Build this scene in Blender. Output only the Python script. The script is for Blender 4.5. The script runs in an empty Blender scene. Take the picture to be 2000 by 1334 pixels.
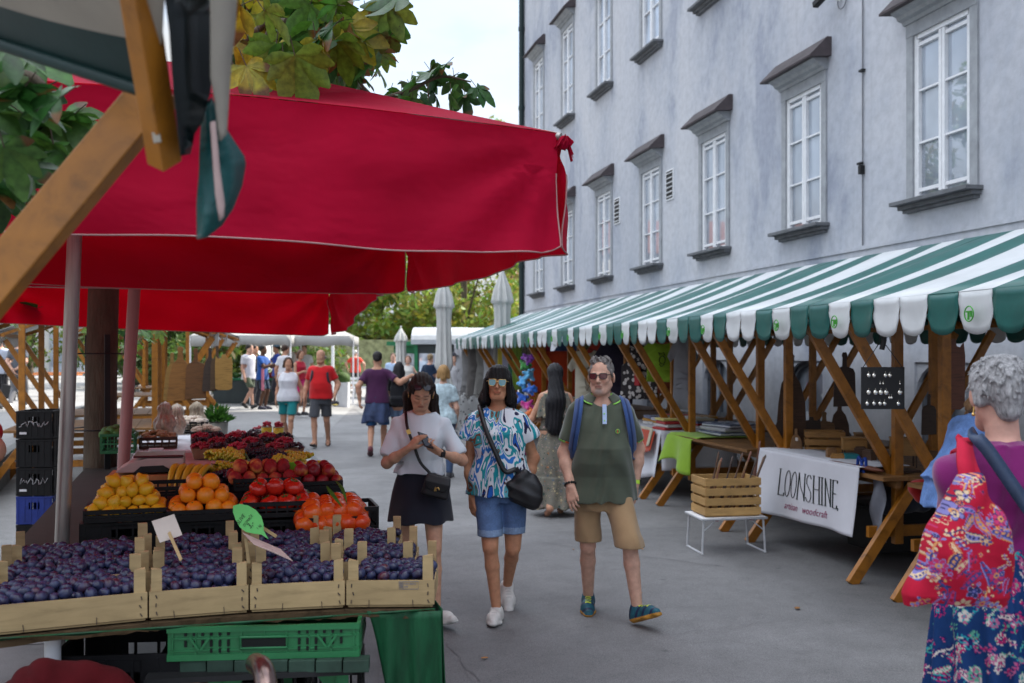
import bpy, bmesh, math, random
import numpy as np
from mathutils import Vector, Matrix, Euler
R = math.radians
random.seed(7); NR = np.random.RandomState(7)
sc = bpy.context.scene
col = sc.collection
# ---------------------------------------------------------------- camera, sky, sun, exposure
F = 1944.4; HOR = 693.0; CH = 1.75; YAW = R(12.76)
cam_d = bpy.data.cameras.new('camera'); cam = bpy.data.objects.new('camera', cam_d); col.objects.link(cam)
cam.location = (0, 0, CH); cam.rotation_euler = (R(90), 0, -YAW)
cam_d.sensor_width = 36; cam_d.lens = 35; cam_d.shift_y = (HOR - 667) / 2000
cam_d.clip_start = .05; cam_d.clip_end = 2000
cam_d.dof.use_dof = True; cam_d.dof.focus_distance = 5.0; cam_d.dof.aperture_fstop = 3.5
sc.camera = cam
SUN_EL, SUN_AZ = R(50), R(24)          # azimuth from +X towards +Y
w = bpy.data.worlds.new('World'); sc.world = w; w.use_nodes = True
nt = w.node_tree; bg = nt.nodes['Background']
sky = nt.nodes.new('ShaderNodeTexSky'); sky.sky_type = 'NISHITA'; sky.sun_disc = False
sky.sun_elevation = SUN_EL; sky.sun_rotation = R(90) - SUN_AZ
sky.air_density = 1.0; sky.dust_density = 1.5; sky.ozone_density = 1.0
# broken white cloud over the blue
tc = nt.nodes.new('ShaderNodeTexCoord')
mp = nt.nodes.new('ShaderNodeMapping'); mp.inputs['Scale'].default_value = (1.2, 1.2, 3.0)
nz = nt.nodes.new('ShaderNodeTexNoise'); nz.inputs['Scale'].default_value = 1.7; nz.inputs['Detail'].default_value = 7; nz.inputs['Roughness'].default_value = .55
rp = nt.nodes.new('ShaderNodeValToRGB'); rp.color_ramp.elements[0].position = .30; rp.color_ramp.elements[1].position = .62
mx = nt.nodes.new('ShaderNodeMix'); mx.data_type = 'RGBA'
nt.links.new(tc.outputs['Generated'], mp.inputs[0]); nt.links.new(mp.outputs[0], nz.inputs['Vector']); nt.links.new(nz.outputs[0], rp.inputs[0])
sx = nt.nodes.new('ShaderNodeSeparateXYZ'); nt.links.new(tc.outputs['Generated'], sx.inputs[0])
zr = nt.nodes.new('ShaderNodeValToRGB'); ze = zr.color_ramp.elements; ze.new(.36); ze.new(.6)      # overcast: bright overhead, greyer low down
for e, (p_, v_) in zip(ze, ((0, .20), (.36, .235), (.62, .72), (1, 1.04))): e.position = p_; e.color = (v_*.97, v_*.985, v_, 1)
nt.links.new(sx.outputs[2], zr.inputs[0])
cs = nt.nodes.new('ShaderNodeMix'); cs.data_type = 'RGBA'; cs.blend_type = 'MULTIPLY'; cs.inputs[0].default_value = 1; cs.inputs[7].default_value = (9.6, 9.6, 9.6, 1); nt.links.new(zr.outputs[0], cs.inputs[6])
cv = nt.nodes.new('ShaderNodeValToRGB'); cv.color_ramp.elements[0].position = .3; cv.color_ramp.elements[0].color = (.74, .80, .88, 1); cv.color_ramp.elements[1].position = .7; cv.color_ramp.elements[1].color = (1.12, 1.11, 1.09, 1)
n2 = nt.nodes.new('ShaderNodeTexNoise'); n2.inputs['Scale'].default_value = 3.2; n2.inputs['Detail'].default_value = 6; nt.links.new(mp.outputs[0], n2.inputs['Vector']); nt.links.new(n2.outputs[0], cv.inputs[0])
cm = nt.nodes.new('ShaderNodeMix'); cm.data_type = 'RGBA'; cm.blend_type = 'MULTIPLY'; cm.inputs[0].default_value = 1; nt.links.new(cs.outputs[2], cm.inputs[6]); nt.links.new(cv.outputs[0], cm.inputs[7])
lo_ = nt.nodes.new('ShaderNodeMapRange'); lo_.inputs[1].default_value = .12; lo_.inputs[2].default_value = .62; lo_.inputs[3].default_value = 1; lo_.inputs[4].default_value = 0; nt.links.new(sx.outputs[2], lo_.inputs[0])
mxf = nt.nodes.new('ShaderNodeMath'); mxf.operation = 'MAXIMUM'; nt.links.new(rp.outputs[0], mxf.inputs[0]); nt.links.new(lo_.outputs[0], mxf.inputs[1])
nt.links.new(mxf.outputs[0], mx.inputs[0]); nt.links.new(sky.outputs[0], mx.inputs[6]); nt.links.new(cm.outputs[2], mx.inputs[7])
nt.links.new(mx.outputs[2], bg.inputs[0]); bg.inputs[1].default_value = .12
sun_d = bpy.data.lights.new('sun', 'SUN'); sun_d.energy = 2.6; sun_d.angle = R(.6); sun_d.color = (1, .93, .82)
sun = bpy.data.objects.new('sun', sun_d); col.objects.link(sun)
sdir = Vector((math.cos(SUN_AZ)*math.cos(SUN_EL), math.sin(SUN_AZ)*math.cos(SUN_EL), math.sin(SUN_EL)))
sun.rotation_euler = (-sdir).to_track_quat('-Z', 'Y').to_euler(); sun.location = (20, 10, 40)
vs = sc.view_settings; vs.view_transform = 'Standard'; vs.look = 'None'; vs.gamma = 1; vs.exposure = 1.88
sc.cycles.use_denoising = True
sc.cycles.max_bounces = 6; sc.cycles.transparent_max_bounces = 8
sc.cycles.sample_clamp_indirect = 6
# ---------------------------------------------------------------- measuring: photo pixel + depth -> place
RT = Vector((math.cos(YAW), -math.sin(YAW), 0)); FW = Vector((math.sin(YAW), math.cos(YAW), 0))
def cw(X, Z, z=0): return RT*X + FW*Z + Vector((0, 0, z))
def P(px, py, Z): return cw((px-1000)/F*Z, Z, CH + (HOR-py)/F*Z)
def G(px, py):
 Z = F*CH/(py-HOR); return cw((px-1000)/F*Z, Z, 0)
# ---------------------------------------------------------------- materials
MATS = {}
def lin(r, g, b):
 f = lambda c: (c/255/12.92) if c/255 <= .04045 else ((c/255+.055)/1.055)**2.4
 return (f(r), f(g), f(b))
def base_mat(name):
 m = bpy.data.materials.new(name); m.use_nodes = True
 n = m.node_tree.nodes; return m, m.node_tree, n, n['Principled BSDF']
def noise_node(nt, scale, detail=4, rough=.55, co='Object', stretch=None, dist=0):
 tc = nt.nodes.new('ShaderNodeTexCoord'); nz = nt.nodes.new('ShaderNodeTexNoise')
 nz.inputs['Scale'].default_value = scale; nz.inputs['Detail'].default_value = detail; nz.inputs['Roughness'].default_value = rough
 nz.inputs['Distortion'].default_value = dist
 if stretch:
  mp = nt.nodes.new('ShaderNodeMapping'); mp.inputs['Scale'].default_value = stretch
  nt.links.new(tc.outputs[co], mp.inputs[0]); nt.links.new(mp.outputs[0], nz.inputs['Vector'])
 else: nt.links.new(tc.outputs[co], nz.inputs['Vector'])
 return nz
def ramp(nt, src, stops, interp='LINEAR'):
 r = nt.nodes.new('ShaderNodeValToRGB'); r.color_ramp.interpolation = interp
 e = r.color_ramp.elements
 while len(e) < len(stops): e.new(.5)
 for k, (p, c) in enumerate(stops):
  e[k].position = p; e[k].color = (c[0], c[1], c[2], 1) if not isinstance(c, (int, float)) else (c, c, c, 1)
 nt.links.new(src, r.inputs[0]); return r
def mix(nt, a, b, fac, blend='MIX'):
 m = nt.nodes.new('ShaderNodeMix'); m.data_type = 'RGBA'; m.blend_type = blend
 for k, v in ((6, a), (7, b)):
  if hasattr(v, 'links') or hasattr(v, 'is_linked'): nt.links.new(v, m.inputs[k])
  else: m.inputs[k].default_value = (v[0], v[1], v[2], 1)
 if hasattr(fac, 'is_linked'): nt.links.new(fac, m.inputs[0])
 else: m.inputs[0].default_value = fac
 return m.outputs[2]
def bump(nt, bs, src, strength, dist=.01):
 b = nt.nodes.new('ShaderNodeBump'); b.inputs['Strength'].default_value = strength; b.inputs['Distance'].default_value = dist
 nt.links.new(src, b.inputs['Height']); nt.links.new(b.outputs[0], bs.inputs['Normal']); return b
def M(name, c, rough=.7, var=.18, scale=6, bmp=.15, bscale=60, metal=0, spec=.4, stretch=None, bdist=.004, rnd=0, sheen=0, trl=0):
 """plain procedural surface: base colour with uneven tone and fine relief"""
 if name in MATS: return MATS[name]
 m, nt, n, bs = base_mat(name)
 nz = noise_node(nt, scale, 5, .6, stretch=stretch)
 r = ramp(nt, nz.outputs[0], [(.28, tuple(x*(1-var) for x in c)), (.72, tuple(min(1, x*(1+var)) for x in c))])
 out = r.outputs[0]
 if rnd:
  oi = nt.nodes.new('ShaderNodeObjectInfo'); hs = nt.nodes.new('ShaderNodeHueSaturation')
  mr = nt.nodes.new('ShaderNodeMapRange'); mr.inputs[3].default_value = 1-rnd; mr.inputs[4].default_value = 1+rnd
  nt.links.new(oi.outputs['Random'], mr.inputs[0]); nt.links.new(mr.outputs[0], hs.inputs['Value']); nt.links.new(out, hs.inputs['Color']); out = hs.outputs[0]
 nt.links.new(out, bs.inputs['Base Color'])
 bs.inputs['Roughness'].default_value = rough; bs.inputs['Metallic'].default_value = metal
 bs.inputs['Specular IOR Level'].default_value = spec
 if sheen: bs.inputs['Sheen Weight'].default_value = sheen
 if bmp:
  nb = noise_node(nt, bscale, 3, .6, stretch=stretch); bump(nt, bs, nb.outputs[0], bmp, bdist)
 if trl:   # cloth and leaves let some light through
  tr = nt.nodes.new('ShaderNodeBsdfTranslucent'); nt.links.new(out, tr.inputs[0])
  ms = nt.nodes.new('ShaderNodeMixShader'); ms.inputs[0].default_value = trl
  nt.links.new(bs.outputs[0], ms.inputs[1]); nt.links.new(tr.outputs[0], ms.inputs[2]); nt.links.new(ms.outputs[0], n['Material Output'].inputs[0])
 MATS[name] = m; return m
def attr_mat(name, rough=.6, var=.12, scale=40, bmp=.1, bscale=120, spec=.4, trl=0, sss=0, fine=None):
 """the surface's own colour comes from a colour attribute 'tint'"""
 if name in MATS: return MATS[name]
 m, nt, n, bs = base_mat(name)
 at = nt.nodes.new('ShaderNodeAttribute'); at.attribute_name = 'tint'
 nz = noise_node(nt, scale, 4)
 r = ramp(nt, nz.outputs[0], [(.3, 1-var), (.7, 1+var*.5)])
 out = mix(nt, at.outputs[0], r.outputs[0], 1.0, 'MULTIPLY')
 nt.links.new(out, bs.inputs['Base Color']); bs.inputs['Roughness'].default_value = rough; bs.inputs['Specular IOR Level'].default_value = spec
 if sss:
  bs.inputs['Subsurface Weight'].default_value = sss; bs.inputs['Subsurface Radius'].default_value = (.012, .005, .003); bs.inputs['Subsurface Scale'].default_value = 1
 if bmp: bump(nt, bs, noise_node(nt, bscale, 3).outputs[0], bmp, .003)
 if trl:
  tr = nt.nodes.new('ShaderNodeBsdfTranslucent'); nt.links.new(out, tr.inputs[0])
  ms = nt.nodes.new('ShaderNodeMixShader'); ms.inputs[0].default_value = trl
  nt.links.new(bs.outputs[0], ms.inputs[1]); nt.links.new(tr.outputs[0], ms.inputs[2]); nt.links.new(ms.outputs[0], n['Material Output'].inputs[0])
 MATS[name] = m; return m
def wood(name, c, dark=.55, rough=.55, spec=.3, sx=(3, 3, 30), scale=2.2, bmp=.25):
 if name in MATS: return MATS[name]
 m, nt, n, bs = base_mat(name)
 nz = noise_node(nt, scale, 6, .65, stretch=sx, dist=.6)
 n2 = noise_node(nt, 3.0, 4)
 r = ramp(nt, nz.outputs[0], [(.3, tuple(x*dark for x in c)), (.5, c), (.75, tuple(min(1, x*1.18) for x in c))])
 r2 = ramp(nt, n2.outputs[0], [(.3, .72), (.65, 1.0)])
 oi = nt.nodes.new('ShaderNodeObjectInfo'); mr = nt.nodes.new('ShaderNodeMapRange'); mr.inputs[3].default_value = .86; mr.inputs[4].default_value = 1.1
 hs = nt.nodes.new('ShaderNodeHueSaturation'); nt.links.new(oi.outputs['Random'], mr.inputs[0]); nt.links.new(mr.outputs[0], hs.inputs['Value'])
 nt.links.new(mix(nt, r.outputs[0], r2.outputs[0], 1.0, 'MULTIPLY'), hs.inputs['Color'])
 nt.links.new(hs.outputs[0], bs.inputs['Base Color'])
 bs.inputs['Roughness'].default_value = rough; bs.inputs['Specular IOR Level'].default_value = spec
 bump(nt, bs, nz.outputs[0], bmp, .004)
 MATS[name] = m; return m
# ---------------------------------------------------------------- mesh building
class MB:
 def __init__(s): s.v = []; s.f = []; s.m = []; s.s = []; s.c = None
 def add(s, vs, fs, mat=0, smooth=False):
  o = len(s.v); s.v += [tuple(p) for p in vs]
  for f in fs: s.f.append(tuple(i+o for i in f)); s.m.append(mat); s.s.append(smooth)
 def box(s, c, d, rot=None, mat=0, taper=1):
  x, y, z = (k/2 for k in d)
  vs = [Vector((sx*x*(taper if sz > 0 else 1), sy*y*(taper if sz > 0 else 1), sz*z)) for sz in (-1, 1) for sy in (-1, 1) for sx in (-1, 1)]
  if rot is not None:
   q = rot if isinstance(rot, Matrix) else Euler(rot).to_matrix(); vs = [q @ v for v in vs]
  c = Vector(c); s.add([v+c for v in vs], [(0, 2, 3, 1), (4, 5, 7, 6), (0, 1, 5, 4), (2, 6, 7, 3), (0, 4, 6, 2), (1, 3, 7, 5)], mat)
 def beam(s, p0, p1, w, h, up=(0, 0, 1), mat=0):
  p0, p1 = Vector(p0), Vector(p1); d = (p1-p0); L = d.length; d.normalize(); up = Vector(up)
  sd = d.cross(up)
  if sd.length < 1e-4: sd = d.cross(Vector((1, 0, 0)))
  sd.normalize(); u = sd.cross(d).normalized()
  q = Matrix((sd, u, d)).transposed(); s.box((p0+p1)/2, (w, h, L), q, mat)
 def tube(s, pts, r, seg=8, mat=0, cap=True, smooth=True, flat=1.0):
  pts = [Vector(p) for p in pts]; n = len(pts); rs = r if isinstance(r, (list, tuple)) else [r]*n
  vs = []; pu = None
  for i, p in enumerate(pts):
   t = (pts[min(i+1, n-1)]-pts[max(i-1, 0)]).normalized()
   if pu is None:
    a = Vector((0, 0, 1)) if abs(t.z) < .9 else Vector((1, 0, 0)); pu = t.cross(a).normalized()
   else: pu = (pu - t*pu.dot(t)).normalized()
   w_ = t.cross(pu)
   for k in range(seg):
    a = 2*math.pi*k/seg; vs.append(p + pu*math.cos(a)*rs[i] + w_*math.sin(a)*rs[i]*flat)
  fs = [(i*seg+k, i*seg+(k+1) % seg, (i+1)*seg+(k+1) % seg, (i+1)*seg+k) for i in range(n-1) for k in range(seg)]
  s.add(vs, fs, mat, smooth)
  if cap:
   s.add(vs[:seg], [tuple(range(seg-1, -1, -1))], mat); s.add(vs[-seg:], [tuple(range(seg))], mat)
 def lathe(s, c, prof, seg=16, mat=0, smooth=True, ax=None, sy=1.0):
  c = Vector(c); n = len(prof); q = ax or Matrix.Identity(3)
  vs = [c + q @ Vector((r*math.cos(2*math.pi*k/seg), r*math.sin(2*math.pi*k/seg)*sy, z)) for r, z in prof for k in range(seg)]
  fs = [(i*seg+k, i*seg+(k+1) % seg, (i+1)*seg+(k+1) % seg, (i+1)*seg+k) for i in range(n-1) for k in range(seg)]
  s.add(vs, fs, mat, smooth)
 def ball(s, c, r, seg=14, rings=10, mat=0, q=None, squash=None):
  r = r if isinstance(r, (tuple, list)) else (r, r, r); c = Vector(c); q = q or Matrix.Identity(3)
  vs = []
  for i in range(rings+1):
   a = math.pi*i/rings
   for k in range(seg):
    b = 2*math.pi*k/seg; p = Vector((math.sin(a)*math.cos(b), math.sin(a)*math.sin(b), math.cos(a)))
    if squash: p = squash(p)
    vs.append(c + q @ Vector((p.x*r[0], p.y*r[1], p.z*r[2])))
  fs = [(i*seg+k, (i+1)*seg+k, (i+1)*seg+(k+1) % seg, i*seg+(k+1) % seg) for i in range(rings) for k in range(seg)]
  s.add(vs, fs, mat, True)
 def grid(s, fn, nu, nv, mat=0, smooth=True, matfn=None, skip=None):
  o = len(s.v); s.v += [tuple(fn(i/nu, j/nv)) for j in range(nv+1) for i in range(nu+1)]
  for j in range(nv):
   for i in range(nu):
    if skip and skip(i, j): continue
    s.f.append((o+j*(nu+1)+i, o+j*(nu+1)+i+1, o+(j+1)*(nu+1)+i+1, o+(j+1)*(nu+1)+i)); s.m.append(matfn(i, j) if matfn else mat); s.s.append(smooth)
 def prism(s, outline, fn, t, mat=0, smooth=False):
  """outline (list of 2D), fn maps (a,b,depth) to 3D, thickness t"""
  n = len(outline); vs = [fn(a, b, 0) for a, b in outline] + [fn(a, b, t) for a, b in outline]
  s.add(vs, [tuple(range(n-1, -1, -1)), tuple(range(n, 2*n))] + [(i, (i+1) % n, n+(i+1) % n, n+i) for i in range(n)], mat, smooth)
 def build(s, name, mats, parent=None, world=True, bevel=0, tint=None):
  me = bpy.data.meshes.new(name); vs = s.v
  if parent is not None and world:
   inv = wmat(parent).inverted(); vs = [inv @ Vector(p) for p in vs]
  me.from_pydata([tuple(p) for p in vs], [], s.f)
  mats = mats if isinstance(mats, (list, tuple)) else [mats]
  for m in mats: me.materials.append(m)
  me.polygons.foreach_set('material_index', s.m); me.polygons.foreach_set('use_smooth', s.s)
  if tint is not None:
   a = me.color_attributes.new('tint', 'FLOAT_COLOR', 'POINT'); arr = np.ones((len(vs), 4), np.float32); arr[:, :3] = np.array(tint, np.float32); a.data.foreach_set('color', arr.ravel())
  me.update()
  o = bpy.data.objects.new(name, me); col.objects.link(o); o.parent = parent
  if bevel:
   b = o.modifiers.new('bevel', 'BEVEL'); b.width = bevel; b.segments = 2; b.limit_method = 'ANGLE'; b.angle_limit = R(40)
  return o
def wmat(o):
 m = Matrix.Translation(o.location) @ o.rotation_euler.to_matrix().to_4x4()
 return wmat(o.parent) @ m if o.parent else m
def tag(o, label=None, cat=None, group=None, kind=None):
 if label: o['label'] = label
 if cat: o['category'] = cat
 if group: o['group'] = group
 if kind: o['kind'] = kind
 return o
def empty(name, loc, rz=0, label=None, cat=None, group=None):
 o = bpy.data.objects.new(name, None); col.objects.link(o); o.location = loc; o.rotation_euler = (0, 0, rz); o.empty_display_size = .1
 return tag(o, label, cat, group)
KIDS = {}
def copy_tree(o, parent=None):
 c = o.copy(); col.objects.link(c); c.parent = parent
 for ch in [x for x in o.children]: copy_tree(ch, c)
 return c
def single(mb, name, mats, label, cat, group=None, loc=None, rz=0, bevel=0, tint=None):
 """a thing that is one mesh; its origin is at loc"""
 if loc is not None:
  q = Matrix.Translation(Vector(loc)) @ Matrix.Rotation(rz, 4, 'Z'); inv = q.inverted(); mb.v = [tuple(inv @ Vector(p)) for p in mb.v]
 o = mb.build(name, mats, bevel=bevel, tint=tint)
 if loc is not None: o.location = loc; o.rotation_euler = (0, 0, rz)
 return tag(o, label, cat, group)
def smooth1(t): return t*t*(3-2*t)
def lerp(a, b, t): return a+(b-a)*t
def text_mesh(txt, size, extrude=.001, shear=0, sx=1.0, align='LEFT', bold=0, spacing=1.0):
 """vertices and faces of a line of lettering lying in the XY plane"""
 cu = bpy.data.curves.new('lettering', 'FONT'); cu.body = txt; cu.size = 1; cu.extrude = 0; cu.shear = shear; cu.align_x = align; cu.resolution_u = 3; cu.space_character = spacing
 o = bpy.data.objects.new('lettering', cu); me = bpy.data.meshes.new_from_object(o); bm = bmesh.new(); bm.from_mesh(me); bmesh.ops.triangulate(bm, faces=bm.faces[:]); bm.to_mesh(me); bm.free()
 vs = [Vector((v.co.x*sx, v.co.y, v.co.z))*size for v in me.vertices]; fs = [tuple(p.vertices) for p in me.polygons]
 bpy.data.objects.remove(o); bpy.data.curves.remove(cu); bpy.data.meshes.remove(me)
 return vs, fs
# ---------------------------------------------------------------- materials of the place
def asphalt_mat(name, c, patch=.25):
 m, nt, n, bs = base_mat(name)
 a = noise_node(nt, .55, 6, .65); b = noise_node(nt, 160, 3, .7); c2 = noise_node(nt, 5, 5, .7)
 r1 = ramp(nt, a.outputs[0], [(.3, tuple(x*(1-patch) for x in c)), (.68, tuple(x*(1+patch) for x in c))])
 r2 = ramp(nt, b.outputs[0], [(.3, .52), (.55, 1.0), (.75, 1.35)])
 r3 = ramp(nt, c2.outputs[0], [(.28, .80), (.55, 1.0)])
 o = mix(nt, mix(nt, r1.outputs[0], r2.outputs[0], 1, 'MULTIPLY'), r3.outputs[0], 1, 'MULTIPLY')
 # dark gum spots and oil stains
 vo = nt.nodes.new('ShaderNodeTexVoronoi'); vo.inputs['Scale'].default_value = 2.3
 tc = nt.nodes.new('ShaderNodeTexCoord'); nt.links.new(tc.outputs['Object'], vo.inputs['Vector'])
 r4 = ramp(nt, vo.outputs['Distance'], [(.03, .55), (.075, 1.0)])
 o = mix(nt, o, r4.outputs[0], .8, 'MULTIPLY')
 nt.links.new(o, bs.inputs['Base Color']); bs.inputs['Roughness'].default_value = .72; bs.inputs['Specular IOR Level'].default_value = .35
 bump(nt, bs, b.outputs[0], .35, .006); return m
M_ASPH = asphalt_mat('asphalt', (.190, .187, .188), .32)
M_ASPH2 = asphalt_mat('asphalt_patch', (.172, .170, .172), .22)
M_PAVE = asphalt_mat('pavement_concrete', (.25, .248, .245), .15)
def plaster_mat():
 m, nt, n, bs = base_mat('plaster')
 a = noise_node(nt, .35, 5, .6, stretch=(1, 1, .45)); b = noise_node(nt, .55, 6, .62, stretch=(1, 1, .55), dist=.3); c = noise_node(nt, 7, 5, .6); d = noise_node(nt, 90, 3)
 r = ramp(nt, a.outputs[0], [(.32, (.39, .408, .455)), (.5, (.475, .487, .525)), (.7, (.515, .521, .55))])
 # weathered damp patches with ragged edges
 r2 = ramp(nt, b.outputs[0], [(.38, (.58, .62, .71)), (.455, (.86, .885, .92)), (.56, (1, 1, 1))])
 r3 = ramp(nt, c.outputs[0], [(.25, .86), (.6, 1.03)])
 o = mix(nt, mix(nt, r.outputs[0], r2.outputs[0], .72, 'MULTIPLY'), r3.outputs[0], 1, 'MULTIPLY')
 st = noise_node(nt, 1.5, 5, .6, stretch=(1, 4, .12)); r4 = ramp(nt, st.outputs[0], [(.27, .86), (.42, 1)])
 o = mix(nt, o, r4.outputs[0], .8, 'MULTIPLY')
 nt.links.new(o, bs.inputs['Base Color']); bs.inputs['Roughness'].default_value = .9; bs.inputs['Specular IOR Level'].default_value = .15
 bump(nt, bs, d.outputs[0], .25, .006); b2 = bump(nt, bs, c.outputs[0], .25, .03)
 return m
M_PLAST = plaster_mat()
M_STONE = M('window_stone', (.30, .315, .335), .85, .2, 5, .3, 50)
M_SILL = M('sill_stone', (.13, .135, .145), .8, .25, 6, .3, 50)
M_TIN = M('brown_tin', (.065, .052, .056), .75, .3, 5, .1, 30)
M_WHITE = M('white_paint', (.72, .73, .75), .5, .08, 9, .05, 60)
def glass_mat(name='window_glass', c=(.02, .028, .034), ior=2.6):
 m, nt, n, bs = base_mat(name)
 nz = noise_node(nt, 1.2, 2); r = ramp(nt, nz.outputs[0], [(.3, c), (.7, tuple(x*3 for x in c))])
 nt.links.new(r.outputs[0], bs.inputs['Base Color']); bs.inputs['Roughness'].default_value = .015; bs.inputs['IOR'].default_value = ior
 bs.inputs['Specular IOR Level'].default_value = .5
 bump(nt, bs, noise_node(nt, 1.3, 2).outputs[0], .12, .01); return m
M_GLASS = glass_mat(c=(.15, .172, .205))
M_PIPE = M('dark_green_pipe', (.008, .022, .022), .45, .3, 5, .1, 40)
M_BLACK = M('black_metal', (.009, .009, .010), .6, .3, 8, .1, 60)
# ---------------------------------------------------------------- ground
def sheet(name, pts, z, m):
 b = MB(); b.add([(x, y, z) for x, y in pts], [tuple(range(len(pts)))]); o = b.build(name, m); return tag(o, kind='structure')
b = MB(); b.grid(lambda u, v: (-260+520*u, -60+620*v, 0), 8, 8, smooth=False); tag(b.build('ground', M_ASPH), kind='structure')
sheet('road_patch', [(.9, 9.55), (9.5, 9.3), (9.5, -6), (-.2, -6), (.35, 4), (.72, 8)], .004, M_ASPH2)
sheet('pavement', [(.62, 14.4), (.25, 20.2), (-.6, 31), (-2.2, 46), (-10, 60), (-60, 75), (-60, 30), (-7, 7.5), (-3.2, 6.5), (.4, 6.5)], .004, M_PAVE)
sheet('plaza', [(-14, 60), (-60, 72), (-120, 110), (60, 130), (60, 47), (4, 44)], .008, M_PAVE)
b = MB(); pth = [Vector((.72, 8, 0)), Vector((.62, 14.4, 0)), Vector((.25, 20.2, 0)), Vector((-.6, 31, 0)), Vector((-2.2, 46, 0))]
for a, c in zip(pth, pth[1:]):
 d = (c-a).normalized(); nrm = Vector((d.y, -d.x, 0)); b.add([a-nrm*.05+Vector((0, 0, .010)), a+nrm*.05+Vector((0, 0, .010)), c+nrm*.05+Vector((0, 0, .010)), c-nrm*.05+Vector((0, 0, .010))], [(0, 1, 2, 3)])
tag(b.build('gutter', M('gutter_stone', (.12, .12, .125), .8)), kind='structure')
# tarred cracks and joints in the asphalt
b = MB()
def crack(pts, w=.004):
 for a, c in zip(pts, pts[1:]):
  a, c = Vector(a), Vector(c); d = (c-a).normalized(); nr = Vector((d.y, -d.x, 0))*w/2
  b.add([a-nr, a+nr, c+nr, c-nr], [(0, 1, 2, 3)])
def wob(a, c, n, amp, z=.0085):
 return [(lerp(a[0], c[0], i/n)+random.uniform(-amp, amp), lerp(a[1], c[1], i/n)+random.uniform(-amp, amp), z) for i in range(n+1)]
crack(wob((.9, 9.55), (7, 9.33), 20, .012)); crack(wob(G(870, 1258)[:2], G(935, 1334)[:2], 10, .015))
crack(wob(G(690, 800)[:2], G(830, 880)[:2], 14, .06, .006), .03); crack(wob(G(830, 880)[:2], G(1000, 900)[:2], 10, .04, .006), .02)
crack(wob(G(560, 840)[:2], G(600, 772)[:2], 10, .08, .0125), .03); crack(wob(G(1320, 1240)[:2], G(1560, 1210)[:2], 16, .02), .003)
crack(wob(G(1050, 1060)[:2], G(1420, 1110)[:2], 16, .02), .007)
tag(b.build('road_cracks', M('tar', (.10, .10, .105), .7)), kind='structure')
# dry leaves that have blown onto the road
mleaf = M('dry_leaf', (.30, .13, .03), .7, .4, 30, .2, 90, rnd=.4)
LEAFN = 0
def dry_leaf(px, py, s, lab):
 g = G(px, py); b = MB(); n = 10
 o = [(s*(.6+.4*math.cos(a)*.4)*math.cos(a)*(1.4 if abs(math.cos(a)) > .8 else 1), s*.55*math.sin(a)*random.uniform(.7, 1.1)) for a in [2*math.pi*i/n for i in range(n)]]
 a0 = random.uniform(0, 6); ca, sa = math.cos(a0), math.sin(a0)
 b.prism(o, lambda x, y, t: g+Vector((x*ca-y*sa, x*sa+y*ca, .013+t+.25*abs(y))), .002)
 single(b, 'fallen_leaf', mleaf, lab, 'leaf', 'dry leaves on the road', loc=g)
for px, py, s, lab in [(1557, 1192, .035, 'small orange leaf lying on the road towards the trestle leg'), (945, 1290, .025, 'curled dry leaf on the road below the white trainer'), (1120, 1076, .02, 'tiny tan leaf on the asphalt between the two walkers'), (1395, 985, .025, 'brown scrap of leaf near the white folding table'), (1255, 1075, .022, 'dry leaf on asphalt beside the leg of the man in khaki shorts'), (1252, 1162, .02, 'dry leaf right behind the blue running shoe')]:
 dry_leaf(px, py, s, lab)
# ---------------------------------------------------------------- the grey building
WX = 7.63; WIN_S = [10.46+3.24*i-3.24*2 for i in range(9)]; S_END = 32.0; S_BEG = -4.0
ROWS = [(3.66, 5.72), (8.3, 10.85), (13.3, 15.6)]; HW = .53
bld = empty('building', (WX, 14, 0), 0, 'long pale grey plastered building with white sash windows behind the striped stalls', 'building')
b = MB()
ss = sorted(set([S_BEG, S_END] + [s+d for s in WIN_S for d in (-HW, HW)])); zs = sorted(set([0, .1, 1.66, 19.0] + [z for r in ROWS for z in r]))
DOORS = WIN_S[0:6]
for i in range(len(ss)-1):
 for j in range(len(zs)-1):
  sm, zm = (ss[i]+ss[i+1])/2, (zs[j]+zs[j+1])/2; hole = False
  for s in WIN_S:
   if abs(sm-s) < HW and any(a < zm < c for a, c in ROWS): hole = True
  for s in DOORS:
   if abs(sm-s) < HW and .1 < zm < 1.66: hole = True
  if not hole: b.add([(WX, ss[i+1], zs[j]), (WX, ss[i], zs[j]), (WX, ss[i], zs[j+1]), (WX, ss[i+1], zs[j+1])], [(0, 1, 2, 3)])
def reveal(s, z0, z1, d=.16):
 a, c = s-HW, s+HW
 b.add([(WX, a, z0), (WX, c, z0), (WX, c, z1), (WX, a, z1), (WX+d, a, z0), (WX+d, c, z0), (WX+d, c, z1), (WX+d, a, z1)], [(0, 1, 5, 4), (1, 2, 6, 5), (2, 3, 7, 6), (3, 0, 4, 7)])
for s in WIN_S:
 for z0, z1 in ROWS: reveal(s, z0, z1)
for s in DOORS: reveal(s, .1, 1.66, .3)
b.add([(WX, S_END, 0), (WX+14, S_END, 0), (WX+14, S_END, 19), (WX, S_END, 19), (WX, S_BEG, 0), (WX+14, S_BEG, 0), (WX+14, S_BEG, 19), (WX, S_BEG, 19)], [(1, 0, 3, 2), (4, 5, 6, 7), (1, 2, 6, 5)])
b.build('wall', M_PLAST, bld)
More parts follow.
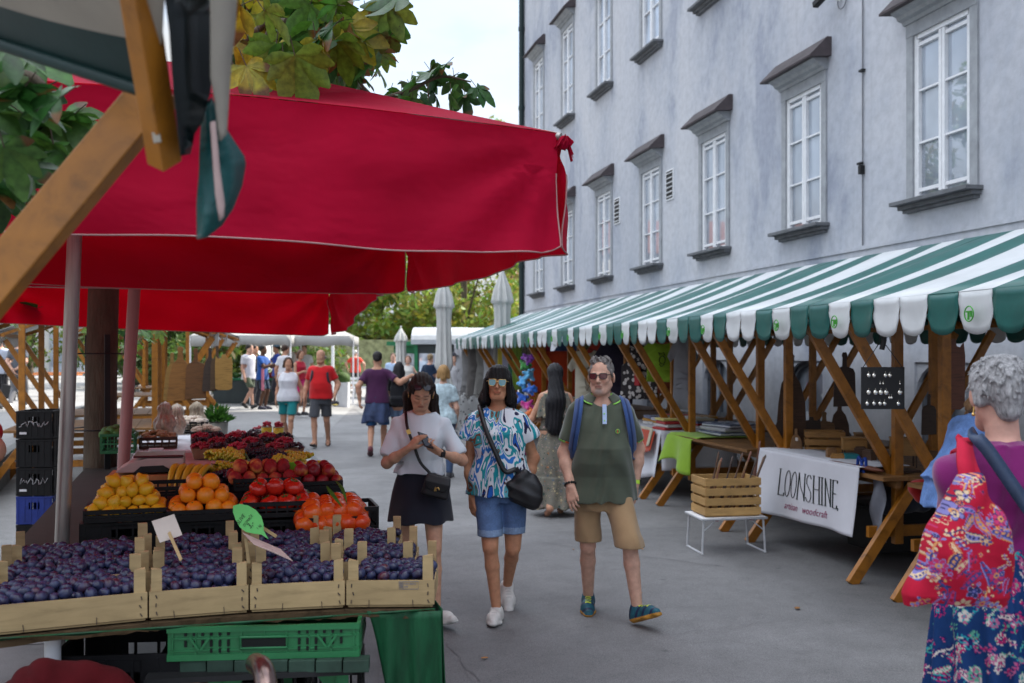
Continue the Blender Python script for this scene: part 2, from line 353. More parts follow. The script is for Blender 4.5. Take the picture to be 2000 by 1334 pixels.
b = MB(); b.add([(WX-.6, S_BEG-.3, 18.95), (WX-.6, S_END+.4, 18.95), (WX+7, S_END+.4, 22.5), (WX+7, S_BEG-.3, 22.5), (WX+14.4, S_BEG-.3, 18.95), (WX+14.4, S_END+.4, 18.95)], [(0, 3, 2, 1), (3, 4, 5, 2), (0, 1, 5, 4), (1, 2, 5), (0, 4, 3)])
b.build('roof', M('roof_tiles', (.20, .075, .045), .8), bld)
# plinth of slightly different plaster and the string line under the first floor
b = MB(); b.box((WX-.012, (S_BEG+S_END)/2, 3.20), (.024, S_END-S_BEG-.1, .05)); b.build('string_course', M_PLAST, bld)
def make_window(s, z0, z1, parent):
 fr = MB(); x = WX; H = z1-z0
 for sg in (-1, 1): fr.box((x-.012, s+sg*(HW+.065), z0+H/2+.03), (.030, .13, H+.06))
 fr.box((x-.0155, s, z1+.08), (.037, 2*HW+.26, .16))
 win = fr.build('window', M_STONE, parent)
 sa = MB(); xf = x+.035
 for sg in (-1, 1):
  sa.box((xf, s+sg*(HW-.022), z0+H/2), (.07, .042, H-.005)); sa.box((xf-.008, s+sg*.030, z0+H/2), (.06, .052, H-.13))
  sa.box((xf-.006, s+sg*(HW-.062), z0+H/2), (.055, .036, H-.125))
  for t in (.012+.05, .345, .66, 1-.05-.012):
   hgt = .024 if .1 < t < .9 else .042
   sa.box((xf-.004, s+sg*(.056+(HW-.08-.056)/2), z0+H*t), (.045, HW-.08-.056, hgt))
 sa.box((xf-.001, s, z1-.028), (.068, 2*HW-.122, .054)); sa.box((xf-.001, s, z0+.028), (.068, 2*HW-.122, .054))
 sa.build('sash', M_WHITE, win)
 for sg in (-1, 1):
  g = MB(); g.box((x+.052+.002*sg, s+sg*(HW-.05)/2, z0+H/2), (.008, HW-.06, H-.12)); g.build('pane', M_GLASS, win)
 si = MB(); si.box((x-.10, s, z0-.025), (.26, 2*HW+.40, .05)); si.box((x-.06, s, z0-.075), (.14, 2*HW+.34, .05)); si.box((x-.035, s, z0-.12), (.085, 2*HW+.28, .04))
 si.build('sill', M_SILL, win, bevel=.006)
 ho = MB(); w2 = HW+.13
 prof = [(0, z1+.16), (-.06, z1+.16), (-.08, z1+.20), (-.14, z1+.22), (-.16, z1+.26), (-.23, z1+.29), (-.25, z1+.325), (0, z1+.325)]
 ho.prism(prof, lambda a, c, t: Vector((x+a, s-w2-.02+t, c)), 2*w2+.04); ho.build('hood', M_STONE, win)
 tn = MB(); a0 = w2+.12
 tn.prism([(0, z1+.33), (-.335, z1+.30), (-.34, z1+.325), (-.07, z1+.60), (0, z1+.60)], lambda a, c, t: Vector((x+a, s-a0+t, c)), 2*a0); tn.build('hood_roof', M_TIN, win)
 return win
SEEN = {0: range(1, 9), 1: range(1, 9), 2: range(4, 9)}
for r, (z0, z1) in enumerate(ROWS):
 w0 = make_window(WIN_S[1], z0, z1, bld)
 for k in SEEN[r]:
  if k != 1:
   c = copy_tree(w0, bld); c.location = Vector(w0.location)+Vector((0, WIN_S[k]-WIN_S[1], 0))
 if r == 2: w0.location.y += 0
def arched(s):
 d = MB(); z1 = 1.66; x = WX+.03; n = 10
 arc = [(HW*math.cos(math.pi*i/n), 1.30+.36*math.sin(math.pi*i/n)) for i in range(n+1)]
 for sg in (1, -1):
  o = [(sg*HW, 1.66)]+[(sg*abs(a), z) for a, z in arc[:n//2+1]]
  if sg < 0: o.reverse()
  d.prism(o, lambda a, z, t: Vector((x+t, s-a, z)), .05)
 door = d.build('arched_door', M_PLAST, bld)
 f = MB()
 for i in range(n):
  a, c = arc[i], arc[i+1]; f.beam((x+.10, s+a[0]*.93, a[1]-.03), (x+.10, s+c[0]*.93, c[1]-.03), .06, .06, (1, 0, 0))
 for y in (-HW+.04, 0, HW-.04): f.beam((x+.10, s+y, .1), (x+.10, s+y, 1.32 if y else 1.6), .05, .06, (1, 0, 0))
 f.box((x+.10, s, .4), (.045, 2*HW-.1, .6)); f.build('door_frame', M('grey_door', (.12, .13, .15), .6), door)
 g = MB(); g.box((x+.14, s, .88), (.01, 2*HW-.01, 1.54)); g.build('pane', M_GLASS, door)
for s in DOORS[1:]: arched(s)
for px, py in ((1310, 361), (1207, 412)):
 s = 15600/(px-560)-1.727; Z = .9753*(s+WX*.2263); z = CH+(HOR-py)*Z/F
 v = MB(); v.box((WX-.012, s, z), (.024, .40, .62))
 for k in range(6): v.box((WX-.032, s, z-.24+k*.095), (.05, .33, .016), (0, R(-35), 0))
 vv = v.build('vent', M_WHITE, bld); q = MB(); q.box((WX-.026, s, z), (.006, .33, .56)); q.build('vent_opening', M_BLACK, vv)
p = MB(); p.tube([(WX-.10, S_END-.15, 0), (WX-.10, S_END-.15, 18.6)], .085, 10)
for z in (2, 4.6, 7.2, 9.8, 12.4): p.tube([(WX-.10, S_END-.15, z), (WX-.10, S_END-.15, z+.12)], .105, 10)
p.build('drainpipe', M_PIPE, bld)
def wallp(px, py, out=.02):
 s = 15600/(px-560)-1.727; Z = .9753*(s+WX*.2263); return Vector((WX-out, s, CH+(HOR-py)*Z/F))
p = MB(); a, c = wallp(1690, 0), wallp(1686, 480); a.y = c.y = wallp(1688, 300).y; a.z = 9
p.tube([a, c], .009, 6); p.build('lightning_wire', M('cable_grey', (.16, .165, .18), .6), bld)
p = MB(); q = wallp(1687, 332, .04); q.y = a.y; p.box(q, (.07, .06, .12)); p.box(q+Vector((0, .03, .09)), (.05, .10, .03)); p.build('junction_box', M_BLACK, bld, bevel=.006)
p = MB(); q = wallp(1690, 137, .03); q.y = a.y; p.box(q, (.05, .09, .03)); p.build('wire_clamp', M_BLACK, bld)
cmr = empty('security_camera', wallp(1640, 4), 0, 'small dark camera with looped cable fixed high on the grey wall', 'camera')
p = MB(); q = wallp(1632, 2, .25); p.beam(q, q+Vector((.02, -.05, .02)), .09, .08); p.beam(q+Vector((0, .12, -.04)), q+Vector((.0, -.16, .02)), .09, .085); p.build('body', M_BLACK, cmr, bevel=.01)
p = MB(); q2 = wallp(1645, 0, .02); p.tube([q, (q+q2)/2+Vector((0, 0, .03)), q2], .02, 8); p.build('bracket', M_WHITE, cmr)
p = MB(); p.tube([q2+Vector((-.01, -.05+.11*math.cos(t), -.03+.11*math.sin(t))) for t in [i*.5 for i in range(14)]], .008, 6); p.build('cable', M('cable_grey', ()), cmr)
# ---------------------------------------------------------------- striped market stalls along the building
M_GREEN = M('awning_green', (.012, .115, .10), .38, .2, 5, .1, 30, spec=.5, trl=.12)
M_AWHITE = M('awning_white', (.68, .70, .71), .42, .10, 3, .1, 30, spec=.45, trl=.15)
M_AMBER = wood('amber_beam', (.37, .140, .013), .6, .4, .45, sx=(4, 4, 4), scale=3)
M_BOLT = M('zinc', (.5, .5, .5), .35, .2, 20, 0, metal=.9)
PATT = [1, 0, 1, 0, 0, 1, 0, 1]
def make_stall(canopy=True, white=False):
 st = empty('market_stall', (0, 0, 0), 0, 'x', 'stall', 'striped market stalls along the grey building')
 HWD = 1.57; L = 2.3; n = 8
 if canopy:
  c = MB(); sub = 4
  def rf(u, v):
   x = -HWD+2*HWD*v; k = abs(x)/HWD; z = 2.12+.58*(1-k)
   sag = .035*math.sin(math.pi*u)*math.sin(math.pi*min(1, k)) + .010*math.sin(u*31)*math.sin(math.pi*k)
   return (x, L*u, z-sag)
  c.grid(rf, n*sub, 12, matfn=lambda i, j: 0 if (white or not PATT[i//sub]) else 1)
  cp = c.build('canopy', [M_AWHITE, M_GREEN], st, world=False)
  so = cp.modifiers.new('cloth', 'SOLIDIFY'); so.thickness = .004; so.offset = 0
  for sd in (-1, 1):
   v = MB(); sw = L/n; m = 8
   for k in range(n):
    bend = random.uniform(-.02, .012); tw = random.uniform(-.012, .012)
    def vf(u, t, k=k, bend=bend, tw=tw):
     drop = .245+.0*k; e = math.sqrt(max(0, 1-(2*u-1)**2)); bot = .135+.118*e**.75
     d = t*bot; cur = bend*t*t + tw*(2*u-1)*t + .010*math.sin(math.pi*u)*t + .003*math.sin(9*t+k)
     return (sd*(HWD-cur*1.0), (k+.5+(u-.5)*(1.0-.015))*sw, 2.12-d)
    v.grid(vf, m, 6, mat=0 if (white or not PATT[k]) else 1)
   vo = v.build('valance', [M_AWHITE, M_GREEN], st, world=False)
   so = vo.modifiers.new('cloth', 'SOLIDIFY'); so.thickness = .003; so.offset = 0
 for y in (.05, 1.78):
  for sd in (-1, 1):
   q = MB(); q.beam((sd*.78, y, .28), (sd*.78, y, 2.385), .075, .055, (0, 1, 0)); q.build('post', M_AMBER, st, world=False, bevel=.004)
   q = MB(); q.beam((sd*.76, y+.068, .80), (sd*1.50, y+.068, 1.98), .075, .05, (0, 1, 0)); q.build('brace', M_AMBER, st, world=False, bevel=.004)
   q = MB(); q.beam((sd*1.22, y-.065, 0.0), (sd*.66, y-.065, .77), .085, .05, (0, 1, 0)); q.build('leg', M_AMBER, st, world=False, bevel=.004)
   q = MB(); q.beam((sd*1.56, y, 2.045), (0, y, 2.620), .05, .05, (0, 1, 0)); q.build('rafter', M_AMBER, st, world=False, bevel=.004)
  q = MB(); q.beam((-1.0, y+.06, .37), (1.0, y+.06, .37), .085, .04, (0, 1, 0)); q.build('crossbar', M_AMBER, st, world=False)
 for x, z in ((-1.51, 2.050), (1.51, 2.050), (0, 2.585)):
  q = MB(); q.beam((x, -.02, z), (x, L-.15, z), .05, .05); q.build('purlin', M_AMBER, st, world=False)
 q = MB()
 for k in range(9): q.box((-.88+.22*k, .92, .80), (.214, 2.0, .03))
 for x in (-.84, .84): q.box((x, .92, .755), (.04, 1.95, .058))
 q.build('table_top', wood('stall_planks', (.22, .105, .035), .5, .6), st, world=False)
 return st
STALL_S = [6.85+2.3*j for j in range(-1, 7)]
STALL_LAB = ['striped stall with a dark board hanging in it, behind the white-haired woman', 'striped stall with the white cloth banner and wooden boards', 'striped stall with a bare brown table and green cloth on its corner',
             'striped stall with lime and patterned clothes and a white tablecloth', 'striped stall hung with a cream T-shirt before an orange-red cloth', 'striped stall with bright toy garland and hung scarves', 'striped stall hung with spotted grey dresses', 'last striped stall of the row, beside the closed white parasol']
proto = make_stall()
for j, s in enumerate(STALL_S):
 o = proto if j == 0 else copy_tree(proto)
 o.location = (5.42, s, 0); o['label'] = STALL_LAB[j]
# round green mark printed on some white scallops
def awning_mark(s, z=1.985, r=.038):
 b = MB(); x = 5.42-1.57-.040
 b.tube([(x, s+r*math.cos(t), z+r*1.15*math.sin(t)) for t in [i*2*math.pi/16 for i in range(17)]], .004, 5)
 b.box((x, s, z+.012), (.008, .045, .010)); b.box((x, s+.004, z-.012), (.008, .010, .045)); b.box((x, s-.018, z-.004), (.008, .01, .03))
 return b
MARKS = []
for j in range(0, 5):
 for k in (1, 6):
  b = awning_mark(STALL_S[j]+(k+.5)*2.3/8); parent = [o for o in col.objects if o.name.startswith('market_stall') and abs(o.location.y-STALL_S[j]) < .01][0]
  b.build('printed_mark', M('mark_green', (.05, .32, .03), .5), parent)
# ---------------------------------------------------------------- figures: one continuous skin grown round a posed skeleton
def surface_nets(D, org, h):
 ins = D < 0
 nx, ny, nz_ = D.shape
 cnt = np.zeros((nx-1, ny-1, nz_-1), np.int8)
 C8 = [(i, j, k) for i in (0, 1) for j in (0, 1) for k in (0, 1)]
 for i, j, k in C8: cnt += ins[i:nx-1+i, j:ny-1+j, k:nz_-1+k]
 act = (cnt > 0) & (cnt < 8)
 ii, jj, kk = np.nonzero(act); idx = np.full(act.shape, -1, np.int32); idx[ii, jj, kk] = np.arange(len(ii))
 acc = np.zeros((len(ii), 3)); num = np.zeros(len(ii))
 for a in C8:
  for ax in range(3):
   if a[ax]: continue
   b = list(a); b[ax] = 1
   da = D[ii+a[0], jj+a[1], kk+a[2]]; db = D[ii+b[0], jj+b[1], kk+b[2]]
   c = (da < 0) != (db < 0); t = np.where(c, da/np.where(c, da-db, 1), 0)
   p = np.stack([ii+a[0], jj+a[1], kk+a[2]], 1).astype(float); p[:, ax] += t
   acc[c] += p[c]; num[c] += 1
 V = acc/num[:, None]*h + np.array(org)
 faces = []
 for ax in range(3):
  s0 = [slice(None)]*3; s1 = [slice(None)]*3; s0[ax] = slice(0, -1); s1[ax] = slice(1, None)
  a = ins[tuple(s0)]; b = ins[tuple(s1)]; ch = a != b
  o1, o2 = [(1, 2), (2, 0), (0, 1)][ax]
  e = np.argwhere(ch); e = e[(e[:, o1] > 0) & (e[:, o2] > 0) & (e[:, o1] < D.shape[o1]-1) & (e[:, o2] < D.shape[o2]-1)]
  def cell(d1, d2):
   q = e.copy(); q[:, o1] -= d1; q[:, o2] -= d2; return idx[q[:, 0], q[:, 1], q[:, 2]]
  q = np.stack([cell(1, 1), cell(0, 1), cell(0, 0), cell(1, 0)], 1)
  fl = a[e[:, 0], e[:, 1], e[:, 2]]; q[~fl] = q[~fl][:, ::-1]
  faces.append(q)
 Fc = np.concatenate(faces); Fc = Fc[(Fc >= 0).all(1)]
 return V, Fc
class SDF:
 """a solid assembled from tapered limbs, ovals and lofted trunks with soft joins"""
 def __init__(s): s.p = []; s.cuts = []; s.warp = None
 def cap(s, a, b, ra, rb=None, k=.02, flat=1.0, fax=1):
  rb = ra if rb is None else rb; a, b = np.array(a, float), np.array(b, float); m = max(ra, rb)*max(1, flat)
  s.p.append(('cap', np.minimum(a, b)-m, np.maximum(a, b)+m, k, (a, b, ra, rb, flat, fax))); return s
 def ell(s, c, r, k=.02, q=None):
  c = np.array(c, float); m = max(r); s.p.append(('ell', c-m, c+m, k, (c, np.array(r, float), np.array(q) if q is not None else None))); return s
 def loft(s, rows, k=.02, q=None, o=None):
  """rows: (z, half width, half depth, x, y[, squareness])"""
  r = np.array([tuple(x)+((2.0,) if len(x) == 5 else ()) for x in rows], float); m = max(r[:, 1].max(), r[:, 2].max())
  lo = np.array([r[:, 3].min()-m, r[:, 4].min()-m, r[:, 0].min()]); hi = np.array([r[:, 3].max()+m, r[:, 4].max()+m, r[:, 0].max()])
  if q is not None:
   cs = np.array([[x, y, z] for x in (lo[0], hi[0]) for y in (lo[1], hi[1]) for z in (lo[2], hi[2])]) @ np.array(q).T + np.array(o); lo, hi = cs.min(0), cs.max(0)
  s.p.append(('loft', lo, hi, k, (r, np.array(q) if q is not None else None, np.array(o) if o is not None else None))); return s
 def cut(s, pt, nrm, lim=None): s.cuts.append(('plane', np.array(pt, float), np.array(nrm, float)/np.linalg.norm(nrm), lim)); return s
 def hole(s, a, b, ra, rb=None, k=.006): s.cuts.append(('cap', np.array(a, float), np.array(b, float), (ra, ra if rb is None else rb), k)); return s
 def val(s, pr, X, Y, Z):
  t, _, _, _, d = pr
  if t == 'cap':
   a, b, ra, rb, flat, fax = d; ab = b-a; L2 = max(1e-9, ab @ ab)
   dx, dy, dz = X-a[0], Y-a[1], Z-a[2]
   h = np.clip((dx*ab[0]+dy*ab[1]+dz*ab[2])/L2, 0, 1)
   ex, ey, ez = dx-h*ab[0], dy-h*ab[1], dz-h*ab[2]
   if flat != 1: ey = ey/flat if fax == 1 else ey; ex = ex/flat if fax == 0 else ex; ez = ez/flat if fax == 2 else ez
   return (np.sqrt(ex*ex+ey*ey+ez*ez)-(ra+(rb-ra)*h))*min(1, flat)
  if t == 'ell':
   c, r, q = d; x, y, z = X-c[0], Y-c[1], Z-c[2]
   if q is not None: x, y, z = q[0, 0]*x+q[1, 0]*y+q[2, 0]*z, q[0, 1]*x+q[1, 1]*y+q[2, 1]*z, q[0, 2]*x+q[1, 2]*y+q[2, 2]*z
   n = np.sqrt((x/r[0])**2+(y/r[1])**2+(z/r[2])**2); g = np.sqrt((x/r[0]**2)**2+(y/r[1]**2)**2+(z/r[2]**2)**2)+1e-6
   return n*(n-1)/g
  r, q, o = d; x, y, z = X, Y, Z
  if q is not None:
   x, y, z = X-o[0], Y-o[1], Z-o[2]; x, y, z = q[0, 0]*x+q[1, 0]*y+q[2, 0]*z, q[0, 1]*x+q[1, 1]*y+q[2, 1]*z, q[0, 2]*x+q[1, 2]*y+q[2, 2]*z
  zz = r[:, 0]; f = lambda i: np.interp(z, zz, r[:, i])
  A, B, cx, cy, sq = f(1), f(2), f(3), f(4), f(5)
  n = (np.abs((x-cx)/A)**sq+np.abs((y-cy)/B)**sq)**(1/sq); dd = (n-1)*np.minimum(A, B)
  return np.maximum(dd, np.maximum(zz[0]-z, z-zz[-1]))
 def field(s, h, extra=.02):
  lo = np.min([p[1] for p in s.p], 0)-extra-3*h; hi = np.max([p[2] for p in s.p], 0)+extra+3*h
  n = np.ceil((hi-lo)/h).astype(int)+1; D = np.full(n, 1.0, np.float32)
  ax = [lo[i]+h*np.arange(n[i], dtype=np.float32) for i in range(3)]
  for p in s.p:
   k = p[3]; m = k+extra+2*h
   i0 = np.maximum(0, np.floor((p[1]-m-lo)/h).astype(int)); i1 = np.minimum(n, np.ceil((p[2]+m-lo)/h).astype(int)+1)
   sl = tuple(slice(a, b) for a, b in zip(i0, i1))
   X, Y, Z = np.meshgrid(ax[0][sl[0]], ax[1][sl[1]], ax[2][sl[2]], indexing='ij', sparse=True)
   d = s.val(p, X, Y, Z).astype(np.float32); o = D[sl]
   if k > 0:
    hh = np.clip(.5+.5*(o-d)/k, 0, 1); D[sl] = o+(d-o)*hh-k*hh*(1-hh)
   else: D[sl] = np.minimum(o, d)
  X, Y, Z = np.meshgrid(*ax, indexing='ij', sparse=True)
  if s.warp is not None: D = D+s.warp(X, Y, Z).astype(np.float32)*np.clip(1-np.abs(D)/.05, 0, 1)
  for c in s.cuts:
   if c[0] == 'plane':
    d = (X-c[1][0])*c[2][0]+(Y-c[1][1])*c[2][1]+(Z-c[1][2])*c[2][2]
    if c[3] is not None: d = np.where((X-c[1][0])**2+(Y-c[1][1])**2+(Z-c[1][2])**2 < c[3]**2, d, -1)
   else: d = -s.val(('cap', 0, 0, 0, (c[1], c[2], c[3][0], c[3][1], 1, 1)), X, Y, Z)
   D = np.maximum(D, d)
  return D, lo
 def build(s, name, mats, parent, h=.008, scale=1.0, matfn=None, tintfn=None, xf=None, post=None):
  D, lo = s.field(h); V, Fc = surface_nets(D, lo, h)
  if post is not None: V = post(V)
  me = bpy.data.meshes.new(name); W = V*scale
  if xf is not None: W = W @ np.array(xf.to_3x3()).T + np.array(xf.translation)
  me.from_pydata(W.tolist(), [], Fc.tolist())
  for m in (mats if isinstance(mats, (list, tuple)) else [mats]): me.materials.append(m)
  me.polygons.foreach_set('use_smooth', np.ones(len(Fc), bool))
  if matfn is not None: me.polygons.foreach_set('material_index', matfn(V[Fc].mean(1)).astype(np.int32))
  if tintfn is not None:
   a = me.color_attributes.new('tint', 'FLOAT_COLOR', 'POINT'); arr = np.ones((len(V), 4), np.float32); arr[:, :3] = tintfn(V); a.data.foreach_set('color', arr.ravel())
  me.update(); o = bpy.data.objects.new(name, me); col.objects.link(o); o.parent = parent; return o
def motifs(a, b, base, specs, seed, area, shade=None):
 """printed flowers, paisleys and sprigs drawn over cloth coordinates a, b"""
 r = np.random.RandomState(seed); o = np.tile(np.array(base, float), (len(a), 1)); a0, a1, b0, b1 = area
 for kind, n, s0, s1, cols in specs:
  for _ in range(n):
   cx, cy, s, t = r.uniform(a0, a1), r.uniform(b0, b1), r.uniform(s0, s1), r.uniform(0, 6.28); c = [np.array(x) for x in (cols[i] for i in r.permutation(len(cols))[:3])]
   w = np.hypot(a-cx, b-cy) < s*1.7; x, y = a[w]-cx, b[w]-cy; x, y = x*math.cos(t)+y*math.sin(t), y*math.cos(t)-x*math.sin(t); rho = np.hypot(x, y)/s; th = np.arctan2(y, x); q = o[w]
   if kind == 'flower':
    k = r.randint(5, 8); pet = .62+.38*np.abs(np.cos(k*th/2)); q[rho < pet*1.12] = c[2]; q[rho < pet] = c[0]; q[(rho < pet*.95) & (np.abs(np.sin(k*th/2)) > .93)] = c[2]; q[rho < .36] = c[1]; q[rho < .18] = c[2]
   elif kind == 'paisley':
    xx = x/s; yy = y/s-.35*np.sin(1.5*xx+.6); d = np.abs(yy)/(.05+.42*np.sqrt(np.clip((xx+1)/2, 0, 1))*np.sqrt(np.clip(1-xx, 0, 1))*1.1); m = np.abs(xx) < 1
    q[m & (d < 1.25)] = c[2]; q[m & (d < 1)] = c[0]; q[m & (d < .62)] = c[1]; q[m & (d < .34) & (np.sin(xx*16) > -.2)] = c[2]
   else:
    xx = x/s; yy = y/s-.5*np.sin(2.2*xx); m = np.abs(xx) < 1.1; q[m & (np.abs(yy) < .10*(1.2-xx*xx))] = c[0]
    for k in (-.7, -.2, .3, .8): q[np.hypot((xx-k)*1.4, (np.abs(yy)-.26)) < .17] = c[1]
   o[w] = q
 return o
def folds(amp, fx=0, fy=0, fz=20, seed=0, vert=0, extra=0):
 r = np.random.RandomState(seed); ph = r.uniform(0, 6, 12)
 def f(X, Y, Z):
  a = np.sin(fz*(Z+.25*np.sin(7*X+ph[0])+.18*np.sin(9*Y+ph[1]))+ph[2])
  b = np.sin(fz*1.7*(Z*.6+.35*np.abs(X)+.2*np.sin(11*X+ph[3]))+14*Y+ph[4])
  c = np.sin(23*X+ph[5]+2*np.sin(5*Z))*np.sin(21*Y+ph[6]+1.5*np.sin(6*Z+ph[7])) if vert else 0
  return amp*(.55*a*np.sin(9*X+ph[8]+4*Z)+.45*b*np.sin(11*X+7*Y+ph[9]) + vert*c)
 return f
V3 = lambda *a: np.array(a, float)
def nrm(v): return v/(np.linalg.norm(v)+1e-9)
def ik(a, c, l1, l2, pole):
 """joint between a and c (lengths l1, l2) bent towards pole"""
 d = c-a; L = min(np.linalg.norm(d), (l1+l2)*.999); u = nrm(d); x = (l1*l1-l2*l2+L*L)/(2*L); hgt = math.sqrt(max(0, l1*l1-x*x))
 p = pole-u*(pole @ u); return a+u*x+nrm(p)*hgt, a+u*L
def rotz(a): return np.array([[math.cos(a), -math.sin(a), 0], [math.sin(a), math.cos(a), 0], [0, 0, 1]])
def rotx(a): return np.array([[1, 0, 0], [0, math.cos(a), -math.sin(a)], [0, math.sin(a), math.cos(a)]])
def roty(a): return np.array([[math.cos(a), 0, math.sin(a)], [0, 1, 0], [-math.sin(a), 0, math.cos(a)]])
SKIN = attr_mat('skin', .58, .16, 30, .25, 260, .30, sss=.06)
HAIRM = {}
def hair_mat(c, nm=None):
 key = tuple(round(x, 3) for x in c)
 if key in HAIRM: return HAIRM[key]
 m, nt, n, bs = base_mat('hair'); nz = noise_node(nt, 14, 5, .7, stretch=(7, 7, .8), dist=.5)
 r = ramp(nt, nz.outputs[0], [(.3, tuple(x*.35 for x in c)), (.55, c), (.75, tuple(min(1, x*1.5+.01) for x in c))])
 nt.links.new(r.outputs[0], bs.inputs['Base Color']); bs.inputs['Roughness'].default_value = .5; bs.inputs['Specular IOR Level'].default_value = .25
 bump(nt, bs, nz.outputs[0], .8, .012); HAIRM[key] = m; return m
CL = {}
def cloth(c, rough=.85, var=.12, name='fabric', sheen=.2):
 key = (name, tuple(round(x, 3) for x in c))
 if key not in CL: CL[key] = M(name+'_%d' % len(CL), c, rough, var, 5, .25, 240, spec=.2, bdist=.002, sheen=sheen)
 return CL[key]
class Body:
 """a posed adult in 1.75 m units, facing -y; x to the figure's own left. Girth etc. set by keywords"""
 def __init__(s, sex='m', g=1.0, belly=0, hipw=1.0, lean=0, hl=None, legs=None, arms=None, head=(0, 0, 0), shw=1.0, hip_shift=0, hipz=.93, bend=0):
  s.sex, s.g = sex, g; s.m = sex == 'm'
  s.hz = hipz; hx = .088 if s.m else .092; s.hip = [V3(hip_shift+sg*hx*hipw, 0, hipz) for sg in (-1, 1)]
  s.shw = (.170 if s.m else .146)*shw; s.bend = bend; s.lean = lean
  shz = 1.392 if s.m else 1.37
  s.q = rotx(bend)           # whole upper body tips forward about the hips
  pv = V3(hip_shift, 0, hipz+.06); s.pv = pv
  up = lambda p: s.q @ (np.array(p)-pv)+pv
  s.up = up
  dz = hipz-.93
  s.sh = [up(V3(hip_shift*.3+sg*s.shw, .012, shz+dz)) for sg in (-1, 1)]
  s.neck0 = up(V3(hip_shift*.3, .010, 1.44+dz)); s.neck1 = up(V3(hip_shift*.3, -.012, 1.545+dz))
  s.hc = s.neck1+ s.q @ V3(0, -.012, .085); s.hq = s.q @ rotz(head[0]) @ rotx(head[1]) @ roty(head[2])
  s.hc = s.neck1 + s.hq @ V3(0, -.014, .088)
  s.knee, s.ank = [], []; s.toe = []
  for i, sg in enumerate((-1, 1)):
   L = legs[i]; a = V3(*L['a']); k, a = ik(s.hip[i], a, .445, .42, V3(*L.get('pole', (sg*.12, -1, 0)))); s.knee.append(k); s.ank.append(a); s.toe.append((L.get('yaw', sg*.15), L.get('pitch', 0.0)))
  s.elb, s.wr, s.hd = [], [], []
  for i, sg in enumerate((-1, 1)):
   A = arms[i]; wv = V3(*A['w']); e, wv = ik(s.sh[i], wv, .292, .25, V3(*A.get('pole', (sg*.3, 1, -.2)))); s.elb.append(e); s.wr.append(wv); s.hd.append(A)
  dzs = dz
  if s.m: rows = [(.83, .10, .085, 0, .01), (.90, .155, .115, 0, .012), (.97, .165, .118, 0, .008), (1.06, .152, .108+.5*belly, 0, -.25*belly), (1.16, .150, .108+.55*belly, 0, -.45*belly), (1.26, .160, .112+.25*belly, 0, -.1*belly), (1.36, .172, .112, 0, .004), (1.42, .165, .095, 0, .010), (1.475, .085, .072, 0, .014)]
  else: rows = [(.83, .11, .09, 0, .012), (.90, .168, .120, 0, .016), (.97, .170, .122, 0, .012), (1.05, .143, .102+.5*belly, 0, -.2*belly), (1.13, .128, .092+.5*belly, 0, -.35*belly), (1.22, .138, .105+.2*belly, 0, -.008), (1.29, .147, .118, 0, -.012), (1.36, .150, .100, 0, .004), (1.415, .135, .080, 0, .010), (1.465, .070, .062, 0, .012)]
  out = []
  for z, a, b, x, y in rows:
   f = hip_shift*(1-.7*max(0, min(1, (z-.93)/.5))); out.append((z+dz, a*g*(s.shw/(.170 if s.m else .146))**(.8 if z > 1.2 else 0)*(hipw if z < 1.0 else 1), b*(.5+.5*g), x+f, y))
  s.rows = out
 def torso(s, S, inf=0, z0=None, z1=None, k=.03, flare=0, rows=None):
  r = rows or s.rows; z0 = r[0][0] if z0 is None else z0; z1 = r[-1][0] if z1 is None else z1; rr = []
  R_ = np.array(r)
  zs = sorted(set([z0, z1]+[x[0] for x in r if z0 < x[0] < z1]))
  for z in zs:
   v = [np.interp(z, R_[:, 0], R_[:, i]) for i in range(5)]; e = inf+flare*max(0, (z1-z)/(z1-z0))**1.5
   if inf > .004 and z < s.hz+.04: v[1], v[2] = [max(v[k], np.interp(s.hz+.04, R_[:, 0], R_[:, k])) for k in (1, 2)]
   rr.append((z, v[1]+e, v[2]+e, v[3], v[4], 2.35))
  if s.bend:
   rr = [(z-s.pv[2], a, b, x-s.pv[0], y-s.pv[1], q) for z, a, b, x, y, q in rr]; S.loft(rr, k, s.q, s.pv)
  else: S.loft(rr, k)
 def upperarm(s, S, i, inf=0, t=1.0, k=.03, r0=None):
  g = s.g; a, b = s.sh[i], s.elb[i]; ra = (.053 if s.m else .044)*(.4+.6*g)+inf; rb = (.043 if s.m else .036)*(.5+.5*g)+inf
  S.cap(a, a+(b-a)*t, ra, ra+(rb-ra)*t, k)
 def yoke(s, S, inf=0, k=.04):
  c = (s.sh[0]+s.sh[1])/2+V3(0, 0, .050)
  for i in (0, 1): S.cap(c*.7+s.neck0*.3, s.sh[i]+V3(0, 0, -.004), .046+inf, .046*s.g**.5+inf, k)
 def leg(s, S, i, inf=0, t0=0, t1=2, k=.02, hem=0):
  g = s.g; h, kn, a = s.hip[i], s.knee[i], s.ank[i]
  m = s.m; R0, R1, R2, R3, R4 = ((.084, .053, .047, .052, .034) if m else (.086, .050, .043, .046, .030)); gg = .35+.65*g
  if t0 < 1:
   e = min(1, t1); S.cap(h+(kn-h)*t0+V3(0, .0, -.02), h+(kn-h)*e, (R0*gg+inf), (lerp(R0, R1, e)*gg+inf+hem), k)
  if t1 > 1:
   c = kn+(a-kn)*.34+nrm(np.cross(np.cross(a-kn, V3(0, 1, 0)), a-kn))*.014
   bk = (a-kn)*.32; d = nrm(a-kn); back = V3(0, 1, 0)-d*d[1]; back = nrm(back)
   S.cap(kn, kn+bk+back*.012, R2*gg+inf, R3*gg+inf, .012); S.cap(kn+bk+back*.012, a, R3*gg*.97+inf, R4*gg+inf, .012)
   S.ell(kn-back*.020, (.036*gg, .032*gg, .046*gg), .015)
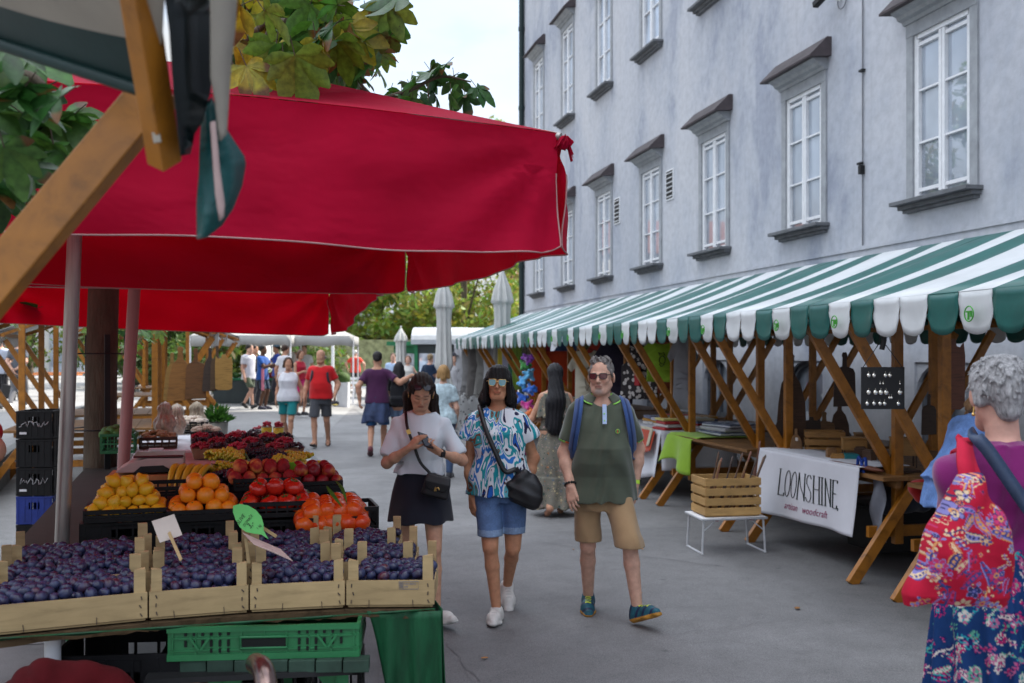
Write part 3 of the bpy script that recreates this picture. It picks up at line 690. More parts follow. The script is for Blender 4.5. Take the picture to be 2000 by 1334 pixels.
 def hand(s, S, i, fine=True):
  """palm, four unequal fingers and a side thumb. hd: dir (to fingertips), palm (palm normal), curl"""
  A = s.hd[i]; wv = s.wr[i]; fd = nrm(V3(*A['dir'])) if 'dir' in A else nrm(wv-s.elb[i])
  pn = V3(*A.get('palm', (-(-1, 1)[i], 0, 0))); pn = nrm(pn-fd*(pn @ fd)); sd = np.cross(fd, pn)
  th = A.get('thumb', 1); sd = sd*th*(1 if i else -1)     # thumb side
  cu = A.get('curl', .35); f = .92 if not s.m else 1.03
  kn = []
  for j in range(4):
   o = (1.5-j)*.0205*f; base = wv+fd*(.086-.004*abs(j-1)-(.006 if j == 3 else 0))*f+sd*o; kn.append(base)
   S.cap(wv+fd*.012+sd*o*.62, base, .0155*f, .0125*f, .012)
  Ls = [.073, .082, .076, .060]; spread = A.get('spread', .06); curls = A.get('curls', [cu]*4)
  for j in range(4):
   d = nrm(fd+sd*(1.5-j)*spread); p = kn[j]; L = Ls[j]*f; rr = (.0092, .0088, .0080, .0068) if j < 3 else (.0082, .0078, .0072, .0062)
   ang = 0
   for q, fr in enumerate((.46, .30, .24)):
    ang += curls[j]*(.75, 1.0, .75)[q]; dd = d*math.cos(ang)+pn*math.sin(ang); e = p+dd*L*fr
    S.cap(p, e, rr[q]*f, rr[q+1]*f, .0035 if q == 0 else .004); p = e
  tb = wv+fd*.022*f+sd*.022*f+pn*.006; t1 = wv+fd*.055*f+sd*.045*f+pn*.018*f; op = A.get('thumb_in', .3)
  t2 = t1+nrm(fd*.9+sd*(.35-op*.5)+pn*op)*.034*f; t3 = t2+nrm(fd*.95+sd*(.1-op*.8)+pn*op)*.028*f
  S.cap(tb, t1, .0165*f, .0125*f, .014); S.cap(t1, t2, .0112*f, .0098*f, .006); S.cap(t2, t3, .0095*f, .0072*f, .005)
 def headp(s, p): return s.hc+s.hq @ np.array(p, float)
 def head(s, S, fine=True):
  H = s.headp; q = s.hq; m = s.m; j = 1.0 if m else .86; nf = 1.0 if m else .82
  S.cap(s.neck0-V3(0, 0, .02), H((0, .018, -.055)), (.062 if m else .052)*(.6+.4*s.g), (.056 if m else .048), .03)
  S.ell(H((0, .012, .035)), (.0765, .096, .088), .02, q)            # skull
  S.ell(H((0, -.022, -.028)), (.062*(.5+.5*j), .070, .082), .03, q)         # face
  S.cap(H((-.024*j, -.062, -.095)), H((.024*j, -.062, -.095)), .022*j, None, .03)   # chin
  for sg in (-1, 1):
   S.cap(H((sg*.052*j, .0, -.055)), H((sg*.030*j, -.050, -.090)), .022, .020, .03)     # jaw
   S.ell(H((sg*.036, -.068, -.022)), (.022, .018, .018), .02, q)      # cheek
   if fine:
    S.ell(H((sg*.082, .014, -.008)), (.009, .021, .034), .005, q @ rotz(sg*.45))   # ear
    S.cap(H((sg*.012, -.092, .022)), H((sg*.046, -.080, .024)), .008, .007, .012)    # brow ridge
  if fine:
   S.cap(H((0, -.090, .008)), H((0, -.106-.006*nf, -.026)), .0075*nf, .0118*nf, .010)     # nose
   for sg in (-1, 1): S.ell(H((sg*.010*nf, -.101, -.030)), (.0085*nf, .009*nf, .0070*nf), .006, q)
   S.cap(H((-.017, -.090, -.0555)), H((.017, -.090, -.0555)), .0068, None, .006); S.cap(H((-.015, -.089, -.0665)), H((.015, -.089, -.0665)), .0075, None, .006)
   for sg in (-1, 1): S.hole(H((sg*.031, -.0985, .006)), H((sg*.031, -.1045, .006)), .0125, .0125)
   for sg in (-1, 1): S.ell(H((sg*.031, -.0745, .006)), (.0135, .0125, .0125), .004, q)
 def skin(s, parent, h, scale, c, fine=True, tint=None, legs=True, feet=False, extra=None, lids=False):
  S = SDF(); s.torso(S, -.004); s.yoke(S, -.006)
  for i in (0, 1):
   s.upperarm(S, i, 0, 1, .035); g = .4+.6*s.g; m = s.m
   e, wv = s.elb[i], s.wr[i]
   S.cap(e, e+(wv-e)*.35, (.043 if m else .036)*g, (.043 if m else .035)*g, .03); S.cap(e+(wv-e)*.35, wv, (.042 if m else .034)*g, (.029 if m else .0235), .03)
   s.hand(S, i, fine)
   if legs: s.leg(S, i, 0, 0, 2)
   if feet: s.foot(S, i, 0)
  s.head(S, fine)
  if extra: extra(S)
  c = np.array(c); hc, q = s.hc, s.hq
  def tf(V):
   L = (V-hc) @ q; o = np.tile(c, (len(V), 1)); x, y, z = L[:, 0], L[:, 1], L[:, 2]
   near = np.linalg.norm(L, axis=1) < .16; fr = near & (y < -.05)
   def blend(mask, cc, w):
    w = (mask*w)[:, None]; o[:] = o*(1-w)+np.array(cc)*w
   if fine:
    blend(fr, c*np.array([1.05, .82, .80]), np.exp(-(((np.abs(x)-.036)/.02)**2+((z+.03)/.02)**2))*.55)
    blend(fr & (np.abs(x) < .026), c*np.array([.78, .42, .42]), np.exp(-(((z+.061)/.0085)**2+(x/.022)**4)))
    blend(fr & (np.abs(x) < .024), c*.25, np.exp(-((z+.061)/.0022)**2)*.8)
    blend(fr & (y < -.06), np.array([.03, .02, .015]), np.exp(-(((z-.0275-.06*(.03-np.abs(x)))/.0042)**2+((np.abs(x)-.031)/.021)**4))*.85)
    if lids:
     blend(fr, (.02, .012, .01), np.exp(-(((z+.002)/.0030)**2+((np.abs(x)-.031)/.0155)**4))*.9); lk = 0
    else: lk = 1
    eye = (lk > 0) & fr & (np.hypot(np.abs(x)-.031, (z-.006)*1.7) < .0135); blend(eye, (.55, .52, .50), 1.0)
    blend((lk > 0) & fr & (np.hypot(np.abs(x)-.031, z-.006) < .0062), (.02, .012, .01), 1.0)
    blend(fr, (.02, .012, .01), np.exp(-(((z-.0145)/.0026)**2+((np.abs(x)-.031)/.0165)**4))*.9*lk)
   if tint: tint(o, L, blend, c, V)
   # reddish knuckles, elbows and knees
   for p in list(s.elb)+list(s.knee):
    d = np.linalg.norm(V-p, axis=1); wgt = (np.exp(-(d/.05)**2)*.35)[:, None]; o[:] = o*(1-wgt)+c*np.array([1.0, .78, .74])*wgt
   return o
  return S.build('body', SKIN, parent, h, scale, tintfn=tf)
 def footf(s, i):
  yaw, pit = s.toe[i]; q = rotz(yaw) @ rotx(pit); a = s.ank[i]; return lambda x, y, z: a+q @ V3(x, y, z)
 def foot(s, S, i, inf=0):
  f = s.footf(i); S.cap(f(0, 0, 0), f(0, .03, -.045), .036, .034, .03); S.cap(f(0, .03, -.05), f(0, -.10, -.052), .034, .030, .03); S.cap(f(0, -.10, -.052), f(0, -.155, -.062), .034, .022, .03, .7, 2)
 def shoe(s, parent, i, mats, h, scale, high=0, low=False, sandal=False):
  S = SDF(); f = s.footf(i); sg = (-1, 1)[i]
  if not sandal:
   S.cap(f(0, .012, -.02+high), f(0, .038, -.055), .043, .040, .03); S.cap(f(0, .02, -.05), f(sg*.004, -.10, -.052), .043, .042, .03); S.cap(f(sg*.004, -.10, -.056), f(sg*-.006, -.175, -.064), .043, .028, .03)
   S.cap(f(0, -.01, -.022), f(0, -.085, -.035), .030, .026, .02)
  for a, b, r0, r1 in (((0, .04, -.078), (0, -.10, -.080), .043, .049), ((0, -.10, -.080), (0, -.172, -.074), .049, .034)):
   S.cap(f(*a), f(*b), r0, r1, .01, .38, 2)
  if sandal:
   for yy in (-.02, -.10): S.cap(f(-.036, yy, -.06), f(0, yy, -.012 if yy > -.05 else -.028), .012, .012, .01); S.cap(f(.036, yy, -.06), f(0, yy, -.012 if yy > -.05 else -.028), .012, .012, .01)
  yaw, pit = s.toe[i]; q = rotz(yaw) @ rotx(pit)
  if not sandal: S.cut(f(0, 0, .030+high), q @ V3(0, -.35, 1))
  S.cut(f(0, 0, -.094), q @ V3(0, 0, -1))
  def mf(Cn):
   L = (Cn-s.ank[i]) @ q; r = (L[:, 2] < -.066).astype(int)
   if len(mats) > 2: r = np.where((L[:, 2] > -.05) & (L[:, 1] < -.02) & (L[:, 1] > -.125) & (np.abs(L[:, 0]) < .02) & (np.sin(L[:, 1]*260) > .1), 2, r)
   if len(mats) > 3: r = np.where((r == 0) & (np.sin(L[:, 1]*90+L[:, 2]*60) > .55), 3, r)
   return r
  return S.build('shoe' if not sandal else 'sandal', mats, parent, h, scale, matfn=mf)
def figure(label, loc, rz, H, group=None):
 r = empty('person', loc, rz, label, 'person', group); return r
def acc(b, name, mats, root, scale, bevel=0, tint=None):
 b.v = [tuple(Vector(p)*scale) for p in b.v]; return b.build(name, mats, root, world=False, bevel=bevel, tint=tint)
def strap(pts, wdt, t=.004, nrmfn=None):
 """flat band along points; wide across the given normal"""
 b = MB(); pts = [Vector(p) for p in pts]; n = len(pts); vs = []
 for i, p in enumerate(pts):
  d = (pts[min(i+1, n-1)]-pts[max(i-1, 0)]).normalized(); nn = Vector(nrmfn(p)) if nrmfn else Vector((0, -1, 0)); nn = (nn-d*nn.dot(d)).normalized(); sd = d.cross(nn)
  vs += [p+sd*wdt/2+nn*t/2, p-sd*wdt/2+nn*t/2, p-sd*wdt/2-nn*t/2, p+sd*wdt/2-nn*t/2]
 b.add(vs, [(i*4+k, i*4+(k+1) % 4, (i+1)*4+(k+1) % 4, (i+1)*4+k) for i in range(n-1) for k in range(4)]+[(3, 2, 1, 0), ((n-1)*4, (n-1)*4+1, (n-1)*4+2, (n-1)*4+3)], 0, True)
 return b
def curve_pts(pts, n=8):
 """Catmull-Rom through points"""
 pts = [Vector(p) for p in pts]; q = [pts[0]*2-pts[1]]+pts+[pts[-1]*2-pts[-2]]; out = []
 for i in range(1, len(q)-2):
  for k in range(n):
   t = k/n; a, b, c, d = q[i-1], q[i], q[i+1], q[i+2]
   out.append(.5*((2*b)+(c-a)*t+(2*a-5*b+4*c-d)*t*t+(-a+3*b-3*c+d)*t**3))
 return out+[pts[-1]]
def sunglasses(B, root, scale, lens, frame, pos=(0, -.100, .006), tilt=0, w=.031, hh=.019, name='sunglasses'):
 b = MB(); q = Matrix(B.hq.tolist()) @ Matrix.Rotation(tilt, 3, 'X'); c0 = Vector(B.headp(pos))
 T = lambda x, y, z: c0+q @ Vector((x, y, z))
 for sg in (-1, 1):
  o = [(sg*w+.027*sx_, hh*sz_) for sx_, sz_ in ((-.75, 1), (.85, 1), (1, .5), (.85, -.6), (.45, -1), (-.45, -1), (-.9, -.4), (-1, .5))]
  if sg < 0: o = [(-sg*0+(-a) , z) for a, z in [(x*-1*-1, z) for x, z in [(w+.027*sx_, hh*sz_) for sx_, sz_ in ((-.75, 1), (.85, 1), (1, .5), (.85, -.6), (.45, -1), (-.45, -1), (-.9, -.4), (-1, .5))]]][::-1]
  bow = lambda x: .9*abs(x)**2*3.2
  b.prism(o, lambda x, z, t: T(x, bow(x)+t, z), .003, 0)
  pts = [T(x, bow(x)+.001, z) for x, z in o+[o[0]]]; b.tube(pts, .0024, 5, 1)
  b.tube([T(sg*.058, .0115, .010), T(sg*.074, .03, .010), T(sg*.083, .085, .006), T(sg*.080, .115, -.012)], .0026, 5, 1)
 b.tube([T(-.010, .000, .006), T(0, -.003, .008), T(.010, .000, .006)], .0026, 5, 1)
 return acc(b, name, [lens, frame], root, scale)
M_LENS_D = glass_mat('dark_lens', (.012, .008, .010), 1.6); M_LENS_R = glass_mat('brown_lens', (.05, .012, .014), 1.6); M_LENS_T = glass_mat('teal_mirror_lens', (.02, .11, .14), 2.0)
M_GOLD = M('gold', (.70, .45, .15), .28, .1, 30, 0, metal=1.0); M_LEATHER = M('black_leather', (.008, .008, .010), .42, .3, 12, .3, 120, spec=.5)
M_RUB = M('black_rubber', (.012, .012, .012), .55, .3, 20, .1, 100); M_WSHOE = M('white_trainer', (.62, .60, .57), .6, .12, 20, .15, 200); M_WSOLE = M('white_sole', (.55, .54, .51), .7, .2, 15, .1, 150)
def stand(px, Z): return cw((px-1000)/F*Z, Z, 0)
# -------------------------------------------------- young woman with a phone
sW = .937; w1 = figure('young woman in white T-shirt and black skirt typing on a phone', stand(822, 6.6), -YAW, 0)
B = Body('f', .95, shw=1.03, legs=[{'a': (-.085, .26, .15), 'pitch': .55, 'yaw': -.1}, {'a': (.125, -.20, .105), 'pitch': -.25, 'yaw': .75, 'pole': (.1, -1, 0)}],
         arms=[{'w': (-.052, -.235, 1.235), 'pole': (-.75, .15, -1), 'dir': (.62, -.28, .72), 'palm': (.62, .55, -.45), 'curls': [.18, .35, .5, .6], 'thumb': 1, 'thumb_in': .5},
               {'w': (.150, -.235, 1.20), 'pole': (.8, .15, -1), 'dir': (-.80, -.25, .52), 'palm': (-.30, .35, .85), 'curls': [.75, .8, .85, .9], 'thumb': 1, 'thumb_in': .6}],
         head=(.12, .60, .06), hip_shift=-.01)
tan = (.56, .31, .20)
B.skin(w1, .0052, sW, tan, lids=True)
S = SDF(); B.torso(S, .016, 1.035, 1.455, .03, flare=.030); B.yoke(S, .008)
for i in (0, 1): B.upperarm(S, i, .014, .80, .03); d = B.elb[i]-B.sh[i]; S.cap(B.sh[i]+d*.25, B.sh[i]+d*.74, .055, .066, .02); S.cut(B.sh[i]+d*.86, d, .11)
S.hole((0, -.015, 1.505), (0, -.12, 1.53), .066, .085); S.warp = folds(.016, fz=20, seed=1)
for i in (0, 1):
 d = nrm(B.elb[i]-B.sh[i])
tee = S.build('shirt', cloth((.62, .67, .72), .9, .05), w1, .0065, sW)
S = SDF(); S.loft([(.70, .226, .215, 0, -.015), (.80, .214, .190, 0, -.01), (.90, .200, .160, 0, .004), (.98, .182, .138, 0, .01), (1.075, .150, .116, 0, .006)], .01)
S.warp = lambda X, Y, Z: .010*np.clip((1.0-Z)/.3, 0, 1)*np.sin(np.arctan2(X, -Y)*6+1); S.build('skirt', cloth((.014, .016, .026), .8, .2), w1, .008, sW)
for i in (0, 1): B.shoe(w1, i, [M_WSHOE, M_WSOLE, cloth((.5, .49, .47))], .0055, sW)
S = SDF(); H = B.headp; q = B.hq
S.ell(H((0, .020, .040)), (.0835, .104, .094), .02, q)
for sg in (-1, 1):
 S.cap(H((sg*.070, .015, .03)), H((sg*.088, .045, -.08)), .026, .032, .03); S.cap(H((sg*.088, .045, -.08)), V3(sg*.105, .085, 1.36), .032, .040, .04); S.cap(V3(sg*.105, .085, 1.36), V3(sg*.085, .11, 1.20), .04, .022, .04)
 S.cap(H((sg*.02, -.060, .100)), H((sg*.070, -.030, .03)), .016, .018, .02)
S.cap(H((0, .09, .0)), V3(0, .13, 1.2), .06, .05, .04)
S.hole(H((0, -.13, -.035)), H((0, -.085, .030)), .070, .056, .012); S.hole(H((0, -.105, .095)), H((0, -.02, .145)), .004, .003)
S.warp = lambda X, Y, Z: .003*np.sin(X*230+Z*12+Y*40)
S.build('hair', hair_mat((.022, .013, .010)), w1, .0052, sW)
sunglasses(B, w1, sW, M_LENS_D, M_BLACK, (0, -.083, .098), -.75, .031, .021)
b = MB()
for sg in (-1, 1): b.tube([Vector(H((sg*.086, .01+.013*math.cos(t), -.044+.016*math.sin(t)))) for t in [i*.63 for i in range(11)]], .0035, 6)
acc(b, 'hoop_earrings', M_GOLD, w1, sW)
b = MB(); e, wv = Vector(B.elb[1]), Vector(B.wr[1]); d = (wv-e).normalized(); ctr = wv-d*.022
b.tube([ctr-d*.010, ctr+d*.010], .0290, 12, 0); b.box(ctr+Vector((.012, -.029, -.006)), (.036, .012, .030), d.to_track_quat('X', 'Z').to_matrix(), 0); acc(b, 'wristwatch', M_RUB, w1, sW, .002)
# phone and bag are things of their own
def wl(root, p, s): return wmat(root) @ (Vector(p)*s)
hp = B.wr[1]+nrm(V3(-.80, -.25, .52))*.105+nrm(V3(-.3, .35, .85))*.032
ph = empty('phone', wl(w1, hp, sW), -YAW, 'dark smartphone in the hand of the young woman', 'phone')
b = MB(); b.box((0, 0, 0), (.075, .150, .009), (R(35), R(18), R(38))); b.build('case', M_BLACK, ph, world=False, bevel=.004)
b = MB(); qq = Euler((R(35), R(18), R(38))).to_matrix(); b.box(qq @ Vector((0, 0, .0055)), (.066, .138, .0015), qq); b.build('screen', glass_mat('phone_screen', (.01, .012, .016), 1.5), ph, world=False)
k1 = 6.6/F/sW
def q1(px, py, y): return Vector(((px-822)*k1, y, (1.75-(py-HOR)*6.6/F)/sW))
bg1 = empty('handbag', wl(w1, q1(858, 940, -.21), sW), -YAW, 'small black crossbody bag with gold clasp on the black skirt', 'handbag')
S = SDF(); S.loft([(-.085, .088, .028, 0, 0, 5), (-.07, .096, .036, 0, 0, 5), (.02, .090, .036, 0, 0, 5), (.062, .080, .026, 0, 0, 5), (.072, .07, .018, 0, 0, 4)], .01); tl = Matrix.Rotation(R(14), 4, 'Y')
S.build('body', M_LEATHER, bg1, .005, sW, xf=tl)
S = SDF(); S.loft([(-.035, .072, .006, 0, -.040, 3), (.02, .090, .009, 0, -.040, 5), (.066, .083, .012, 0, -.028, 5)], .004); S.build('flap', M_LEATHER, bg1, .004, sW, xf=tl)
b = MB(); b.tube([(0.012+.012*math.cos(t), -.052, -.022+.014*math.sin(t)) for t in [i*.7 for i in range(7)]], .004, 6); b.box((-.006, -.052, -.022), (.006, .008, .030)); b.v = [tuple(tl.to_3x3() @ Vector(p)) for p in b.v]; acc(b, 'clasp', M_GOLD, bg1, sW)
pts = curve_pts([(-.105, .075, 1.36), (-.112, .03, 1.468), (-.100, -.060, 1.445), (-.080, -.138, 1.36), (-.034, -.182, 1.25), (.012, -.188, 1.13), q1(842, 916, -.19), q1(846, 925, -.20)])
o0 = wl(w1, (0, 0, 0), 1)
sb = strap(pts, .020, .004, lambda p: (p.x*.5, -1, .25)); sb.v = [tuple(wmat(w1) @ (Vector(p)*sW)) for p in sb.v]; sb.build('strap', M_LEATHER, bg1)
b = MB(); b.box(pts[26]+Vector((0, -.006, 0)), (.028, .006, .034), (0, R(-25), 0)); b.v = [tuple(wmat(w1) @ (Vector(p)*sW)) for p in b.v]; b.build('buckle', M_GOLD, bg1)
# -------------------------------------------------- woman in the painted blouse
def blouse_mat():
 m, nt, n, bs = base_mat('painted_blouse')
 nz = noise_node(nt, 3.3, 2, .45, stretch=(2.6, 2.6, 1.0), dist=1.1)
 r = ramp(nt, nz.outputs[0], [(0, (.012, .10, .42)), (.34, (.012, .012, .05)), (.37, (.62, .65, .70)), (.43, (.01, .25, .30)), (.485, (.66, .68, .72)), (.525, (.02, .16, .50)), (.57, (.66, .68, .72)), (.605, (.10, .40, .48)), (.65, (.16, .055, .03)), (.685, (.02, .30, .32)), (.74, (.65, .67, .72))], 'CONSTANT')
 n2 = noise_node(nt, 6.5, 2, .4, stretch=(2.0, 2.0, 1.1), dist=1.2); r2 = ramp(nt, n2.outputs[0], [(.0, 1), (.30, 0), (.66, 1)], 'CONSTANT')
 n3 = noise_node(nt, 9, 1, .4, stretch=(1.6, 1.6, .8)); r3 = ramp(nt, n3.outputs[0], [(0, (.02, .12, .45)), (.45, (.02, .26, .30)), (.56, (.10, .03, .03))], 'CONSTANT')
 o = mix(nt, r.outputs[0], r3.outputs[0], r2.outputs[0]); nt.links.new(o, bs.inputs['Base Color']); bs.inputs['Roughness'].default_value = .7; bs.inputs['Specular IOR Level'].default_value = .25
 bump(nt, bs, noise_node(nt, 200, 2).outputs[0], .15, .002); return m
sW = .954; w2 = figure('woman in blue painted blouse, denim shorts and mirrored sunglasses', stand(970, 6.67), -YAW, 0)
B = Body('f', 1.14, shw=1.10, belly=.03, hip_shift=.030, legs=[{'a': (.000, -.14, .095), 'pitch': -.05, 'yaw': -.12}, {'a': (.075, .25, .165), 'pitch': .60, 'yaw': .12}],
         arms=[{'w': (-.172, -.05, .845), 'pole': (-.5, .8, -.1), 'dir': (.06, -.16, -1), 'palm': (.8, .5, 0), 'curl': .38}, {'w': (.200, .05, .86), 'pole': (.8, .5, 0), 'dir': (-.05, -.05, -1), 'palm': (-.8, .5, 0), 'curl': .4}], head=(-.05, -.03, .03))
tan2 = (.50, .24, .135)
B.skin(w2, .0052, sW, tan2)
S = SDF(); B.torso(S, .020, .855, 1.455, .03, flare=.036); B.yoke(S, .012)
for i in (0, 1):
 d = B.elb[i]-B.sh[i]; o = V3((-1, 1)[i]*.03, 0, 0); S.cap(B.sh[i], B.sh[i]+d*.38+o*.8, .054, .076, .03); S.cut(B.sh[i]+d*.46+o*.6, d, .115)
S.hole((0, -.16, 1.30), (0, -.11, 1.50), .010, .062); S.hole((0, 0, 1.50), (0, -.12, 1.54), .072, .09); S.warp = folds(.016, fz=18, seed=3)
S.build('blouse', blouse_mat(), w2, .0065, sW)
def shorts(B, root, scale, mats, hemz, r_in, hem, top=1.0, h=.007, cuff=None, seed=0, amp=.006, hemr=None):
 S = SDF(); B.torso(S, .006, hemz+.22, top, .03)
 for i in (0, 1):
  hp_, kn = B.hip[i], B.knee[i]; d = kn-hp_; t = (hemz-hp_[2])/d[2]; t = min(t, 1.0); p = hp_+d*t; rr = hemr or .085
  S.cap(hp_+V3(0, .01, -.02), p+d*.06, .090*(.4+.6*B.g), rr, .03)
  if (hemz-hp_[2])/d[2] > 1: S.cap(p, p+(B.ank[i]-kn)*.12, rr, rr, .02)
 S.cut((0, 0, hemz), (0, 0, -1)); S.cut((0, 0, top), (0, 0, 1)); S.warp = folds(amp, fz=19, seed=seed)
 mf = None
 if cuff: mf = lambda C: (C[:, 2] < hemz+cuff).astype(int)
 return S.build('shorts', mats, root, h, scale, matfn=mf)
def denim(c, nm):
 m, nt, n, bs = base_mat(nm); a = noise_node(nt, 5, 4, .6); b2 = noise_node(nt, 120, 2, .6, stretch=(2, 2, .5)); r = ramp(nt, a.outputs[0], [(.3, tuple(x*.6 for x in c)), (.65, tuple(min(1, x*1.5) for x in c))]); r2 = ramp(nt, b2.outputs[0], [(.3, .75), (.7, 1.1)])
 nt.links.new(mix(nt, r.outputs[0], r2.outputs[0], 1, 'MULTIPLY'), bs.inputs['Base Color']); bs.inputs['Roughness'].default_value = .9; bump(nt, bs, b2.outputs[0], .3, .003); return m
M_DEN = denim((.075, .135, .27), 'denim'); M_DENC = denim((.17, .25, .38), 'denim_cuff')
shorts(B, w2, sW, [M_DEN, M_DENC], .588, 0, 0, .90, cuff=.045, seed=5, hemr=.084)
for i in (0, 1): B.shoe(w2, i, [M_WSHOE, M_WSOLE, cloth((.5, .49, .47))], .0055, sW)
S = SDF(); H = B.headp; q = B.hq
S.ell(H((0, .016, .044)), (.088, .106, .092), .02, q)
for sg in (-1, 1):
 S.cap(H((sg*.070, .010, .02)), H((sg*.098, .018, -.11)), .030, .034, .03); S.cap(H((sg*.098, .018, -.11)), H((sg*.112, .030, -.185)), .034, .020, .03); S.cap(H((sg*.074, -.045, .03)), H((sg*.088, -.030, -.12)), .016, .020, .02)
S.cap(H((0, .07, .0)), H((0, .075, -.15)), .075, .07, .04)
for x in np.linspace(-.052, .052, 9): S.cap(H((x*.8, -.070, .100)), H((x*1.12, -.096+abs(x)*.28, .030-.3*abs(x)*.2)), .014, .008, .008)
S.hole(H((0, -.14, -.050)), H((0, -.088, -.028)), .062, .055, .008)
S.warp = lambda X, Y, Z: .0028*np.sin(X*260+Z*14+Y*60)
S.build('hair', hair_mat((.010, .008, .009)), w2, .0052, sW)
sunglasses(B, w2, sW, M_LENS_T, M_GOLD, (0, -.106, .006), 0, .034, .023)
b = MB(); b.ball((0.0, -.118, 1.375), .006, 8, 6); b.tube(curve_pts([(-.055, -.02, 1.47), (-.03, -.085, 1.42), (0, -.114, 1.378), (.03, -.085, 1.42), (.055, -.02, 1.47)]), .0012, 4); acc(b, 'necklace', M_GOLD, w2, sW)
k2 = 6.67/F/sW
def q2(px, py, y): return Vector(((px-970)*k2, y, (1.75-(py-HOR)*6.67/F)/sW))
bg2 = empty('handbag', wl(w2, q2(1028, 950, -.13), sW), -YAW, 'large soft black leather shoulder bag beside the painted blouse', 'handbag')
S = SDF(); S.loft([(-.120, .085, .040, .02, 0, 2.6), (-.09, .125, .062, .01, 0, 2.8), (-.02, .128, .066, 0, 0, 2.8), (.06, .098, .050, -.005, 0, 2.6), (.115, .045, .028, -.02, 0, 2.2)], .02)
S.cap((-.05, -.02, .10), (-.12, -.03, -.01), .025, .02, .03); S.warp = lambda X, Y, Z: .0035*np.sin(26*X+30*Z+2*np.sin(20*Z))*np.sin(18*X-14*Z+1)
S.build('body', M_LEATHER, bg2, .006, sW, xf=Matrix.Rotation(R(22), 4, 'Y'))
pts = curve_pts([(-.115, .06, 1.38), (-.118, .02, 1.475), (-.108, -.070, 1.44), (-.075, -.158, 1.33), (-.01, -.192, 1.18), (.06, -.196, 1.04), q2(1008, 912, -.165), q2(1015, 930, -.15)])
sb = strap(pts, .034, .005, lambda p: (p.x*.5, -1, .25)); sb.v = [tuple(wmat(w2) @ (Vector(p)*sW)) for p in sb.v]; sb.build('strap', M_LEATHER, bg2)
# -------------------------------------------------- man in the olive polo
sW = .983; mn = figure('grey-haired man in olive polo shirt and khaki shorts with sunglasses', stand(1175, 6.62), -YAW, 0)
B = Body('m', 1.05, belly=.062, shw=.95, legs=[{'a': (-.075, .20, .105), 'pitch': .10, 'yaw': -.08}, {'a': (.215, -.20, .125), 'pitch': -.38, 'yaw': .62, 'pole': (.15, -1, 0)}],
         arms=[{'w': (-.215, -.10, .90), 'pole': (-.6, .8, 0), 'dir': (.16, -.32, -.94), 'palm': (.55, .8, -.2), 'curls': [.3, .45, .55, .6]}, {'w': (.235, .07, .89), 'pole': (.7, .8, 0), 'dir': (-.05, -.12, -1), 'palm': (-.8, .4, 0), 'curl': .5}], head=(-.30, .03, .0))
fair = (.60, .35, .255)
def beard(o, L, blend, c, V):
 x, y, z = L[:, 0], L[:, 1], L[:, 2]; nr = np.linalg.norm(L, axis=1) < .16
 blend(nr & (y < -.03), (.42, .36, .33), np.exp(-(((z+.092)/.020)**2+(x/.030)**4))*.85)
 blend(nr & (y < -.03), (.36, .29, .25), np.exp(-(((z+.048)/.006)**2+(x/.026)**4))*.6)
 blend(nr & (y < .03) & (z < -.045), c*np.array([.8, .78, .80]), np.exp(-((np.abs(x)-.05)/.03)**2)*.4)
B.skin(mn, .0054, sW, fair, tint=beard)
M_OLIVE = cloth((.072, .085, .060), .9, .10, 'polo', .3); M_NEON = M('neon_green_trim', (.25, .60, .10), .7); M_ORNG = M('orange_trim', (.75, .12, .03), .7); M_LBLUE = M('pale_blue_placket', (.36, .46, .66), .8)
S = SDF(); B.torso(S, .018, .800, 1.47, .03, flare=.046); B.yoke(S, .012)
for i in (0, 1):
 d = B.elb[i]-B.sh[i]; S.cap(B.sh[i], B.sh[i]+d*.66, .068, .076, .03); S.cut(B.sh[i]+d*.74, d, .12)
S.hole((0, -.012, 1.50), (0, -.11, 1.52), .070, .085); S.hole((0, -.175, 1.34), (0, -.11, 1.49), .006, .040); S.warp = folds(.017, fz=21, seed=8)
def polo_m(C):
 r = np.zeros(len(C), int)
 for i in (0, 1):
  d = nrm(B.elb[i]-B.sh[i]); t = (C-B.sh[i]) @ d; lim = np.linalg.norm(B.elb[i]-B.sh[i])*.74; side = np.linalg.norm(C-B.elb[i]*.74-B.sh[i]*.26, axis=1) < .12
  r[side & (t > lim-.011)] = 1; r[side & (t > lim-.011) & (C[:, 0]*(-1, 1)[i] < .245)] = 2
 return r
S.build('polo_shirt', [M_OLIVE, M_NEON, M_ORNG], mn, .0065, sW, matfn=polo_m)
# collar: folded strip standing round the neck, neon piping on its edge
b = MB()
def colf(u, v, mt=0):
 a = R(-150)+R(300)*u; a2 = a-R(90)+R(180); r0 = .072+.050*v+.012*v*max(0, -math.cos(a)); x = r0*math.sin(a)*1.08; y = .014+r0*.94*math.cos(a); fr = max(0, -math.cos(a)); z = 1.524-.036*v-.036*fr**1.5-.010*fr*v
 return (x, y+.012*v*(-math.cos(a)), z)
b.grid(colf, 30, 4); b.grid(lambda u, v: tuple(Vector(colf(u, 0))+Vector((0, .003, -.006-.055*v))+Vector((-math.sin(R(-150)+R(300)*u)*.010*v, 0, 0))), 30, 3, mat=1)
b.tube([colf(i/30, 1.02) for i in range(31)], .0030, 5, 1)
cl = acc(b, 'collar', [M_OLIVE, M_NEON], mn, sW); so = cl.modifiers.new('cloth', 'SOLIDIFY'); so.thickness = .004; so.offset = 0
b = MB(); b.grid(lambda u, v: (lerp(-.010, .018, u)+.006*v, -.142-.036*(1-v)*1.0+.05*v*v-.004*math.sin(3*u), 1.325+.125*v), 3, 6); acc(b, 'placket', M_LBLUE, mn, sW)
b = MB()
for z in (1.345, 1.39): b.ball((.004, -.172+(z-1.345)*.5, z), .006, 8, 6)
acc(b, 'buttons', M_NEON, mn, sW)
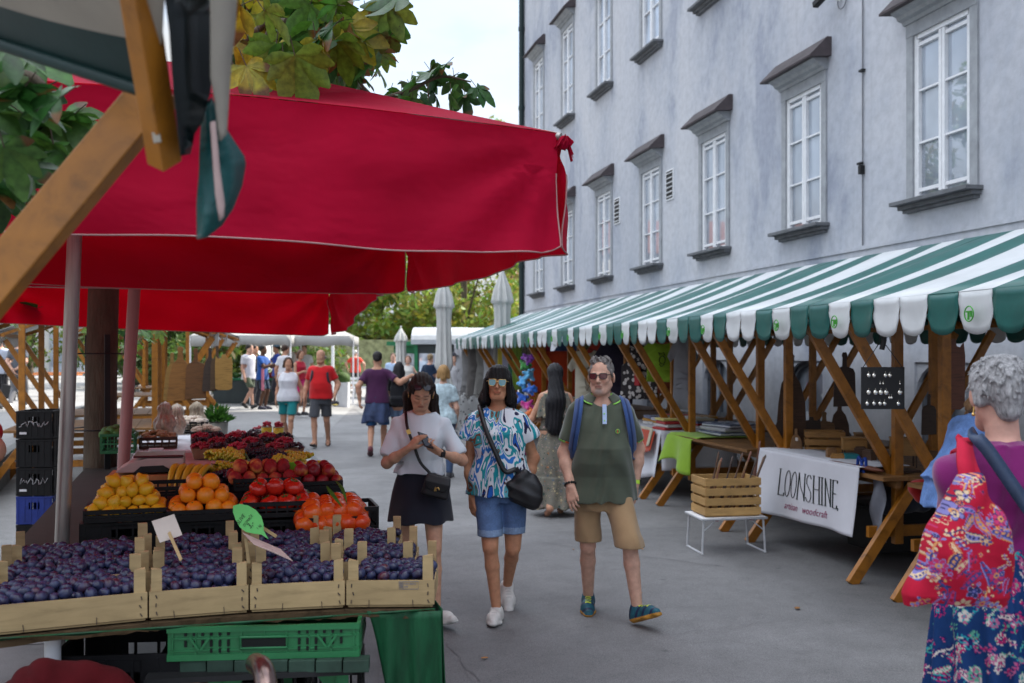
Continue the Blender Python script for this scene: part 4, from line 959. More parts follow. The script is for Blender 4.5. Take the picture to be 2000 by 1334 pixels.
b = MB(); b.tube([(.092+.012*math.cos(t), -.159-.0, 1.275+.013*math.sin(t)) for t in [i*.5 for i in range(14)]], .0026, 5, 0); b.tube([(.092, -.160, 1.262), (.092, -.160, 1.288)], .0022, 5, 1); acc(b, 'chest_emblem', [M_NEON, M_ORNG], mn, sW)
M_KHAKI = cloth((.33, .215, .115), .9, .14, 'khaki')
shorts(B, mn, sW, M_KHAKI, .520, 0, 0, .835, seed=12, amp=.013, hemr=.090)
M_TSHOE = M('teal_mesh', (.010, .085, .12), .6, .3, 40, .4, 160); M_OSOLE = M('ochre_sole', (.42, .20, .03), .6, .3, 20, .2, 100); M_YLACE = M('yellow_green_lace', (.45, .55, .03), .6); M_NAVY = M('navy_trim', (.01, .02, .06), .5)
for i in (0, 1): B.shoe(mn, i, [M_TSHOE, M_OSOLE, M_YLACE, M_NAVY], .005, sW, high=.012)
S = SDF(); H = B.headp; q = B.hq; S.ell(H((0, .020, .046)), (.0815, .099, .0875), .02, q)
for sg in (-1, 1): S.cap(H((sg*.076, -.025, .04)), H((sg*.077, -.012, -.005)), .009, .006, .01)
S.hole(H((0, -.13, -.05)), H((0, -.090, .045)), .085, .060, .008); S.hole(H((0, -.14, .0)), H((0, -.105, .070)), .07, .062, .008)
for sg in (-1, 1): S.hole(H((sg*.05, -.12, .075)), H((sg*.055, -.06, .085)), .022, .018)
for k in range(40): a_ = random.uniform(-1.3, 1.3); e_ = random.uniform(.5, 1.3); p_ = V3(.083*math.sin(a_)*math.cos(e_*.8), .02-.098*math.cos(a_)*math.cos(e_*.9), .046+.088*math.sin(e_)); S.cap(H(p_), H(p_*1.02+V3(random.uniform(-.012, .012), -.012, .010)), .009, .003, .004)
S.cut(H((0, -.5, 0)), (0, 0, -1), .01); S.cut(H((0, .06, -.045)), q @ V3(0, .35, -1));
for sg in (-1, 1): S.hole(H((sg*.10, -.01, -.03)), H((sg*.10, .03, -.03)), .030, .034)
S.warp = lambda X, Y, Z: .0024*np.sin(X*240+Z*150)*np.sin(Y*200+Z*90)
S.build('hair', hair_mat((.22, .20, .19)), mn, .0052, sW)
sunglasses(B, mn, sW, M_LENS_R, M_BLACK, (0, -.106, .008), 0, .034, .018)
b = MB(); e, wv = Vector(B.elb[0]), Vector(B.wr[0]); d = (wv-e).normalized()
for k in range(12):
 a = k*math.pi/6; u = d.cross(Vector((0, 0, 1))).normalized(); v_ = d.cross(u); b.ball(wv-d*.02+(u*math.cos(a)+v_*math.sin(a))*.035, .0095, 7, 5)
acc(b, 'bead_bracelet', M_RUB, mn, sW)
b = MB(); e, wv = Vector(B.elb[1]), Vector(B.wr[1]); d = (wv-e).normalized(); b.tube([wv-d*.035, wv-d*.010], .0355, 14, 0); b.box(wv-d*.022+Vector((.034, -.006, 0)), (.014, .034, .036), None, 1); acc(b, 'wristwatch', [M('neon_band', (.45, .70, .05), .5), M_RUB], mn, sW, .002)
bp = empty('backpack', wl(mn, (0, .20, 1.2), sW), -YAW, 'blue backpack on the back of the man in olive polo', 'backpack')
M_BLUE = cloth((.035, .075, .21), .8, .2, 'nylon'); M_BLUE2 = cloth((.012, .03, .10), .8, .2, 'nylon_edge')
S = SDF(); S.loft([(-.22, .12, .06, 0, .02, 3), (-.18, .145, .08, 0, .02, 3), (.12, .145, .085, 0, .02, 3), (.22, .10, .06, 0, 0, 3)], .02); S.build('body', M_BLUE, bp, .012, sW)
for sg in (-1, 1):
 pts = curve_pts([(sg*.125, .13, 1.36), (sg*.142, .06, 1.475), (sg*.152, -.03, 1.475), (sg*.166, -.108, 1.40), (sg*.182, -.130, 1.30), (sg*.195, -.115, 1.22), (sg*.205, -.05, 1.12), (sg*.205, .06, 1.08)])
 for wdt, t, m_, dz, nm in ((.058, .010, M_BLUE, 0, 'strap'), (.014, .004, M_BLUE2, .007, 'strap_webbing')):
  pp = [p+Vector((sg*.3, -1, .35)).normalized()*dz for p in pts]; sb = strap(pp, wdt, t, lambda p: (sg*.35, -1 if p.y < 0.02 else .2, .5)); sb.v = [tuple(wmat(mn) @ (Vector(p)*sW)) for p in sb.v]; sb.build(nm, m_, bp)
# ---------------------------------------------------------------- left market row: red canopies, fruit tables
U2, V2 = Vector((.951, .309)), Vector((-.309, .951))          # across / along the left row, in camera ground axes
ROTL = R(18) - YAW
def LW(X, Z, z=0): return cw(X, Z, z)
def cloth_mat(name, c, trl, crease=6):
 m, nt, n, bs = base_mat(name)
 a = noise_node(nt, 1.6, 5, .6); b = noise_node(nt, 260, 2); w_ = noise_node(nt, 2.6, 3, .5, stretch=(1, 1, 1.8), dist=.2)
 r = ramp(nt, a.outputs[0], [(.3, tuple(x*.78 for x in c)), (.7, tuple(x*1.12 for x in c))])
 sp = noise_node(nt, 34, 5, .8); r2 = ramp(nt, sp.outputs[0], [(.70, (1, 1, 1)), (.80, (1.3, 1.25, 1.25))])
 o = mix(nt, r.outputs[0], r2.outputs[0], 1, 'MULTIPLY')
 nt.links.new(o, bs.inputs['Base Color']); bs.inputs['Roughness'].default_value = .8; bs.inputs['Specular IOR Level'].default_value = .15; bs.inputs['Sheen Weight'].default_value = .06; bs.inputs['Sheen Tint'].default_value = (1, .5, .65, 1)
 b1 = nt.nodes.new('ShaderNodeBump'); b1.inputs['Strength'].default_value = .5; b1.inputs['Distance'].default_value = .06; nt.links.new(w_.outputs[0], b1.inputs['Height'])
 b2 = nt.nodes.new('ShaderNodeBump'); b2.inputs['Strength'].default_value = .2; b2.inputs['Distance'].default_value = .002; nt.links.new(b.outputs[0], b2.inputs['Height']); nt.links.new(b1.outputs[0], b2.inputs['Normal']); nt.links.new(b2.outputs[0], bs.inputs['Normal'])
 tr = nt.nodes.new('ShaderNodeBsdfTranslucent'); tr.inputs[0].default_value = (c[0]*1.2, c[1]*.25, c[2]*.15, 1)
 ms = nt.nodes.new('ShaderNodeMixShader'); ms.inputs[0].default_value = trl
 nt.links.new(bs.outputs[0], ms.inputs[1]); nt.links.new(tr.outputs[0], ms.inputs[2]); nt.links.new(ms.outputs[0], n['Material Output'].inputs[0]); return m
M_RED = cloth_mat('red_canvas', (.44, .0015, .033), .38)
M_HEM = M('faded_hem', (.38, .20, .20), .9)
M_STEEL = M('galvanised_pole', (.33, .31, .29), .38, .3, 4, .15, 30, metal=.6, stretch=(8, 8, .6))
def canopy(label, C, W, D, zt, zb, apex, pole, pm, seed, bot):
 """C: street-side near corner (camera axes); W leftwards, D away. bot(edge, t): height of the valance hem"""
 rt = empty('red_canopy', LW(C.x, C.y, 0), ROTL, label, 'canopy', 'red canvas canopies over the fruit tables')
 rnd = random.Random(seed); c4 = [C, C+V2*D, C-U2*W+V2*D, C-U2*W]     # street near, street far, left far, left near
 cen = C-U2*W/2+V2*D/2
 def edge(i, t): a, b = c4[i], c4[(i+1) % 4]; return a+(b-a)*t
 def ez(i, t): return zt(i, t)
 for i in range(4):
  b = MB()
  def rf(u, v, i=i):
   e = edge(i, u); p = e+(cen-e)*v; z = lerp(ez(i, u), apex+.06*math.sin(math.pi*v), v)-.045*math.sin(math.pi*u)*math.sin(math.pi*v)*1.2
   return LW(p.x, p.y, z+.004)
  b.grid(rf, 18, 10); o = b.build('roof_panel', M_RED, rt)
 names = ['street', 'far', 'left', 'near']
 for i in range(4):
  b = MB(); nu, nv = 60, 14
  a, e = c4[i], c4[(i+1) % 4]; L = (e-a).length; d = (e-a)/L; out = Vector((d.y, -d.x))
  if (out.dot(edge(i, .5)-cen)) < 0: out = -out
  ph = rnd.uniform(0, 6)
  def vf(u, v, i=i, d=d, out=out, L=L, ph=ph):
   s = lerp(.018, L-.018, u); t = s/L; p = edge(i, t); top = ez(i, t); bo = bot(i, t)
   cr = min(1, min(s, L-s)/.10)          # rounded lower corners
   bo2 = bo+(.055*(1-math.sqrt(max(0, 1-(1-cr)**2))) if cr < 1 else 0)
   z = lerp(top, bo2, v)
   w_ = .022*math.sin(5.2*s+ph+1.2*v)*v + .012*math.sin(11*s+2*ph-3*v)*v + .03*v*v - .012*math.exp(-((v-.09)/.02)**2)
   cr_ = min(s, L-s); dg = (.030*math.sin(9*math.atan2(v*.48, cr_+.02)*1.6+ph)*math.exp(-cr_/.8)*min(1, math.hypot(v*.48, cr_)/.2)+.006*math.sin(21*(v*.5+.3*s)+ph))*min(1, v*3)   # pulls running from the corners
   q = p+out*(w_+dg); return LW(q.x, q.y, z)
  b.grid(vf, nu, nv)
  b.tube([vf(k/120, 1.0)-Vector((0, 0, .001)) for k in range(121)], .0038, 5, 1);
  for uu in (0, 1): b.tube([vf(uu, .35+.65*k/10) for k in range(11)], .0035, 5, 1)
  b.build('valance', [M_RED, M_HEM], rt)
 for i in range(4):
  b = MB(); p0 = c4[i]; b.tube([LW(p0.x, p0.y, ez(i, 0)-.01), LW(cen.x, cen.y, apex-.03)], .016, 8); b.build('rib', M_STEEL, rt)
 if pole:
  b = MB(); b.tube(pole[0], pole[1], 16); b.tube([pole[0][0], pole[0][0]+Vector((0, 0, .02))], pole[1][0]*2.2, 16); b.build('pole', pm, rt)
 return rt, vf
C1 = Vector((.198, 4.05))
def zt1(i, t): return 2.648+.055*math.sin(math.pi*(t if i != 3 else 1-t)) if i == 3 else 2.648+.015*math.sin(math.pi*t)
def b1(i, t):
 base = 2.167+.010*math.sin(9*t+i)
 if i == 3: base = 2.167+.006*math.sin(14*t)+.010*math.sin(5*t)
 if i == 1: base = 2.175-.02*math.sin(math.pi*t)+.035*t
 return base
def line3(a, b, n=12): return [a+(b-a)*(i/n) for i in range(n+1)]
def pole_line(p_top, p_low, zt_):
 d = (p_low-p_top); k = (0-p_top.z)/d.z; bot = p_top+d*k; k2 = (zt_-p_top.z)/d.z; top = p_top+d*k2
 return line3(bot, top)
pl = pole_line(P(146, 460, 4.75), P(123, 1010, 4.75), 2.95)
can1, _ = canopy('red canvas canopy over the plum and lemon table, on a grey steel pole', C1, 3.0, 3.0, zt1, b1, 3.22, (pl, [.034]*13), M_STEEL, 3, b1)
b = MB(); kc = LW(C1.x+.012, C1.y-.012, 2.61)
for k in range(16):
 a = random.uniform(0, 6.28); b.beam(kc+Vector((math.cos(a)*.01, math.sin(a)*.01, .02)), kc+Vector((math.cos(a)*.038, math.sin(a)*.038, random.uniform(-.075, .03))), .022, .003, (math.sin(a), 0, .4))
b.ball(kc, (.024, .024, .03), 10, 8); b.build('corner_knot', M_RED, can1)
C2 = Vector((-.918, 7.0))
def zt2(i, t): return {0: lerp(2.655, 2.44, t), 1: lerp(2.44, 2.50, t), 2: lerp(2.50, 2.66, t), 3: 2.66}[i]
def b2(i, t): return {0: lerp(2.175, 1.93, smooth1(t))+.015*math.sin(9*t), 1: lerp(1.93, 2.035, t)-.01*math.sin(math.pi*t), 2: 2.05, 3: 2.18}[i]
pl2 = pole_line(P(261, 590, 6.9), P(241, 912, 6.9), 2.85)
M_PINKP = M('faded_pink_pole', (.36, .17, .16), .5, .2, 4, .1, 30, stretch=(6, 6, .5))
can2, _ = canopy('red canvas canopy behind the first one, on a faded pink pole', C2, 3.0, 2.62, zt2, b2, 3.1, (pl2, [.041]*13), M_PINKP, 5, b2)
# ---------------------------------------------------------------- green and white awning corner close overhead
aw = empty('awning_corner', P(300, 100, 1.8), 0, 'amber timber corner of a green and white awning close overhead', 'awning')
M_DGREEN = M('dark_green_cloth', (.004, .030, .028), .45, .3, 4, .2, 30, spec=.4, trl=.1); M_CREAM = M('cream_cloth', (.42, .38, .32), .8, .15, 4, .2, 30, trl=.25)
M_BLKG = M('black_green_cloth', (.004, .008, .009), .35, .3, 5, .2, 20, spec=.5); M_TEAL = M('teal_cloth', (.006, .075, .075), .4, .3, 4, .15, 20, trl=.2)
b = MB(); b.beam(P(-80, 640, 1.95), P(312, 172, 2.06), .086, .05, FW); b.build('brace', M_AMBER, aw, bevel=.003)
b = MB(); b.beam(P(322, 318, 1.92), P(262, -60, 1.66), .042, .05, FW+RT*.35); b.build('rafter', M_AMBER, aw, bevel=.003)
b = MB(); b.box(P(306, 268, 1.845), (.014, .004, .02), (0, R(-10), -YAW)); b.build('staple_plate', M_CREAM, aw)
ee = [P(-60, 62, 2.05), P(310, 182, 1.86), P(330, -190, 1.50), P(-190, -240, 1.75)]
def awf(u, v):
 a = ee[0].lerp(ee[1], u); c = ee[3].lerp(ee[2], u); return a.lerp(c, v)+Vector((0, 0, -.012*math.sin(math.pi*v)*math.sin(math.pi*u)))
b = MB(); b.grid(awf, 16, 20, matfn=lambda i, j: 0 if j < 6 else 1); o = b.build('canopy', [M_DGREEN, M_CREAM], aw); so = o.modifiers.new('cloth', 'SOLIDIFY'); so.thickness = .003
b = MB(); b.tube([awf(u/10, 0)+Vector((0, 0, -.004)) for u in range(11)], .014, 8); b.build('edge_roll', M_DGREEN, aw)
def hang(name, m, pts, Zf, t=.004):
 """cloth that hangs in folds: outline measured on the picture, own depth by a fold function, real thickness"""
 n = len(pts); q = MB(); pp = []
 for i in range(n):
  a, c = Vector(pts[i]), Vector(pts[(i+1) % n]); k = max(1, int((c-a).length/18)); pp += [a.lerp(c, j/k) for j in range(k)]
 bm = bmesh.new(); vs = [bm.verts.new((p.x, p.y, 0)) for p in pp]; f = bm.faces.new(vs); bmesh.ops.triangulate(bm, faces=[f]); bmesh.ops.subdivide_edges(bm, edges=[e for e in bm.edges if len(e.link_faces) == 2], cuts=1); bmesh.ops.triangulate(bm, faces=bm.faces[:])
 bm.verts.ensure_lookup_table(); q.add([P(v.co.x, v.co.y, Zf(v.co.x, v.co.y)) for v in bm.verts], [tuple(v.index for v in fc.verts) for fc in bm.faces], 0, True); bm.free()
 o = q.build(name, m, aw); so = o.modifiers.new('cloth', 'SOLIDIFY'); so.thickness = t; return o
hang('side_flap', M_BLKG, [(318, -30), (420, -30), (414, 100), (411, 180), (396, 238), (380, 262), (368, 300), (352, 304), (338, 180), (330, 60)], lambda x, y: 1.72+.0016*(x-318)+.03*math.sin(x*.09)+.0003*y)
hang('flap_lining', M_CREAM, [(410, -30), (462, -30), (456, 60), (448, 130), (440, 262), (428, 275), (419, 200), (410, 150)], lambda x, y: 1.80+.0014*(x-410)+.0002*y)
hang('scallop', M_TEAL, [(398, 215), (414, 190), (432, 240), (452, 272), (474, 305), (477, 320), (470, 362), (452, 408), (430, 440), (404, 464), (388, 467), (387, 400), (392, 290)], lambda x, y: 1.86+.0020*abs(x-412)+.0001*y)
hang('piping', M('pink_piping', (.45, .32, .30), .8), [(410, 240), (420, 236), (428, 330), (438, 400), (436, 424), (428, 432), (420, 380), (414, 300)], lambda x, y: 1.84+.0006*abs(x-412)+.0001*y)
# ---------------------------------------------------------------- the long fruit table
TB = Vector((-.2886, 3.74)); TZ = .80
def LT(u, v, z=0): p = TB+U2*u+V2*v; return LW(p.x, p.y, z)
def rowpos(px, Z): d = Vector(((px-1000)/F*Z, Z))-TB; return d.dot(U2), d.dot(V2)
tab = empty('market_table', LT(-.8, 1, 0), ROTL, 'long green-legged plank table carrying the plum crates', 'table')
M_BARK = wood('rough_plank', (.085, .055, .03), .4, .9, .1, sx=(3, 3, 3), scale=5, bmp=.8); M_GRN = M('green_paint', (.02, .16, .055), .45, .3, 6, .25, 40)
FR = [Vector((-.2886, 3.74)), Vector((-.6236, 3.73)), Vector((-.966, 3.66)), Vector((-1.297, 3.55)), Vector((-1.80, 3.33))]
ROWV = Vector((-.11, .335))
for k in range(4):   # planks run away from the viewer, one under each column
 b = MB(); a, c = FR[k+1], FR[k]; dn = Vector((-(c-a).y, (c-a).x)).normalized(); a2, c2 = a-dn*.018, c-dn*.018
 e1, e2 = a+ROWV*3.3, c+ROWV*3.3; z0, z1 = TZ-.030, TZ-.004
 n = 14; wob_ = lambda i: Vector((0, 0, random.uniform(-.006, .004)))
 for i in range(n):
  t0, t1 = i/n, (i+1)/n; p0, p1 = a2.lerp(c2, t0), a2.lerp(c2, t1); q0, q1 = e1.lerp(e2, t0), e1.lerp(e2, t1)
  if i == 0: lo0 = wob_(0)
  lo1 = wob_(i); vs = [LW(p0.x, p0.y, z0)+lo0, LW(p1.x, p1.y, z0)+lo1, LW(p1.x, p1.y, z1), LW(p0.x, p0.y, z1), LW(q0.x, q0.y, z0), LW(q1.x, q1.y, z0), LW(q1.x, q1.y, z1), LW(q0.x, q0.y, z1)]
  b.add(vs, [(0, 1, 2, 3), (3, 2, 6, 7), (1, 0, 4, 5), (4, 7, 6, 5)]); lo0 = lo1
 b.build('plank', M_BARK, tab)
b = MB(); b.box(LT(-.86, 3.95, .775), (1.7, 5.4, .04), (0, 0, ROTL)); b.build('rear_top', M('dark_boards', (.030, .022, .016), .9), tab)
SH = .655
for k in range(7):
 b = MB(); x0 = 356+k*52.6; p = P(x0+25, 1268, 3.60); b.box(Vector((p.x, p.y, SH-.022)), (.092, .07, .044), (0, 0, R(5)-YAW)); b.build('shelf_slat', M('weathered_green', (.022, .050, .034), .7, .4, 8, .4, 50), tab, bevel=.003)
b = MB(); b.box(LT(-.62, .35, SH-.05), (.72, .70, .02), (0, 0, R(9)-YAW)); b.build('shelf', M_BLACK, tab)
for px in (668, 420, 560):
 p = P(px, 1290, 3.68 if px > 600 else (3.6 if px < 500 else 4.1)); b = MB(); b.beam((p.x, p.y, 0), (p.x, p.y, SH-.03), .045, .045); b.build('leg', M_GRN, tab)
 if px != 560:
  sg = -1 if px > 600 else 1; b = MB(); b.prism([(0, 0), (sg*.13, 0), (0, -.15)], lambda x, z, t: Vector((p.x, p.y, SH-.048+z))+RT*x+FW*(t-.004), .008); b.build('bracket', M_GRN, tab)
for u, v in ((-.08, 5.9), (-1.6, 5.9), (-1.6, 3.0), (-.1, 3.0)):
 b = MB(); b.beam(LT(u, v, 0), LT(u, v, .76), .05, .05); b.build('leg', M_GRN, tab)
b = MB(); p = P(103, 1270, 3.5); b.tube([Vector((p.x, p.y, 0)), Vector((p.x, p.y, .775))], .028, 12); b.build('white_leg', M_WHITE, tab)
# ---------------------------------------------------------------- plum crates
M_CRATE = wood('poplar_veneer', (.46, .33, .17), .72, .75, .15, sx=(1.2, 1.2, 9), scale=2.5, bmp=.15)
M_STAPLE = M('rusty_staple', (.05, .035, .03), .5)
def plum_crate(label, a, c, depth, hgt=.100, first=[0]):
 """a, c: left and right front lower corners in camera axes"""
 ctr = (a+c)/2; d = (c-a); wd = d.length-.006; d.normalize(); ang = math.atan2(d.y, d.x)-YAW
 r = empty('plum_crate', LW(ctr.x, ctr.y, TZ), ang, label, 'crate', 'thin wooden crates of plums on the front of the table')
 def part(b, nm): return b.build(nm, [M_CRATE, M_STAPLE], r, world=False)
 for y, nm in ((.003, 'front_board'), (depth-.003, 'back_board')):
  b = MB(); b.box((0, y, .008+hgt/2), (wd, .005, hgt-.008))
  for sx in (-1, 1):
   for z in (.025, .055, .085): b.box((sx*(wd/2-.022+random.uniform(-.004, .004)), y-.004 if y < .1 else y+.004, z), (.0035, .003, .013), (0, R(random.uniform(-40, 10)), 0), 1)
  for fx in (-.2, .2): b.box((fx*wd+random.uniform(-.02, .02), y-.004 if y < .1 else y+.004, .018), (.002, .003, .026), (0, R(random.uniform(-8, 8)), 0), 1)
  part(b, nm)
 for sx in (-1, 1):
  b = MB(); b.box((sx*(wd/2-.003), depth/2, .008+hgt/2-.006), (.005, depth-.014, hgt-.022)); part(b, 'side_board')
  for y in (.006, depth-.006):
   sy = 1 if y < .1 else -1; b = MB(); x0 = sx*(wd/2-.006); hh = random.uniform(.172, .190); w_ = random.uniform(.034, .040)
   b.prism([(x0, y), (x0-sx*w_, y), (x0, y+sy*w_)] if sx*sy > 0 else [(x0, y), (x0, y+sy*w_), (x0-sx*w_, y)], lambda x, yy, t: Vector((x, yy, .006+t)), hh); part(b, 'corner_post')
 b = MB(); b.box((0, depth/2, .006), (wd-.012, depth-.012, .006)); part(b, 'base')
 return r, wd, depth
def bloom_mat():
 m, nt, n, bs = base_mat('plum_skin'); oi = nt.nodes.new('ShaderNodeObjectInfo')
 r0 = ramp(nt, oi.outputs['Random'], [(0, (.008, .009, .034)), (.5, (.013, .012, .042)), (.86, (.020, .009, .026)), (.97, (.060, .009, .014))])
 # pale waxy bloom, rubbed off in places
 nz = noise_node(nt, 26, 5, .65); rr = ramp(nt, nz.outputs[0], [(.40, 0), (.66, .75)]); o = mix(nt, r0.outputs[0], (.036, .048, .118), rr.outputs[0])
 nt.links.new(o, bs.inputs['Base Color']); r2 = ramp(nt, nz.outputs[0], [(.38, .22), (.66, .52)]); nt.links.new(r2.outputs[0], bs.inputs['Roughness']); bs.inputs['Specular IOR Level'].default_value = .45
 nz2 = noise_node(nt, 120, 2); bump(nt, bs, nz2.outputs[0], .1, .001); return m
M_PLUM = bloom_mat()
def plum_mesh(seam):
 b = MB(); b.ball((0, 0, 0), (.0185, .0185, .0235), 16, 10, squash=lambda p: p*(1-.07*math.exp(-((p.y-1)/.25)**2-(p.x/.18)**2)-.10*math.exp(-((p.z-1)/.06)**2)))
 return b
pm_ob = plum_mesh(1); PLUMS = []
CL_COL = ['far end by the street', 'beside the end column', 'under the green price leaf', 'widest']
COLN = ['right-angled street corner', 'second column from the street', 'third column from the street', 'wide column']
colname = ['the column nearest the street', 'the column under the leaf-shaped price sign', 'the column with the blank card on a stick', 'the wide column away from the street']
rowname = ['front', 'middle', 'rear']; CRATES = []
for k in range(4):
 for r in range(3):
  a, c = FR[k+1]+ROWV*r, FR[k]+ROWV*r
  if k == 3: a = a+Vector((0, 0));
  extra = ' with a stamped front board' if (k == 0 and r == 0) else (' with a stained front board' if (k == 1 and r == 0) else '')
  CRATES.append(plum_crate('%s plum crate in %s%s' % (rowname[r], colname[k], extra), a, c, .322 if k < 3 else .326)+(k, r))
camw = Vector((0, 0, CH)); rp = random.Random(11)
for cr, wd, dp, k, r in CRATES:
 q = wmat(cr); st = .0375; nx = int((wd-.03)/st); ny = int((dp-.02)/st)
 for lay in (0, 1):
  for j in range(ny):
   for i in range(nx):
    x = -wd/2+.015+(i+.5+(.25 if j % 2 else -.25)+(.5*lay))*((wd-.03)/nx); y = .012+(j+.5+.5*lay)*((dp-.024)/ny)
    if abs(x) > wd/2-.020 or y > dp-.018: continue
    if abs(x) > wd/2-.048 and (y < .045 or y > dp-.045): continue
    ux, uy = x/(wd/2), (y-dp/2)/(dp/2); dome = .016*(1-ux**4)*(1-uy**4)
    z = (.078 if lay == 0 else .104)+dome+rp.uniform(-.008, .008)
    if lay == 1 and rp.random() < .12: continue
    if y < .05: z -= .012*(1-y/.05)+.004
    loc = q @ Vector((x+rp.uniform(-.005, .005), y+rp.uniform(-.005, .005), z))
    PLUMS.append((loc, lay, k, r, Euler((rp.uniform(0, 6.28), rp.uniform(0, 6.28), rp.uniform(0, 6.28))), rp.uniform(.88, 1.14)))
tops = sorted([i for i in range(len(PLUMS)) if PLUMS[i][1] == 1], key=lambda i: (PLUMS[i][0]-camw).length)
ind = set(tops[:300]); proto_plum = None; bulk = MB()
for i, (loc, lay, k, r, eu, s) in enumerate(PLUMS):
 if i in ind:
  if proto_plum is None: proto_plum = pm_ob.build('plum', M_PLUM); o = proto_plum
  else: o = proto_plum.copy(); col.objects.link(o)
  o.location = loc; o.rotation_euler = eu; o.scale = (s, s, s)
  tag(o, 'dark blue plum with pale bloom heaped in the wooden crates', 'plum', 'plums heaped in the wooden crates')
 else:
  qm = eu.to_matrix()*s; lo = MB(); lo.ball((0, 0, 0), (.0185, .0185, .0235), 9, 6); bulk.add([loc+qm @ Vector(p) for p in lo.v], lo.f, 0, True)
def bulk_plum_mat():
 m, nt, n, bs = base_mat('plum_skin_heap'); vo = nt.nodes.new('ShaderNodeTexVoronoi'); vo.inputs['Scale'].default_value = 26; tc = nt.nodes.new('ShaderNodeTexCoord'); nt.links.new(tc.outputs['Object'], vo.inputs['Vector'])
 r0 = ramp(nt, vo.outputs['Color'], [(0.1, (.010, .011, .036)), (.5, (.018, .015, .048)), (.8, (.026, .010, .026))]); nz = noise_node(nt, 26, 5, .65); rr = ramp(nt, nz.outputs[0], [(.40, 0), (.66, .75)])
 nt.links.new(mix(nt, r0.outputs[0], (.036, .048, .118), rr.outputs[0]), bs.inputs['Base Color']); r2 = ramp(nt, nz.outputs[0], [(.38, .22), (.66, .52)]); nt.links.new(r2.outputs[0], bs.inputs['Roughness']); return m
tag(bulk.build('heaped_plums', bulk_plum_mat()), 'lower and rear plums filling the wooden crates', 'plums', kind='stuff')
# ink stamp on the first crate
def on_board(cr, txts, wd):
 b = MB()
 for txt, size, x, z, sh in txts:
  vs, fs = text_mesh(txt, size, .0003, sh); b.add([(x+v.x, -.0015-v.z, z+v.y) for v in vs], fs)
 return b
cr0 = [c for c in CRATES if c[3] == 0 and c[4] == 0][0]; b = on_board(cr0[0], [('HO-RDO', .011, .052, .087, 0), ('MT', .011, .052, .075, 0)], 0)
b.tube([(.032, -.0015, .099), (.105, -.0015, .099), (.105, -.0015, .071), (.032, -.0015, .071), (.032, -.0015, .099)], .0007, 4); b.tube([(.048, -.0015, .099), (.048, -.0015, .071)], .0006, 4)
for k in range(3): b.tube([(.036+.004*k, -.0015, .096), (.036+.004*k, -.0015, .075)], .0009, 4)
fb = [ch for ch in cr0[0].children if ch.name.startswith('front_board')][0]; b.build('ink_stamp', M('blue_ink', (.10, .13, .22), .8), fb, world=False)
M_MOULD = M('mould_stain', (.10, .075, .04), .9)
# ---------------------------------------------------------------- black plastic crates
M_BPL = M('black_plastic', (.006, .006, .007), .5, .3, 12, .1, 80, spec=.25); M_GPL = M('green_plastic', (.016, .15, .05), .42, .15, 8, .1, 60, spec=.5); M_BLPL = M('blue_plastic', (.01, .03, .22), .42, .2, 8, .1, 60)
def plastic_crate(name, label, loc, rz, w, d, h, m, style=0, group=None, cat='crate'):
 r = empty(name, loc, rz, label, cat, group); t = .008
 b = MB(); b.box((0, 0, .006), (w-.02, d-.02, .010)); b.build('base', m, r, world=False)
 for ax, L, off in ((0, w, d/2), (0, w, -d/2), (1, d-.02, w/2), (1, d-.02, -w/2)):
  b = MB()
  def bx(x, z, sx, sz, dp=t, o=0):
   c = (x, off-(o if off > 0 else -o), z) if ax == 0 else (off-(o if off > 0 else -o), x, z); b.box(c, (sx, dp, sz) if ax == 0 else (dp, sx, sz))
  bx(0, h-.010, L, .020, .014, .003); bx(0, .012, L, .022, .012, .003)
  if style == 0:
   n = max(4, int(L/.05))
   for k in range(n+1): bx(-L/2+.006+k*(L-.012)/n, h/2, .009, h-.03)
   bx(0, h*.5, L-.01, .012, .006)
  elif style == 1:   # ribbed sheet with slots, raised frame and a hand hole
   bx(0, h*.5, L-.004, h-.03, .004, .006)
   for k in range(9): bx(-L/2+.02+k*(L-.04)/8, h/2, .006, h-.03, .007, .002)
   for z in (.30, .66): bx(0, h*z, L-.02, .006, .007, .002)
  else:              # solid sides with a hand slot
   bx(-L*.32, h*.5, L*.34, h-.03); bx(L*.32, h*.5, L*.34, h-.03); bx(0, h*.30, L*.32, h*.48); bx(0, h*.86, L*.32, h*.14)
   for k in range(6): bx(-L/2+.02+k*(L-.04)/5, h/2, .010, h-.03, .012, -.001)
  b.build('side', m, r, world=False)
 return r
gc = plastic_crate('vegetable_crate', 'green slotted plastic crate on the shelf under the plum table', LW((532-1000)/F*3.78, 3.78, SH), R(5)-YAW, .68, .40, .122, M_GPL, 1)
sd = [c for c in gc.children if c.name.startswith('side')][1]
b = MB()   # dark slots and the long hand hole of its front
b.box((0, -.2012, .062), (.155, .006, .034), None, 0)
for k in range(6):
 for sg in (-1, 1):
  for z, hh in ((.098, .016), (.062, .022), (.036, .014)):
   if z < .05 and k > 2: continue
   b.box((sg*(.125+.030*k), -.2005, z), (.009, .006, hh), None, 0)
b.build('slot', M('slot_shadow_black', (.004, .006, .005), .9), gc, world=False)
for sg in (-1, 1): b = MB(); b.beam((sg*.19, -.204, .085), (sg*.225, -.204, .035), .008, .006, (0, 1, 0)); b.beam((sg*.26, -.204, .085), (sg*.225, -.204, .035), .008, .006, (0, 1, 0)); b.build('moulded_rib', M_GPL, gc, world=False)
b = MB()
b.tube([(-.083, -.204, .082), (.083, -.204, .082), (.083, -.204, .042), (-.083, -.204, .042), (-.083, -.204, .082)], .005, 6)
b.build('moulded_frame', M_GPL, gc, world=False)
GB = 'black plastic crates stacked under the table'
